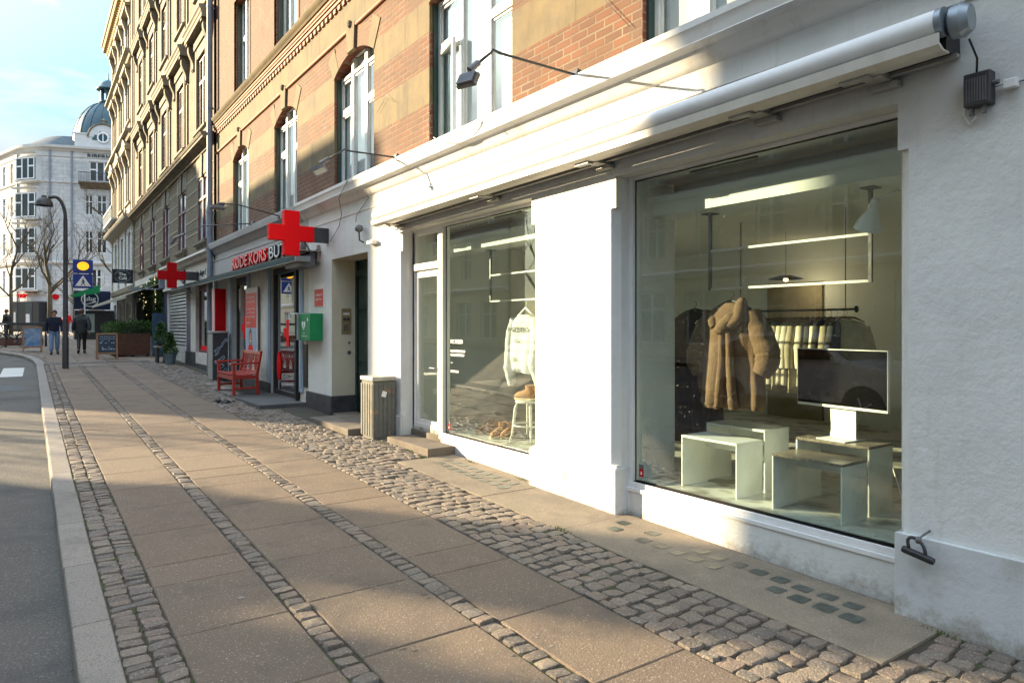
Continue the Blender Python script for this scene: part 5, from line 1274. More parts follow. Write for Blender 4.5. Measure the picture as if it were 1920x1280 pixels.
# ---------------------------------------------------------------- building 2 (yellow-brown brick, Y 20.6 .. 38.3)
B2 = thing('yellow_brick_building', 'tall ochre brick building with stone hoods on scroll brackets and purple windows', 'building', (4.25, 29, 0))
F2 = Fr((4.25, 0, 0), -90)
c2s = [22.10, 25.5, 28.85, 32.2, 35.6]
g = MB(); hs = []
lev = [(4.30, 6.25, .70), (7.65, 9.85, .60), (11.75, 13.9, .60), (15.7, 17.6, .60)]
for c in c2s:
    for z0, z1, hw in lev: hs.append((-c - hw, -c + hw, z0, z1))
gridwall(g, F2, -38.3, -20.6, 3.95, 19.3, hs, .20, lambda x, z: 0, rm=lambda x, z: 1)
build('upper_wall', g, ['yellow_brick', 'dark_trim'], B2)
for c in c2s:
    for i, (z0, z1, hw) in enumerate(lev): window(B2, F2, -c, z0, hw * 2, z1 - z0, 'purple')
# pale bands and keystones on the first floor
g = MB(); eb = sorted([(-c - .70, -c + .70) for c in c2s]); xs = [-38.3] + [v for e in eb for v in e] + [-20.6]
for z in (4.62, 5.06, 5.50, 5.94, 6.38):
    segs = [(xs[i], xs[i + 1]) for i in range(0, len(xs), 2)] if z < 6.3 else [(-38.3, -20.6)]
    for a, b in segs: g.fb(F2, a, b, z, z + .05, -.012, .02)
for c in c2s:
    for x in (-c - .85, -c + .72): g.fb(F2, x, x + .12, 6.25, 6.85, -.014, .0)
build('pale_bands', g, 'cream_stone', B2)
for c in c2s:
    g = MB()
    for k, (za, zb) in enumerate(((6.26, 6.86),)):
        g.ext([F2.p(-c - .70, za, -.02), F2.p(-c - .12, za, -.02), F2.p(-c - .16, zb, -.02), F2.p(-c - .70, zb, -.02)], F2.p(0, 0, .03) - F2.p(0, 0, 0)); g.ext([F2.p(-c + .12, za, -.02), F2.p(-c + .70, za, -.02), F2.p(-c + .70, zb, -.02), F2.p(-c + .16, zb, -.02)], F2.p(0, 0, .03) - F2.p(0, 0, 0))
        g.ext([F2.p(-c - .11, za - .06, -.06), F2.p(-c + .11, za - .06, -.06), F2.p(-c + .15, zb, -.06), F2.p(-c - .15, zb, -.06)], F2.p(0, 0, .06) - F2.p(0, 0, 0))
    build('window_dressing', g, 'dark_trim', B2); g = MB()
    g.prof(F2, [(0, 4.30), (-.14, 4.27), (-.14, 4.20), (-.05, 4.17), (-.05, 4.12), (0, 4.10)], -c - .85, -c + .85)
    g.fb(F2, -c - .6, -c + .6, 3.97, 4.10, -.03, 0)
    build('window_sill', g, 'dark_trim', B2)
g = MB()
g.prof(F2, [(0, 6.88), (-.06, 6.88), (-.06, 6.93), (-.10, 6.95), (-.14, 7.0), (-.30, 7.03), (-.30, 7.09), (-.33, 7.11), (-.36, 7.17), (-.34, 7.19), (0, 7.24)], -38.3, -20.62)
build('main_cornice', g, 'dark_trim', B2); g = MB(); g.prof(F2, [(0, 18.5), (-.2, 18.55), (-.3, 18.8), (-.8, 18.85), (-.85, 19.1), (-.8, 19.15), (0, 19.3)], -38.3, -20.62)
build('eaves_cornice', g, 'dark_trim', B2)
def hood(c, z, hw, pr):
    hd.prof(F2, [(0, z), (-pr * .8, z), (-pr * .8, z + .12), (-pr * .86, z + .14), (-pr * .9, z + .22), (-pr, z + .26), (-pr, z + .32), (0, z + .42)], -c - hw, -c + hw)
    build('hood_cornice', hd, 'stone_trim', B2); hd.__init__(); hd.prof(F2, [(0, z - .28), (-.10, z - .28), (-.12, z - .002), (0, z - .002)], -c - hw + .12, -c + hw - .12)
def bracket(x, z, h, pr):
    P = [(-.0, z), (-pr, z), (-pr, z - .08)]
    for k in range(9): t = k / 8; P.append((-pr + .05 - (.03 * math.sin(t * 6.28)) + t * (pr - .14), z - .1 - t * (h - .12)))
    P += [(-.12, z - h), (-.08, z - h - .05), (0, z - h)]
    br.prof(F2, P, x - .09, x + .09)
for c in c2s:
    for (z0, z1, hw) in lev[1:]:
        zt = z1 + .62; hd = MB(); su = MB()
        hood(c, zt, hw + .70, .36)
        for s in (-1, 1): br = MB(); bracket(-c + s * (hw + .50), zt - .001, .78, .27); build('scroll_bracket', br, 'dark_trim', B2)
        for s in (-1, 1):
            su.fb(F2, -c + s * (hw + .12) - .08, -c + s * (hw + .12) + .08, z0 - .05, z1 + .30, -.07, .0)
            su.fb(F2, -c + s * (hw + .46) - .08, -c + s * (hw + .46) + .08, z0 - .3, z1 - .25, -.05, .0)
        su.fb(F2, -c - hw, -c + hw, z1, z1 + .30, -.065, .0)
        su.prof(F2, [(0, z0 - .002), (-.14, z0 - .03), (-.14, z0 - .10), (-.06, z0 - .13), (-.06, z0 - .42), (0, z0 - .42)], -c - hw - .24, -c + hw + .24)
        build('architrave', hd, 'stone_trim', B2); build('window_surround', su, 'stone_trim', B2)
for z in (10.95, 15.05):
    g = MB(); g.prof(F2, [(0, z), (-.16, z + .02), (-.18, z + .1), (0, z + .16)], -38.3, -20.62); build('string_course', g, 'stone_trim', B2)
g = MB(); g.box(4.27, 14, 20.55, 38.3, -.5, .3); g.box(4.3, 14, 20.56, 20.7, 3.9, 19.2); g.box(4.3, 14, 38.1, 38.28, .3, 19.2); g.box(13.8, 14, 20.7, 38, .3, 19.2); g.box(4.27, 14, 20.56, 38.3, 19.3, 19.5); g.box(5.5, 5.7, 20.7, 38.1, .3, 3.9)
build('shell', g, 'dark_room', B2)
# ground floor of building 2
g = MB()
gridwall(g, F2, -38.3, -20.62, -.5, 3.95, [Yr(20.72, 23.20) + (.95, 3.02), Yr(24.75, 28.5) + (.3, 3.05), Yr(29.4, 31.8) + (.4, 2.7), Yr(33, 37.6) + (.9, 2.9)], .35, lambda x, z: 1 if z > 3.1 or x > -24 else 0, zs=[3.1], xs=[-24])
build('shop_wall', g, ['purple_wall', 'dirty_white'], B2)
g = MB(); g.prof(F2, [(0, 3.95), (-.22, 3.93), (-.24, 3.86), (-.15, 3.80), (-.10, 3.72), (-.02, 3.70), (0, 3.70)], -28.9, -20.62); g.fb(F2, -28.9, -20.7, 3.15, 3.6, -.03, -.001); build('shop_cornice', g, 'dirty_white', B2)
text('fascia_letters', 'Åbent alle dage !', F2, -24.0, 3.28, -.033, .17, 'dark_metal', B2, width=2.5, depth=.004, bold=.004)
g = MB(); g.fb(F2, -25.05, -24.72, 3.18, 3.62, -.08, -.03); build('heart_sign', g, 'black', B2)
g = MB()
for q in ((-23.2, -23.1, .95, 3.02), (-20.82, -20.72, .95, 3.02), (-23.1, -20.82, .95, 1.03), (-23.1, -20.82, 2.85, 3.02)): g.fb(F2, *q, .10, .18)
wf = build('window_frame', g, 'purple_frame', B2)
g = MB(); g.fb(F2, -23.1, -20.82, 1.03, 2.85, .13, .142); build('pane', g, 'dark_glass', wf)
cross2(wf, -21.6, 1.75, .6, F2, .12, 'red_sign'); g = MB(); g.fb(F2, -23.0, -20.9, 1.03, 1.16, .12, .129); build('red_strip', g, 'red_sign', wf)
g = MB(); g.fb(F2, -24.75, -23.2, -.1, .95, -.03, -.001); g.fb(F2, -23.2, -20.62, -.1, .62, -.02, -.001); build('plinth', g, 'black_plinth', B2)
g = MB(); g.fb(F2, -24.0, -23.4, .95, 3.0, .05, .3); build('side_door', g, 'black', B2)
# roller shutter: slats with openings
rs = MB(); y0, y1 = -28.45, -24.8; z = .52
while z < 3.02:
    rs.prof(F2, [(.06, z), (.045, z + .03), (.06, z + .058), (.068, z + .03)], y0, y1)
    if 1.0 < z:
        x = y0 + .05
        while x < y1: rs.fb(F2, x, x + .035, z + .058, z + .115, .058, .066); x += .16
        z += .115
    else: z += .062
sh = build('roller_shutter', rs, 'steel_shutter', B2)
g = MB(); g.fb(F2, y0 - .05, y0, .5, 3.05, .0, .10); build('guide_rail', g, 'alu', B2); g = MB(); g.fb(F2, y1, y1 + .06, .5, 3.05, .0, .10); build('guide_rail', g, 'alu', B2)
g = MB(); g.fb(F2, -28.9, -24.6, 3.06, 3.15, -.10, .0); build('shutter_housing', g, 'dirty_white', B2)
ba = thing('shop_awning', 'dark green rolled-in awning over the neighbouring shop window', 'awning', (4, 23, 3))
g = MB(); g.loft([[(4.20, y, 3.10), (3.86, y, 3.0), (3.86, y, 2.93), (4.20, y, 3.05)] for y in (20.9, 25.2)]); build('fabric', g, 'dark_awning', ba)
g = MB(); g.box(3.84, 3.90, 20.88, 25.22, 2.915, 2.929); build('front_bar', g, 'cream_awning', ba)
# café in the end of building 2 / start of building 3
for a, b in ((29.2, 29.6), (31.6, 32.0)):
    cw_ = MB(); cw_.fb(F2, -b, -a, .5, 3.0, -.04, -.001); build('pilaster', cw_, 'blue_wood', B2)
g = MB(); g.fb(F2, -38.2, -29.2, 3.1, 3.65, -.05, -.001); build('green_fascia', g, 'dark_awning', B2)
ca = thing('cafe_awning', 'wide cream awning let out over the café corner and planters', 'awning', (3.5, 35, 3.2))
g = MB(); g.loft([[(4.22, y, 3.46), (2.95, y, 2.92), (2.95, y, 2.80), (2.97, y, 2.80), (2.97, y, 2.90), (4.22, y, 3.42)] for y in (29.2, 46)]); build('fabric', g, 'cream_awning', ca)
g = MB(); g.box(3.0, 4.22, 29.18, 29.24, 3.15, 3.20); g.box(4.05, 4.25, 29.0, 29.2, 3.2, 3.55); build('side_arm', g, 'pipe_grey', ca)
# ---------------------------------------------------------------- building 3 (cream stucco)
B3 = thing('cream_building', 'cream stuccoed corner building with ornate hoods and a gilded eaves soffit', 'building', (4.25, 44, 0))
F3 = Fr((4.22, 0, 0), -90)
c3 = [40.3, 43.6, 46.9]
lv = [(4.6, 6.6, .62), (8.1, 10.2, .6), (12.2, 14.3, .6), (15.6, 17.4, .6)]
g = MB(); hs = [(-c - hw, -c + hw, a, b) for c in c3 for a, b, hw in lv] + [(-41.6, -39.6, .9, 3.0), (-45, -43, .9, 3.0), (-48, -46.5, .9, 3.0)]
gridwall(g, F3, -48.9, -38.32, -.5, 19.2, hs, .2, lambda x, z: 1 if z < 7.0 else 0, zs=[7.0])
build('front_wall', g, ['cream_stone', 'pale_stone'], B3)
for c in c3:
    for a, b, hw in lv: window(B3, F3, -c, a, hw * 2, b - a, 'cream' if a > 5 else 'far')
for c in (-40.6, -44.0, -47.25): window(B3, F3, c, .9, 1.99 if c > -46 else 1.49, 2.1, 'far')
for c in c3:
    for a, b, hw in lv[1:]:
        g = MB()
        g.prof(F3, [(0, b + .4), (-.30, b + .42), (-.34, b + .55), (0, b + .62)], -c - hw - .5, -c + hw + .5)
        if a < 9 or a > 20: g.ext([F3.p(-c - hw - .45, b + .62, -.30), F3.p(-c + hw + .45, b + .62, -.30), F3.p(-c, b + 1.15, -.30)], F3.p(0, 0, .30) - F3.p(0, 0, 0))
        for s in (-1, 1):
            x = -c + s * (hw + .30); g.prof(F3, [(0, b + .4), (-.26, b + .4), (-.24, b + .2), (-.12, b - .15), (-.10, b - .4), (0, b - .45)], x - .1, x + .1)
            g.fb(F3, x - .11, x + .11, a - .1, b - .46, -.06, 0)
        g.prof(F3, [(0, a - .002), (-.14, a - .04), (-.14, a - .12), (0, a - .16)], -c - hw - .4, -c + hw + .4)
        g.fb(F3, -c - hw - .3, -c + hw + .3, a - .7, a - .18, -.05, 0)
        build('window_hood', g, 'cream_stone', B3)
g = MB()
g.prof(F3, [(0, 6.85), (-.10, 6.9), (-.15, 7.0), (-.42, 7.05), (-.48, 7.25), (0, 7.35)], -49.1, -38.32)
for z in (11.1, 15.0): g.prof(F3, [(0, z), (-.16, z + .05), (-.24, z + .2), (-.4, z + .24), (-.4, z + .34), (0, z + .42)], -49.1, -38.32)
g.prof(F3, [(0, 3.5), (-.12, 3.55), (-.2, 3.75), (0, 3.85)], -49.1, -38.32)
for x in (-48.9, -45.4, -42.0, -38.9):
    for k in range(16):
        if k < 9: g.fb(F3, x, x + .5, 3.9 + k * .33, 4.18 + k * .33, -.05, 0)
    g.fb(F3, x, x + .4, 7.4, 18.2, -.06, 0)
build('cornice', g, 'cream_stone', B3)
g = MB(); g.prof(F3, [(0, 18.0), (-.1, 18.05), (-.2, 18.35), (-.28, 18.4), (-.52, 18.9), (0, 18.9)], -49.2, -38.32)
x = -49.1
while x < -38.5: g.fb(F3, x, x + .14, 18.55, 18.88, -.49, -.2); x += .34
build('eaves_soffit', g, 'gold_soffit', B3)
g = MB(); g.prof(F3, [(0, 18.91), (-.56, 18.91), (-.60, 19.06), (-.54, 19.12), (0, 19.9)], -49.25, -38.32); build('gutter', g, 'dark_trim', B3)
g = MB(); g.prof(F3, [(-.0, 7.36), (-.7, 7.36), (-.7, 7.45), (0, 7.45)], -46.2, -41.5)
for k in range(16): g.fb(F3, -46.2 + k * .3, -46.14 + k * .3, 7.45, 8.0, -.68, -.64)
g.fb(F3, -46.2, -41.5, 8.0, 8.08, -.71, -.62); build('balcony', g, 'zinc', B3)
g = MB(); g.box(4.25, 13, 48.6, 48.88, -.5, 19.2); g.box(4.25, 13, 38.33, 38.5, -.5, 19.2); g.box(12.8, 13, 38.5, 48.7, -.5, 19.2); g.box(4.25, 13, 38.33, 48.9, 19.2, 19.4); build('shell', g, 'cream_stone', B3)
for a in (38.45, 42.2, 45.4):
    g = MB(); g.fb(F3, -a - .35, -a, .2, 3.45, -.05, -.001); build('shop_pilaster', g, 'pale_blue', B3)
# café things ------------------------------------------------------
pn = thing('planter_box', 'long brown wooden planter box full of green shrubs under the cream awning', 'planter', (3.25, 29.3, gz(29.3)))
z = gz(29.2); g = MB(); g.box(2.60, 3.75, 29.1, 29.5, z + .05, z + .86)
for k in range(13): g.box(2.62 + k * .087, 2.69 + k * .087, 29.085, 29.1, z + .07, z + .84)
g.box(2.56, 2.9, 29.5, 34.5, z + .05, z + .82)
build('box', g, 'brown_wood', pn, bevel=.01)
g = MB(); 
for x in (2.65, 3.15, 3.65): g.box(x, x + .06, 29.12, 29.48, z, z + .05)
build('foot', g, 'black', pn)
def foliage(g, c, rx, ry, rz_, n, s, r, up=.3):
    for _ in range(n):
        while True:
            p = Vector((r.uniform(-1, 1), r.uniform(-1, 1), r.uniform(-1, 1)))
            if p.length < 1 and r.random() < .25 + .75 * p.length: break
        q = Vector((c[0] + p.x * rx, c[1] + p.y * ry, c[2] + p.z * rz_))
        d = Vector((p.x + r.uniform(-.6, .6), p.y + r.uniform(-.6, .6), p.z * .6 + up + r.uniform(-.5, .5))).normalized()
        sd = d.cross(Vector((r.uniform(-1, 1), r.uniform(-1, 1), r.uniform(-1, 1)))).normalized() * s * .28; l = s * r.uniform(.7, 1.4)
        g.add([q - sd * .3, q + d * l * .5 - sd, q + d * l, q + d * l * .5 + sd], [(0, 1, 2, 3)])
r3 = random.Random(5); fo = MB()
for x in (2.7, 2.95, 3.2, 3.45, 3.65): foliage(fo, (x, 29.3, z + 1.0 + r3.uniform(-.03, .12)), .26, .24, .28, 330, .085, r3, .5)
for y in (30, 31, 32, 33, 34): foliage(fo, (2.75, y, z + 1.02), .22, .55, .26, 260, .09, r3, .5)
build('shrubs', fo, 'leaf', pn)
fg = MB()
for x in (3.1, 3.4): foliage(fg, (x, 29.2, z + .94), .22, .15, .2, 200, .07, r3, .3)
build('grey_shrub', fg, 'leaf_grey', pn)
def aboard(name, x, y, w, h, mat, label, rz=0, lines=True):
    t = thing(name, label, 'board', (x, y, gz(y)), rz=rz)
    for s, nm in ((-1, 0), (1, 1)):
        X = Matrix.Rotation(R(-s * 9), 4, 'X'); X = Matrix.Translation((0, s * .17, 0)) @ Matrix.Rotation(R(s * 9), 4, 'X')
        g = MB(); g.box(-w / 2, -w / 2 + .06, -.02, .02, 0, h, X=X); g.box(w / 2 - .06, w / 2, -.02, .02, 0, h, X=X); g.box(-w / 2 + .06, w / 2 - .06, -.018, .018, h - .06, h - .002, X=X); g.box(-w / 2 + .06, w / 2 - .06, -.018, .018, .17, .23, X=X)
        build('frame', g, 'light_wood', t, local=True, bevel=.004)
        g = MB(); g.box(-w / 2 + .06, w / 2 - .06, -.008, .008, .23, h - .06, X=X); build('panel', g, mat, t, local=True)
        if s < 0 and lines:
            g = MB(); rr = random.Random(3)
            for k in range(7):
                zz = h - .14 - k * .075; xx = -w / 2 + .11
                while xx < w / 2 - .12:
                    l = rr.uniform(.02, .07)
                    if k < 2 or rr.random() < .6: g.box(xx, xx + l, -.0105, -.0085, zz, zz + (.02 if k < 3 else rr.uniform(.02, .05)), X=X)
                    xx += l + .02
            build('chalk_writing', g, 'pale_blue', t, local=True)
    return t
aboard('chalkboard_sign', 2.26, 28.15, .66, .92, 'chalkboard', 'wooden A-frame chalkboard with pale chalk writing beside the brown planter')
aboard('poster_board', .12, 33.9, .66, 1.02, 'blue_poster', 'wooden A-frame board with a blue picture poster near the bicycle', lines=False)
# pots by the shutter
pt = thing('potted_fir', 'small fir in a grey-blue pot by the roller shutter', 'plant', (3.74, 24.5, gz(24.5)))
z = gz(24.5); g = MB(); g.lathe([(.001, 0), (.14, 0), (.19, .34), (.20, .36), (.17, .36), (.165, .30), (.001, .30)], (3.74, 24.55, z), 18); build('pot', g, 'terra_pot', pt, smooth=True, autos=40)
g = MB()
for k in range(14): foliage(g, (3.74, 24.55, z + .38 + k * .045), .24 * (1 - k / 15), .24 * (1 - k / 15), .06, 70, .07, r3, .2)
build('crown', g, 'leaf', pt); g = MB(); g.tube([(3.74, 24.55, z + .3), (3.74, 24.55, z + .95)], .012, 6); build('trunk', g, 'bark', pt)
sb = thing('wooden_stand', 'dark wooden stand with a pale top left of the potted fir', 'stand', (3.6, 25.6, gz(25.5)))
z = gz(25.4); g = MB(); g.box(3.42, 3.80, 25.2, 25.8, z + .50, z + .56); build('top', g, 'concrete', sb); g = MB(); g.box(3.46, 3.52, 25.25, 25.75, z, z + .499); g.box(3.70, 3.76, 25.25, 25.75, z, z + .499); build('leg', g, 'black', sb)
p2 = thing('potted_shrub', 'dark bushy shrub standing on the wooden stand', 'plant', (3.6, 25.5, gz(25.5) + .56))
g = MB(); g.lathe([(.001, 0), (.12, 0), (.14, .12), (.001, .12)], (3.6, 25.5, z + .561), 14); build('pot', g, 'black', p2)
g = MB()
for k in range(10): foliage(g, (3.62, 25.5, z + .75 + k * .055), .26 * (1 - k / 12), .26 * (1 - k / 12), .1, 70, .08, r3, .2)
build('foliage', g, 'leaf', p2)
# ivy and fairy lights on the café front
iv = thing('ivy_garland', 'dark ivy garlands with tiny lights around the café door', 'plant', (4.2, 31, 1))
g = MB(); lg = MB()
for (y, z_, ry, rz__) in [(29.35, 1.6, .12, .9), (29.5, 2.5, .2, .45), (30.6, 2.75, 1.2, .3), (31.9, 1.8, .3, 1.1), (32.6, 1.5, .3, 1.0), (33.4, 2.3, .6, .5)]:
    foliage(g, (4.08, y, gz(y) + z_), .14, ry, rz__, 500, .10, r3, -.1)
    for k in range(9): lg.lathe([(.001, -.015), (.015, 0), (.001, .015)], (3.95, y + r3.uniform(-ry, ry), gz(y) + z_ + r3.uniform(-rz__, rz__)), 5)
build('leaves', g, 'leaf', iv); build('fairy_lights', lg, 'fairy_light', iv)
bp = thing('folding_screen', 'dark blue wooden screen beside the café planter', 'screen', (3.95, 29.6, gz(29.6)))
g = MB(); z = gz(28.9)
g.box(3.78, 4.2, 28.72, 28.78, z, z + 1.62)
for k in range(5): g.box(3.79 + k * .084, 3.86 + k * .084, 28.705, 28.72, z + .03, z + 1.6)
build('boards', g, 'blue_wood', bp, bevel=.004)
# signs further down
def hangsign(name, y, x0, x1, z0, z1, mat, label):
    t = thing(name, label, 'sign', (x1, y, z0))
    g = MB(); g.box(x0, x1, y, y + .06, z0, z1); build('panel', g, mat, t, bevel=.006)
    g = MB(); g.tube([(x1 - .02, y + .03, z1 - .1), (4.25, y + .03, z1 - .1)], .02, 6); build('arm', g, 'dark_metal', t)
    return t
cs_ = hangsign('cafe_sign', 34.0, 2.92, 3.72, 3.62, 4.22, 'black', 'black café sign with a pale oval outline and white lettering')
FS = Fr((0, 34.0, 0), 0); g = MB()
for k in range(30):
    if k in (0, 1, 14, 15): continue
    a0, a1 = 2 * math.pi * k / 30, 2 * math.pi * (k + .8) / 30
    g.tube([(3.32 + .30 * math.cos(a0), 33.995, 3.92 + .25 * math.sin(a0)), (3.32 + .30 * math.cos(a1), 33.995, 3.92 + .25 * math.sin(a1))], .009, 4)
build('oval_outline', g, 'pale_blue', cs_)
text('sign_text', 'The', FS, 3.17, 3.95, -.004, .13, 'white_paint', cs_, width=.28, depth=.001, bold=.004); text('sign_text', 'Café', FS, 3.16, 3.78, -.004, .13, 'white_paint', cs_, width=.32, depth=.001, bold=.004)
bs = hangsign('blue_shop_sign', 47.5, 2.15, 4.0, 2.75, 3.85, 'navy_sign', 'dark blue shop sign with a round white wave emblem')
FB = Fr((0, 47.5, 0), 0)
g = MB(); g.tube([(2.95 + .42 * math.cos(a), 47.49, 3.35 + .42 * math.sin(a)) for a in [2 * math.pi * k / 24 for k in range(25)]], .035, 6); build('ring', g, 'white_paint', bs)
text('sign_text', 'ubg', FB, 2.65, 3.27, -.004, .26, 'white_paint', bs, width=.6, depth=.003, bold=.01)
g = MB(); g.tube([(2.6, 47.48, 3.12), (2.8, 47.48, 3.06), (3.0, 47.48, 3.12), (3.25, 47.48, 3.2)], .03, 6); build('wave', g, 'white_paint', bs)
gs = thing('green_awning', 'small bright green slanting awning in front of the blue shop sign', 'awning', (3, 46.5, 3.6))
g = MB(); g.ext([(1.95, 46.6, 3.55), (3.4, 46.6, 4.2), (3.4, 46.6, 3.72), (2.0, 46.6, 3.40)], (0, .5, 0)); build('fabric', g, 'green_sign', gs)
kb = thing('dark_kiosk', 'dark glazed shop bay under the blue sign', 'shop front', (3.2, 48, .8))
g = MB(); g.box(2.2, 4.2, 47.7, 49, gz(48), 2.7); build('body', g, 'dark_room', kb); g = MB(); g.box(2.5, 3.2, 47.68, 47.699, 1.4, 2.5); build('window', g, 'curtain_green', kb)
pl_ = thing('white_pole', 'thin white parasol pole left of the planters', 'pole', (1.9, 40, gz(40)))
g = MB(); g.tube([(2.32, 41, gz(41)), (2.32, 41, 3.4)], .035, 8); build('pole', g, 'white_paint', pl_)
# ---------------------------------------------------------------- corner building with dome at the end of the street
BR = thing('domed_corner_building', 'pale stone corner building with a rounded end and a green copper dome', 'building', (2, 91, 1.2))
ZE = 21.4; GB = 1.0
import itertools
P = [(-6.5, 111.0), (-.9, 93.6)]
d0 = Vector((1.8, -5.6)).normalized(); d1 = Vector((5.9, -2.0)).normalized()
A, Bq = Vector((-.9, 93.6)), Vector((1.95, 90.3))
for k in range(1, 8):
    t = k / 8; c = A + d0 * 2.0; dd = Bq - d1 * 2.0
    p = (1 - t) ** 3 * A + 3 * (1 - t) ** 2 * t * (A + d0 * 1.5) + 3 * (1 - t) * t * t * (Bq - d1 * 1.5) + t ** 3 * Bq
    P.append((p.x, p.y))
P += [(1.95, 90.3), (9.8, 87.64), (26, 82)]
def seg_frames():
    for a, b in zip(P[:-1], P[1:]):
        v = Vector(b) - Vector(a); yield Fr((a[0], a[1], 0), math.degrees(math.atan2(v.y, v.x))), v.length
SF = list(seg_frames())
g = MB()
for i, (F, L) in enumerate(SF):
    hs = []
    if i == len(SF) - 2:
        hs = [(3.3, 4.05, 14.1, 16.3), (4.45, 5.4, 14.1, 16.3), (5.85, 6.5, 14.1, 16.3), (3.3, 4.05, 9.9, 12.3), (4.45, 5.4, 9.9, 12.3), (5.85, 6.5, 9.9, 12.3), (3.5, 4.9, 5.9, 8.1), (5.9, 7.2, 5.9, 8.1), (3.7, 5.9, 17.8, 20.0), (3.6, 5.2, GB, 4.2)]
    if i == 0: hs = [(L - a - 1.0, L - a, z0, z1) for a in (1.6, 4.0, 6.6) for z0, z1 in ((17.8, 20), (14.1, 16.3), (9.9, 12.3), (5.9, 8.1))]
    gridwall(g, F, 0, L, 0, ZE, hs, .25, lambda x, z: 0 if z < 20 else 1, zs=[20])
    for h in hs:
        if h[2] > 4: window(BR, F, (h[0] + h[1]) / 2, h[2], h[1] - h[0], h[3] - h[2], 'far3' if h[1] - h[0] > 1.3 else 'far')
build('stone_wall', g, ['pale_ashlar', 'pale_stone'], BR)
# windows on the rounded corner: shallow tripartite bays on the chord
mid = SF[5][0]; FC = Fr(SF[1][0].p(0, 0, 0) * .5 + SF[8][0].p(SF[8][1], 0, 0) * .5, math.degrees(math.atan2(90.3 - 93.6, 1.95 + .9)))
n_out = FC.r @ Vector((0, -1, 0)); FC.o = FC.o + n_out * (.98)
for z0, z1, w_ in ((17.7, 20.0, 2.5), (13.6, 16.2, 2.7), (9.6, 12.4, 2.7), (5.8, 8.1, 2.7)):
    g = MB(); g.fb(FC, -w_ / 2 - .12, w_ / 2 + .12, z0 - .1, z1 + .1, -.03, 1.2); build('bay_wall', g, 'pale_stone', BR)
    g = MB(); g.fb(FC, -w_ / 2, w_ / 2, z0, z1, -.06, -.031); build('bay_reveal', g, 'opp_dark_window', BR)
    Fq = Fr(FC.p(0, 0, -.30), math.degrees(FC.rz)); window(BR, Fq, 0, z0, w_, z1 - z0, 'far3')
    g = MB(); g.prof(FC, [(0, z1 + .45), (-.35, z1 + .5), (-.4, z1 + .62), (0, z1 + .7)], -w_ / 2 - .3, w_ / 2 + .3); g.prof(FC, [(0, z0 - .25), (-.2, z0 - .22), (-.22, z0 - .1), (0, z0 - .05)], -w_ / 2 - .2, w_ / 2 + .2); build('bay_hood', g, 'pale_stone', BR)
g = MB(); 
for k in range(11): g.fb(FC, -1.3 + k * .25, -1.2 + k * .25, 8.95, 9.4, -.14, -.05)
g.fb(FC, -1.4, 1.45, 9.4, 9.48, -.16, -.03); build('balustrade', g, 'pale_stone', BR)
g = MB()
for i, (F, L) in enumerate(SF):
    for z, pr, h in ((8.55, .28, .35), (17.45, .14, .2), (20.3, .1, .15), (5.2, .12, .15)):
        g.prof(F, [(0, z), (-pr * .6, z + .03), (-pr, z + h * .6), (-pr, z + h * .8), (0, z + h)], -.02, L + .02)
    g.prof(F, [(0, 20.9), (-.1, 20.95), (-.2, 21.2), (-.45, 21.25), (-.5, 21.5), (0, 21.6)], -.05, L + .05)
build('string_course', g, 'pale_stone', BR)
# slate roof, parapet with round window, dome and lantern
g = MB(); ctr = Vector((14, 108, 0))
ring0, ring1 = [], []
for (x, y) in P[:-1]:
    v = Vector((x, y, ZE + .15)); ring0.append(v); d = (ctr - v); d.z = 0; d.normalize(); ring1.append(v + d * 3.0 + Vector((0, 0, 1.75)))
ring0.append(Vector((26, 82, ZE + .15))); ring1.append(Vector((27, 86, ZE + 1.9)))
n = len(ring0)
g.add(ring0 + ring1, [(i, i + 1, n + i + 1, n + i) for i in range(n - 1)] + [list(range(n, 2 * n))])
build('roof', g, 'slate_roof', BR)
FR = SF[-2][0]
g = MB(); g.fb(FR, 2.3, 9.6, ZE, ZE + 1.55, -.05, .4); g.fb(FR, 2.2, 9.7, ZE + 1.55, ZE + 1.7, -.12, .5)
pts = [(5.1 + 1.45 * math.cos(a), ZE + 1.3 + 1.45 * math.sin(a)) for a in [math.pi * k / 16 for k in range(17)]]
g.ext([FR.p(x, z, -.10) for x, z in pts], FR.p(0, 0, .6) - FR.p(0, 0, 0))
build('parapet', g, 'pale_stone', BR)
g = MB(); g.tube([FR.p(5.1 + .52 * math.cos(a), ZE + 1.25 + .52 * math.sin(a), -.13) for a in [2 * math.pi * k / 24 for k in range(25)]], .09, 6); rw = build('round_window', g, 'white_paint', BR)
g = MB(); g.ext([FR.p(5.1 + .47 * math.cos(a), ZE + 1.25 + .47 * math.sin(a), -.12) for a in [2 * math.pi * k / 24 for k in range(24)]], FR.p(0, 0, .01) - FR.p(0, 0, 0)); build('pane', g, 'copper_roof', rw)
g = MB(); g.fb(FR, 5.05, 5.15, ZE + .8, ZE + 1.7, -.15, -.121); build('glazing_bar', g, 'white_paint', rw)
g = MB(); g.tube([FR.p(5.1 + 1.5 * math.cos(a), ZE + 1.3 + 1.5 * math.sin(a), -.12) for a in [math.pi * k / 16 for k in range(17)]], .10, 6); g.lathe([(.001, 0), (.3, 0), (.22, .3), (.3, .4), (.001, .7)], FR.p(5.1, ZE + 2.8, .1), 10); build('dormer_hood', g, 'dark_trim', BR)
DC = FR.p(4.75, 0, 3.4); rings = []
g = MB(); RD = 3.5
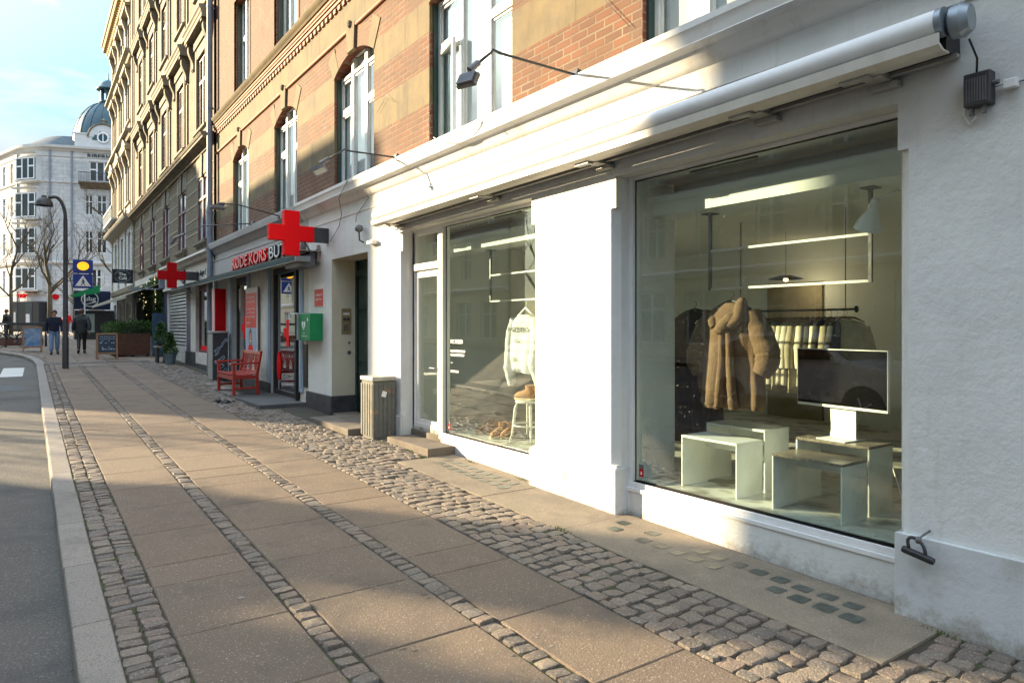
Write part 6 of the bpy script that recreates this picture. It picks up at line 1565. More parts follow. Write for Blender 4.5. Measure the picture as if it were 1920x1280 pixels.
for k in range(13):
    a = math.pi / 2 * k / 12; r = RD * math.cos(a) + .02; z = ZE + 1.0 + 5.1 * math.sin(a)
    rings.append([Vector((DC.x + r * (1 + .012 * (i % 2)) * math.cos(2 * math.pi * i / 40), DC.y + r * (1 + .012 * (i % 2)) * math.sin(2 * math.pi * i / 40), z)) for i in range(40)])
g.loft(rings)
for i in range(20):
    a = 2 * math.pi * i / 20; g.tube([Vector((DC.x + (RD * math.cos(b) + .04) * math.cos(a), DC.y + (RD * math.cos(b) + .04) * math.sin(a), ZE + 1.0 + 5.14 * math.sin(b))) for b in [math.pi / 2 * k / 8 * .95 for k in range(9)]], .05, 4)
dm = build('dome', g, 'copper_roof', BR, smooth=True, autos=30)
g = MB(); zt = ZE + 6.05
g.lathe([(1.0, 0), (1.05, .15), (.9, .2), (.9, .3)], (DC.x, DC.y, zt - .1), 16)
for i in range(6):
    a = 2 * math.pi * i / 6 + .3; g.tube([(DC.x + .72 * math.cos(a), DC.y + .72 * math.sin(a), zt + .1), (DC.x + .72 * math.cos(a), DC.y + .72 * math.sin(a), zt + 1.5)], .14, 8)
g.lathe([(.9, 0), (1.25, .08), (1.25, .2), (.95, .4), (.75, .85), (.4, 1.15), (.08, 1.35), (.02, 2.2)], (DC.x, DC.y, zt + 1.45), 16)
build('lantern', g, 'copper_roof', dm, smooth=True, autos=40)
text('building_name', 'RIBERHUS', FR, 3.5, 20.38, -.02, .46, 'dark_metal', BR, width=3.15, depth=.03, bold=.008)
# balcony, shop fronts and signs
g = MB(); g.prof(FR, [(0, 16.9), (-.4, 17.2), (-1.0, 17.5), (-1.0, 17.62), (0, 17.62)], 2.9, 8.5); build('balcony_slab', g, 'dark_trim', BR)
g = MB()
for k in range(38): g.fb(FR, 2.95 + k * .146, 2.98 + k * .146, 17.62, 18.55, -.97, -.94)
g.fb(FR, 2.93, 8.5, 18.55, 18.62, -.99, -.92); build('balcony_railing', g, 'dark_metal', BR)
g = MB(); g.fb(FC, -1.75, 1.9, GB, 4.45, -.20, 1.0); sf = build('shop_front', g, 'black', BR)
for x0, x1, m_ in ((-1.68, -1.0, 'curtain_green'), (.15, 1.0, 'curtain_green')):
    g = MB(); g.fb(FC, x0, x1, GB + .4, 4.3, -.23, -.201); build('shop_pane', g, 'opp_dark_window', sf)
g = MB(); g.fb(FC, .2, .7, GB + 1.0, 3.1, -.235, -.2305); g.fb(FC, -1.5, -1.2, GB + 1.0, 3.3, -.235, -.2305); build('window_display', g, 'pale_stone', sf)
text('shop_name', 'TRIP', FC, -1.0, 4.85, -.25, .42, 'red_sign', BR, width=1.5, depth=.05, bold=.02)
g = MB(); g.lathe([(.001, 0), (.33, 0), (.33, .06), (.001, .06)], FR.p(.5, 5.0, -.06), 16, X=Matrix.Rotation(R(90), 3, 'X')); build('round_emblem', g, 'red_sign_dark', BR)
g = MB(); g.fb(FR, 4.2, 5.2, 4.75, 5.2, -.1, -.0); build('orange_sign', g, 'terracotta', BR)
g = MB()
for i in (2, 4, 6, 8): F, L = SF[i]; g.fb(F, 0, L * .5, 5.40, 5.5, -.2, -.1)
for k in range(7): g.fb(FR, 2.2 + k * .8, 2.5 + k * .8, 5.42, 5.52, -.2, -.1)
build('flower_box', g, 'dark_trim', BR)
for s_ in (2.05, -.05):
    g = MB(); g.tube([FR.p(s_, 1, -.12), FR.p(s_, 21.0, -.12)], .09, 8); build('drainpipe', g, 'pipe_grey', BR)
Fs = SF[0][0]; g = MB(); g.tube([Fs.p(SF[0][1] - .2, 1, -.1), Fs.p(SF[0][1] - .2, 21, -.1)], .09, 8); build('drainpipe', g, 'pipe_grey', BR)
g = MB(); g.box(-5.9, 26, 111.05, 111.4, 0, ZE); g.box(25.7, 26, 82.3, 111, 0, ZE); build('back_wall', g, 'pale_stone', BR)
# a further block behind, at the far left
fb_ = thing('far_building', 'blue-grey distant building with a dark dome at the left picture edge', 'building', (-6, 118, 1.2))
g = MB(); g.box(-16, -3.4, 118, 132, 0, 20.5); build('wall', g, 'zinc', fb_)
g = MB(); g.lathe([(4.0, 0), (3.7, 1.4), (2.6, 2.6), (1.2, 3.2), (.05, 3.4)], (-5.6, 121, 20.5), 20); build('dome', g, 'copper_roof', fb_, smooth=True)
# ---------------------------------------------------------------- bare trees
def bare_tree(x, y, h, label, seed, trunk=.16, fork=.33, lean=0, moss=True):
    z = gz(y); t = thing('street_tree', label, 'tree', (x, y, z), 'bare street trees')
    r = random.Random(seed); g = MB(); tr = MB()
    tr.tube([(x, y, z - .1), (x + .03, y, z + h * fork * .5), (x + lean * .2, y, z + h * fork)], [trunk, trunk * .85, trunk * .75], 10)
    build('trunk', tr, 'bark', t, smooth=True)
    def grow(p, d, l, rad, lv):
        pts = [p]; n = 4; q = p
        for k in range(n):
            d = (d + Vector((r.uniform(-.18, .18), r.uniform(-.18, .18), r.uniform(-.02, .14)))).normalized(); q = q + d * l / n; pts.append(q)
        g.tube(pts, [rad * (1 - .5 * k / n) for k in range(n + 1)], 5 if lv < 2 else 3)
        if lv >= 5: return
        m = 3 if lv < 2 else r.choice([2, 2, 3])
        for k in range(m):
            j = r.randint(2, n); a = r.uniform(0, 6.28); up = Vector((math.cos(a), math.sin(a), 0))
            nd = (d * r.uniform(.7, 1.1) + up * r.uniform(.45, .85) + Vector((0, 0, .22))).normalized()
            grow(pts[j], nd, l * r.uniform(.58, .8), rad * .52, lv + 1)
    base = Vector((x + lean * .2, y, z + h * fork))
    grow(base, Vector((lean * .1, 0, 1)), h * .30, trunk * .7, 0)
    for k in range(3): a = r.uniform(0, 6.28); grow(base - Vector((0, 0, h * .03 * k)), Vector((math.cos(a) * .7, math.sin(a) * .7, .8)).normalized(), h * .25, trunk * .45, 1)
    build('crown', g, 'bark', t)
    return t
bare_tree(1.35, 66, 11.5, 'bare tree with a mossy trunk rising behind the person in the navy jumper', 4, .22)
bare_tree(-1.05, 61, 10.0, 'bare tree at the left, above the bicycle', 9, .15)
bare_tree(3.2, 72, 8.5, 'thin bare tree between the two people, far away', 12, .11)
bare_tree(6.6, 66, 12.5, 'bare tree half hidden by the cream building, its twigs showing beside it', 16, .2)
# ---------------------------------------------------------------- street lamp with crossing sign
lp = thing('street_lamp', 'tall dark street lamp with a curved arm and bell shade at the kerb', 'street lamp', (.88, 24.05, gz(24)))
x0, y0, z0 = .88, 24.05, gz(24)
g = MB(); g.tube([(x0, y0, z0), (x0, y0, z0 + .9), (x0, y0, z0 + .95), (x0, y0, 4.9)], [.085, .085, .07, .055], 14)
arc = [(x0 - .26 + .26 * math.cos(t), y0, 4.9 + .62 * math.sin(t)) for t in [math.pi / 2 * k / 8 for k in range(9)]]
g.tube(arc + [(x0 - .42, y0, 5.49)], .048, 10); build('pole', g, 'dark_metal', lp, smooth=True, autos=50)
g = MB(); g.lathe([(.001, .24), (.06, .23), (.07, .18), (.15, .15), (.215, .05), (.235, -.06), (.22, -.06), (.15, .1), (.001, .12)], (x0 - .52, y0, 5.30), 20); build('shade', g, 'dark_metal', lp, smooth=True, autos=50)
zs = thing('crossing_sign', 'blue pedestrian crossing sign under a round amber lamp, fixed beside the street lamp', 'sign', (1.3, 24.0, 3.3))
FZs = Fr((1.06, 23.95, 0), 0)
g = MB(); g.fb(FZs, 0, .50, 3.32, 3.72, -.06, .06); ub = build('lamp_panel', g, 'sign_blue', zs, bevel=.01)
g = MB(); g.ext([FZs.p(.25 + .15 * math.cos(a), 3.53 + .125 * math.sin(a), -.065) for a in [2 * math.pi * k / 24 for k in range(24)]], (0, -.02, 0)); build('amber_light', g, 'amber_lamp', ub)
g = MB(); g.fb(FZs, 0, .50, 2.88, 3.30, -.02, .02); pb = build('crossing_panel', g, 'sign_blue', zs, bevel=.006)
g = MB(); g.ext([FZs.p(x, z, -.024) for x, z in ((.05, 2.94), (.45, 2.94), (.25, 3.26))], (0, -.002, 0)); build('white_triangle', g, 'white_paint', pb)
g = MB()
def dk(pts): g.ext([FZs.p(x, z, -.028) for x, z in pts], (0, -.002, 0))
dk([(.235, 3.01), (.27, 3.01), (.275, 3.12), (.24, 3.13)]); dk([(.24, 3.02), (.22, 2.96), (.20, 2.96), (.22, 3.03)]); dk([(.26, 3.02), (.295, 2.96), (.31, 2.965), (.275, 3.04)]); dk([(.24, 3.12), (.20, 3.06), (.21, 3.05), (.245, 3.10)]); dk([(.27, 3.12), (.305, 3.06), (.295, 3.05), (.265, 3.09)])
dk([(.255 + .017 * math.cos(a), 3.155 + .02 * math.sin(a)) for a in [k * .785 for k in range(8)]])
for k in range(5): dk([(.09 + k * .07, 2.925), (.12 + k * .07, 2.925), (.125 + k * .07, 2.948), (.095 + k * .07, 2.948)])
build('walking_figure', g, 'black', pb)
g = MB(); g.tube([(.90, 24.03, 3.6), (1.06, 23.99, 3.6)], .018, 6); g.tube([(.90, 24.03, 3.1), (1.06, 23.99, 3.1)], .018, 6); build('bracket', g, 'dark_metal', zs)
# ---------------------------------------------------------------- bicycle
def bicycle(x, y, label):
    t = thing('bicycle', label, 'bicycle', (x, y, gz(y)))
    z = gz(y); W = .34
    def P(a, b, dy=0): return Vector((x + a, y + dy, z + b))
    for cx in (-.52, .52):
        g = MB(); g.tube([P(cx + W * math.cos(a), W + W * math.sin(a)) for a in [2 * math.pi * k / 32 for k in range(33)]], .018, 6); w_ = build('wheel', g, 'tyre', t, smooth=True)
        g = MB()
        for k in range(16): a = 2 * math.pi * k / 16; g.tube([P(cx, W), P(cx + W * math.cos(a), W + W * math.sin(a))], .002, 3)
        g.tube([P(cx, W, -.04), P(cx, W, .04)], .02, 8); build('spokes', g, 'alu', w_)
        g = MB(); g.tube([P(cx + (W + .03) * math.cos(a), W + (W + .03) * math.sin(a)) for a in [math.pi * (.05 + .9 * k / 14) for k in range(15)]], .016, 4); build('mudguard', g, 'black', t)
    g = MB()
    for a, b in (((.52, W), (.12, .30)), ((.52, W), (.30, .78)), ((.12, .30), (.30, .86)), ((.12, .30), (-.30, .78)), ((.28, .80), (-.32, .86)), ((-.30, .74), (-.52, W))): g.tube([P(*a), P(*b)], .016, 6)
    g.tube([P(-.29, .72), P(-.34, 1.02)], .015, 6); build('frame', g, 'black', t)
    g = MB(); g.tube([P(-.34, 1.02, 0), P(-.36, 1.04, -.12), P(-.30, 1.06, -.28), P(-.16, 1.04, -.30)], .012, 6); g.tube([P(-.34, 1.02, 0), P(-.36, 1.04, .12), P(-.30, 1.06, .28), P(-.16, 1.04, .30)], .012, 6); build('handlebar', g, 'alu', t, smooth=True)
    g = MB(); g.loft([[P(.30 + a * .5 + .03, .90 + b * .3, c) for a, b, c in [(0, .1, -w), (0, .13, 0), (0, .1, w), (0, -.02, w * .6), (0, -.02, -w * .6)]] for w, q in ((.02, 0),)] + [[P(.22, .90 + b, c) for b, c in ((.03, -.03), (.04, 0), (.03, .03), (-.01, .02), (-.01, -.02))], [P(.40, .92 + b, c) for b, c in ((.03, -.09), (.05, 0), (.03, .09), (-.01, .05), (-.01, -.05))], [P(.44, .92 + b, c) for b, c in ((.02, -.06), (.03, 0), (.02, .06), (0, .03), (0, -.03))]][0:0] or [[P(.20, .90 + b, c) for b, c in ((.02, -.02), (.03, 0), (.02, .02), (-.01, .015), (-.01, -.015))], [P(.32, .91 + b, c) for b, c in ((.03, -.05), (.045, 0), (.03, .05), (-.01, .03), (-.01, -.03))], [P(.42, .92 + b, c) for b, c in ((.03, -.09), (.045, 0), (.03, .09), (-.01, .05), (-.01, -.05))]]); build('saddle', g, 'black', t, smooth=True)
    g = MB(); g.tube([P(.12, .30, -.06), P(.12, .30, .06)], .07, 12); g.tube([P(.12, .30, .07), P(.22, .18, .07)], .012, 5); g.box(x + .18, x + .27, y + .06, y + .15, z + .165, z + .185); build('crank', g, 'mid_metal', t)
    return t
bicycle(-.62, 37.2, 'black city bicycle with silver handlebars parked at the left edge')
fn = thing('railing', 'low dark beam railing behind the bicycle', 'railing', (-2, 38.6, gz(38)))
g = MB(); z = gz(38.6)
g.box(-6, .9, 38.5, 38.62, z + .98, z + 1.10)
for x in (-5.5, -3.9, -2.3, -.9, .6): g.box(x, x + .1, 38.51, 38.61, z, z + .98)
build('beam', g, 'dark_metal', fn, bevel=.01)
pb2 = thing('planter_trough', 'long brown planter trough with faded plants behind the bicycle', 'planter', (-1.8, 38.2, gz(38)))
g = MB(); g.box(-5, .55, 38.1, 38.45, z + .05, z + .42); build('box', g, 'brown_wood', pb2, bevel=.01)
g = MB()
for k in range(12): foliage(g, (-3 + k * .3, 38.28, z + .45), .22, .15, .12, 60, .08, r3, .4)
build('plants', g, 'leaf_grey', pb2)
# ---------------------------------------------------------------- people
def person(x, y, rz, label, H, top, legs, hairm, padded=False, step=.16, arms='down'):
    t = thing('person', label, 'person', (x, y, gz(y)), rz=rz); s = H / 1.75
    # local: faces +y, joints metres
    J = {'pel': (0, 0, .95), 'bel': (0, .01, 1.10), 'che': (0, .01, 1.32), 'nb': (0, 0, 1.47), 'nk': (0, .015, 1.53), 'hd': (0, .03, 1.63), 'ht': (0, .03, 1.70)}
    for sd, n_ in ((-1, 'L'), (1, 'R')):
        st_ = step * sd
        J['hip' + n_] = (sd * .095, 0, .90); J['kn' + n_] = (sd * .10, st_ * .55 + .03, .50 + (.02 if sd < 0 else 0)); J['an' + n_] = (sd * .105, st_ - .03, .09 + (.05 if sd < 0 else 0)); J['to' + n_] = (sd * .12, st_ + .13, .035)
        J['sh' + n_] = (sd * .185, 0, 1.42); J['el' + n_] = (sd * .255, -.03 - st_ * .4, 1.14); J['wr' + n_] = (sd * .26, .04 - st_ * .9, .90)
    idx = {}; V = []; E_ = []; Rr = []
    def v(n_, r):
        idx[n_] = len(V); V.append(Vector(J[n_]) * s); Rr.append(r if not isinstance(r, tuple) else r)
    for n_, r in (('pel', (.15, .11)), ('bel', (.135, .10)), ('che', (.16, .11)), ('nb', (.075, .07)), ('nk', (.052, .055)), ('hd', (.078, .095)), ('ht', (.065, .08))): v(n_, r)
    ch_ = ['pel', 'bel', 'che', 'nb', 'nk', 'hd', 'ht']; E_ += [(idx[a], idx[b]) for a, b in zip(ch_[:-1], ch_[1:])]
    for n_ in 'LR':
        for k, r in (('hip', .085), ('kn', .056), ('an', .038), ('to', (.04, .025))): v(k + n_, r)
        for k, r in (('sh', .062), ('el', .042), ('wr', .028)): v(k + n_, r)
        E_ += [(idx['pel'], idx['hip' + n_]), (idx['hip' + n_], idx['kn' + n_]), (idx['kn' + n_], idx['an' + n_]), (idx['an' + n_], idx['to' + n_]), (idx['che'], idx['sh' + n_]), (idx['sh' + n_], idx['el' + n_]), (idx['el' + n_], idx['wr' + n_])]
        sd = -1 if n_ == 'L' else 1; w = Vector(J['wr' + n_]); pi_ = len(V); V.append((w + Vector((0, .015, -.06))) * s); Rr.append((.018, .034)); E_.append((idx['wr' + n_], pi_))
        for k in range(4):
            a = len(V); o = (k - 1.5) * .02
            V.append((w + Vector((0, .02 + o, -.10))) * s); Rr.append(.0095); V.append((w + Vector((-sd * .012, .03 + o, -.155 + abs(k - 1.2) * .008))) * s); Rr.append(.007); E_ += [(pi_, a), (a, a + 1)]
        a = len(V); V.append((w + Vector((-sd * .01, .055, -.06))) * s); Rr.append(.010); V.append((w + Vector((-sd * .015, .07, -.10))) * s); Rr.append(.008); E_ += [(pi_, a), (a, a + 1)]
    skinned('body', V, E_, Rr, 'skin', t, 0, 1)
    # face: nose, ears, eyes, mouth
    g = MB(); hc = Vector(J['hd']) * s
    g.ext([hc + Vector(p) for p in ((-.012, .10, -.02), (.012, .10, -.02), (0, .10, .025))], (0, .025, -.006))
    for e in (-1, 1): g.lathe([(.001, -.012), (.02, 0), (.001, .012)], hc + Vector((e * .082, .0, 0)), 8, X=Matrix.Rotation(R(90), 3, 'Y'))
    build('nose_and_ears', g, 'skin', t, local=True, smooth=True)
    g = MB()
    for e in (-1, 1): g.lathe([(.001, -.006), (.011, 0), (.001, .006)], hc + Vector((e * .03, .108, .02)), 8)
    g.box(hc.x - .022, hc.x + .022, hc.y + .10, hc.y + .107, hc.z - .055, hc.z - .047); build('eyes_and_mouth', g, 'hair', t, local=True)
    g = MB(); rings = []
    for k in range(9):
        a = -.5 + (math.pi / 2 + .5) * k / 8; rings.append([hc + Vector((.098 * math.cos(a) * math.cos(b), -.018 + .118 * math.cos(a) * math.sin(b) * (.72 if math.sin(b) > 0 else 1), .03 + .115 * math.sin(a) + (.05 * max(0, math.sin(b)) if a < .3 else 0))) for b in [2 * math.pi * i / 18 for i in range(18)]])
    g.loft(rings); build('hair', g, hairm, t, local=True, smooth=True)
    # trousers
    V2 = [Vector(J['pel']) * s + Vector((0, 0, .05))]; R2 = [(.165, .125)]; E2 = []
    for n_ in 'LR':
        a = len(V2)
        for k, r in (('hip', .108), ('kn', .085), ('an', .072)): V2.append((Vector(J[k + n_]) + (Vector((0, 0, .02)) if k == 'an' else Vector())) * s); R2.append(r if legs == 'denim' else r * .86)
        E2 += [(0, a), (a, a + 1), (a + 1, a + 2)]
    skinned('trousers', V2, E2, R2, legs, t, 0, 2)
    for n_ in 'LR':
        g = MB(); a = Vector(J['an' + n_]) * s; b = Vector(J['to' + n_]) * s; g.tube([a + Vector((0, -.06, -.03)), a + Vector((0, 0, -.015)), (a + b) / 2 + Vector((0, 0, -.012)), b + Vector((0, .03, 0)), b + Vector((0, .06, -.01))], [.035, .052, .048, .042, .02], 10); build('shoe', g, 'black', t, local=True, smooth=True)
    # upper garment
    k_ = 1.18 if padded else 1.0; low = .72 if padded else .88
    V3 = [Vector((0, 0, low)) * s, Vector(J['bel']) * s, Vector(J['che']) * s, Vector((0, 0, 1.46)) * s]; R3 = [(.185 * k_, .135 * k_), (.185 * k_, .14 * k_), (.195 * k_, .14 * k_), (.10 * k_, .085 * k_)]; E3 = [(0, 1), (1, 2), (2, 3)]
    if padded: V3.append(Vector((0, -.07, 1.50)) * s); R3.append((.13, .07)); E3.append((3, 4))
    for n_ in 'LR':
        a = len(V3)
        for kk, r in (('sh', .085), ('el', .072), ('wr', .055)): V3.append(Vector(J[kk + n_]) * s); R3.append(r * k_)
        E3 += [(2, a), (a, a + 1), (a + 1, a + 2)]
    skinned('padded_coat' if padded else 'jumper', V3, E3, R3, top, t, 1, 2)
    if padded:
        g = MB()
        for z in (.80, .93, 1.06, 1.19, 1.32): g.tube([(.235 * s * math.cos(a), .01 + .172 * s * math.sin(a), z * s) for a in [2 * math.pi * k / 24 for k in range(25)]], .012, 5)
        build('quilting_seam', g, 'black', t, local=True, smooth=True)
    return t
person(.80, 31.7, 180, 'person in a navy jumper and light blue jeans left behind the lamp post', 1.68, 'navy', 'denim', 'hair', step=.15)
person(1.70, 31.9, 0, 'person in a dark padded coat and black trousers right of the lamp post', 1.74, 'padded', 'black', 'hair', True, step=.19)
person(-1.0, 47, 60, 'small distant person in dark clothes beyond the bicycle', 1.7, 'black', 'navy', 'hair', step=.05)
person(2.3, 60, 200, 'small distant person in a red jacket between the walkers', 1.7, 'red_sign_dark', 'purple_wall', 'hair', step=.1)
# ---------------------------------------------------------------- across the street (seen in the window reflections, and what shades the pavement)
OX = -14.0
def oppo(name, label, y0, y1, h, poly, mat_lo, mat_hi, first=1.2, sign=False):
    t = thing(name, label, 'building', (OX, (y0 + y1) / 2, 0))
    F = Fr((OX, 0, 0), 90)      # x = +Y, inwards = -X
    hs = []; cols = []
    y = y0 + first
    while y + 1.3 < y1 - .5: cols.append(y); y += 2.9
    fl = [(1.0, 3.3, 1.8), (4.7, 6.7, 1.2), (8.0, 10.0, 1.2)] + [(z, z + 1.9, 1.2) for z in (11.3, 14.6, 17.9, 21.2) if z + 2.6 < h]
    for c in cols:
        for a, b, w_ in fl: hs.append((c, c + w_, a, b))
    g = MB(); gridwall(g, F, y0, y1, -.3, h, hs, .2, lambda x, z: 0 if z < 7.3 else 1, zs=[7.3])
    build('front_wall', g, [mat_lo, mat_hi], t)
    for c in cols:
        for a, b, w_ in fl: window(t, F, c + w_ / 2, a, w_, b - a, 'opp' if (int(c * 7 + a) % 3) else 'oppd')
    g = MB()
    for z in [q for q in (3.9, 7.3, 10.7) if q < h - .5]: g.prof(F, [(0, z - .1), (-.12, z - .08), (-.22, z + .1), (-.22, z + .16), (0, z + .24)], y0, y1)
    for k in range(6): g.fb(F, y0, y1, 4.35 + k * .48, 4.37 + k * .48, -.012, 0)
    g.prof(F, [(0, h - .5), (-.3, h - .3), (-.6, h - .1), (-.6, h), (0, h)], y0, y1)
    build('cornice', g, 'pale_stone', t)
    g = MB(); n = len(poly); g.ext([(x, y, -.3) for x, y in poly], (0, 0, h + .3)); build('block', g, mat_hi, t)
    return t, F
ob, OF = oppo('opposite_building', 'tall plastered building with brick upper floors across the street, mirrored in the shop windows', -12, 22.9, 23.0, [(OX - .3, -12), (OX - .3, 23.1), (OX - 10, 35.3), (OX - 10, -12)], 'opp_render', 'opposite_brick', 1.0)
oppo('opposite_sun_gap_block', 'unseen low block added between two houses opposite to shape a wedge of sun', 22.9, 24.1, 7.2, [(OX - .3, 23.2), (OX - .3, 24.4), (OX - 3, 27.7), (OX - 3, 26.6)], 'opp_render', 'opp_render', 9)  # unseen, added: its height limits the wedge of sun reaching the near slabs
oppo('opposite_sun_gap_edge', 'unseen narrow tall block across the street, shaped to edge an added sun gap', 24.1, 26.6, 22.0, [(OX - .3, 24.35), (OX - .3, 26.6), (OX - 8, 36.3), (OX - 8, 34.1)], 'opp_render', 'opposite_brick', .5)  # unseen, cut along the sun's direction to leave a gap for foreground light
text('mirror_sign', 'ROVERKOB', OF, 14.2, 3.35, -.06, .36, 'white_paint', ob, width=2.9, depth=.03, bold=.01)
oppo('opposite_low_building', 'lower brick building beyond the side street opposite', 33.0, 46, 13.5, [(OX - .3, 33.1), (OX - .3, 46), (OX - 14, 63), (OX - 14, 50.5)], 'opp_render', 'opposite_brick', 1.2)
oppo('opposite_end_building', 'middle-sized brick building farther along the opposite side', 46.05, 78, 15.4, [(OX - .3, 46.05), (OX - .3, 78), (OX - 12, 78), (OX - 14, 63.1)], 'opp_render', 'opposite_brick', 1.2)
bare_tree(-12.3, 27.0, 7.6, 'unseen bare tree added on the opposite pavement for its shadow', 23, .22)  # added to lay a soft finger of shadow across the lit slabs
# parked car mirrored in the big window
def car():
    t = thing('parked_car', 'white hatchback parked at the kerb, mirrored in the big shop window', 'car', (-3.3, 7.2, gz(7) - KH))
    zb = gz(7.2) - KH; cx, cy = -3.3, 7.3
    # side profile along y: front at -y
    prof = [(-2.15, .35), (-2.18, .62), (-2.08, .86), (-1.55, 1.02), (-1.02, 1.10), (-.35, 1.52), (.3, 1.62), (1.2, 1.60), (1.85, 1.40), (2.12, 1.02), (2.18, .6), (2.12, .35)]
    W = .90; rings = []
    for xk, s in ((-W, .93), (-W * .97, .985), (-W * .8, 1.0), (0, 1.02), (W * .8, 1.0), (W * .97, .985), (W, .93)):
        rings.append([Vector((cx + (xk if z < 1.05 else xk * (1 - .28 * (z - 1.05) / .55)), cy + y * (s if z > .5 else s), zb + (z if z < .5 else .5 + (z - .5) * s))) for y, z in prof])
    g = MB(); g.loft(rings); bd = build('body', g, 'car_white', t, smooth=True, autos=28)
    for s in (-1, 1):
        g = MB(); xs_ = cx + s * (W * .80)
        for q in ([(-.86, 1.14), (-.32, 1.50), (.28, 1.54), (.28, 1.12)], [(.34, 1.12), (.34, 1.54), (1.1, 1.52), (1.60, 1.34), (1.62, 1.12)]):
            g.ext([(cx + s * (W * .985 - .26 * W * max(0, (z - 1.05)) / .55), cy + y, zb + z) for y, z in q], (s * .012, 0, 0))
        build('side_window', g, 'dark_glass', t)
        g = MB(); g.box(cx + s * .93 - .08, cx + s * .93 + .08, cy - .92, cy - .80, zb + 1.08, zb + 1.20); build('wing_mirror', g, 'car_white', t, bevel=.02)
        g = MB(); g.ext([(cx + s * .45, cy - 2.17, zb + .72), (cx + s * .86, cy - 2.03, zb + .74), (cx + s * .86, cy - 1.98, zb + .88), (cx + s * .5, cy - 2.14, zb + .82)], (0, -.02, 0)); build('headlight', g, 'clear_grey', t)
        for yy_ in (-1.32, 1.32):
            g = MB(); X = Matrix.Rotation(R(90), 3, 'Y'); g.lathe([(.2, -.1), (.31, -.1), (.335, -.06), (.335, .06), (.31, .1), (.2, .1)], (cx + s * .83, cy + yy_, zb + .335), 28, X=X); wh = build('wheel', g, 'tyre', t, smooth=True, autos=40)
            g = MB(); g.lathe([(.205, -.11), (.20, -.02), (.001, -.02)], (cx + s * .83, cy + yy_, zb + .335), 20, X=X)
            for k in range(5): a = 2 * math.pi * k / 5; g.tube([Vector((cx + s * .935, cy + yy_, zb + .335)), Vector((cx + s * .925, cy + yy_ + .2 * math.cos(a), zb + .335 + .2 * math.sin(a)))], .02, 5)
            build('rim', g, 'alu', wh)
            g = MB(); g.lathe([(.001, 0), (.375, 0), (.375, .004), (.001, .004)], (cx + s * .902, cy + yy_, zb + .36), 24, X=X); build('wheel_arch', g, 'black', t)
    g = MB(); g.box(cx - .45, cx + .45, cy - 2.20, cy - 2.16, zb + .42, zb + .66); build('grille', g, 'black', t)
    g = MB(); g.ext([(cx - .72, cy - .98, zb + 1.13), (cx + .72, cy - .98, zb + 1.13), (cx + .62, cy - .40, zb + 1.52), (cx - .62, cy - .40, zb + 1.52)], (0, -.015, .012)); build('windscreen', g, 'dark_glass', t)
    g = MB(); g.fb(Fr((cx + W, cy, 0), 90), -2.0, 2.0, zb + .30, zb + .42, -.01, .01); build('sill_trim', g, 'black', t)
car()
# ---------------------------------------------------------------- light
SUN_EL, AZ = 16.5, math.atan2(.62, .785)      # azimuth measured from +Y towards -X
sd = Vector((-math.sin(AZ) * math.cos(R(SUN_EL)), math.cos(AZ) * math.cos(R(SUN_EL)), math.sin(R(SUN_EL))))
L = bpy.data.lights.new('sun', 'SUN'); L.energy = 4.4; L.angle = R(.5); L.color = (1, .79, .49)
so = bpy.data.objects.new('sun', L); so.rotation_euler = sd.to_track_quat('Z', 'Y').to_euler(); so.location = (0, 0, 30); COL.objects.link(so)
w = bpy.data.worlds.new('World'); sc.world = w; w.use_nodes = True; nt = w.node_tree
bg = nt.nodes['Background']; bg.inputs['Strength'].default_value = .125
sky = nn(nt, 'ShaderNodeTexSky', sky_type='NISHITA'); sky.sun_disc = False; sky.sun_elevation = R(SUN_EL)
sky.sun_rotation = -AZ    # sun towards (-sin AZ, cos AZ)
sky.air_density = 1.0; sky.dust_density = 1.2; sky.ozone_density = 1.5; sky.altitude = 10
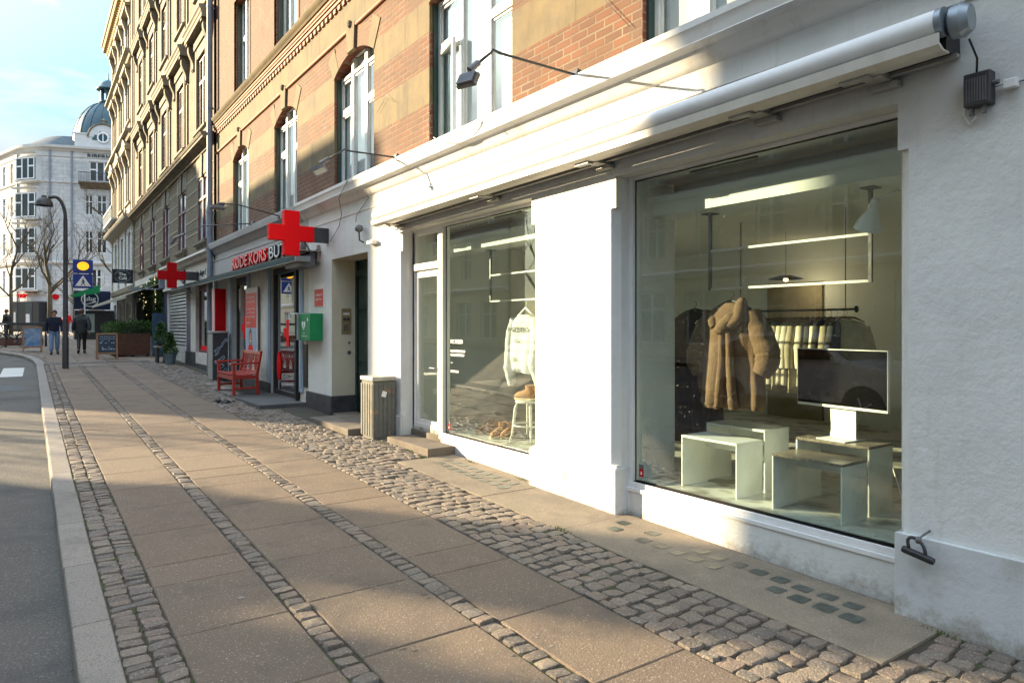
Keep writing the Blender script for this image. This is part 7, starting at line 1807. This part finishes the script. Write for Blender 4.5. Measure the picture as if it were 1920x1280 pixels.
tc = nn(nt, 'ShaderNodeTexCoord').outputs['Generated']
mp = nn(nt, 'ShaderNodeMapping'); mp.inputs['Scale'].default_value = (1, 1, 3.2); nt.links.new(tc, mp.inputs[0])
n1 = noise(nt, mp.outputs[0], 2.6, 9, .55)
cl = ramp(nt, n1, .43, .66)
spz = nn(nt, 'ShaderNodeSeparateXYZ'); nt.links.new(tc, spz.inputs[0])
gr = nn(nt, 'ShaderNodeMapRange', interpolation_type='SMOOTHSTEP'); nt.links.new(spz.outputs[2], gr.inputs[0])
gr.inputs[1].default_value = .12; gr.inputs[2].default_value = .62; gr.inputs[3].default_value = .21; gr.inputs[4].default_value = 1.5
sb_ = nn(nt, 'ShaderNodeMix', data_type='RGBA', blend_type='MULTIPLY'); sb_.inputs[0].default_value = 1; nt.links.new(sky.outputs[0], sb_.inputs[6]); sb_.inputs[7].default_value = (.70, .92, 1.0, 1)
cm0 = mix(nt, cl, sb_.outputs[2], (6.2, 6.6, 6.6))
vs2 = nn(nt, 'ShaderNodeVectorMath', operation='SCALE'); nt.links.new(cm0, vs2.inputs[0]); nt.links.new(gr.outputs[0], vs2.inputs['Scale']); cm = vs2.outputs[0]
nt.links.new(cm, bg.inputs['Color'])
# ---------------------------------------------------------------- camera
cam = bpy.data.cameras.new('camera'); co = bpy.data.objects.new('camera', cam); COL.objects.link(co); sc.camera = co
TH = math.atan(906 / 1290)
co.location = (0, 0, 1.75); co.rotation_euler = (R(90), 0, -TH)
cam.sensor_width = 36; cam.lens = 36 * 1290 / 1920; cam.clip_end = 3000; cam.clip_start = .05
cam.shift_y = -(640 - 612) / 1920
sc.view_settings.view_transform = 'Standard'; sc.view_settings.look = 'None'; sc.view_settings.gamma = 1
sc.view_settings.exposure = 1.95
sc.cycles.use_denoising = True
sc.cycles.max_bounces = 8; sc.cycles.transparent_max_bounces = 16; sc.cycles.diffuse_bounces = 4
sc.cycles.caustics_reflective = False; sc.cycles.caustics_refractive = False
sc.cycles.sample_clamp_indirect = 6
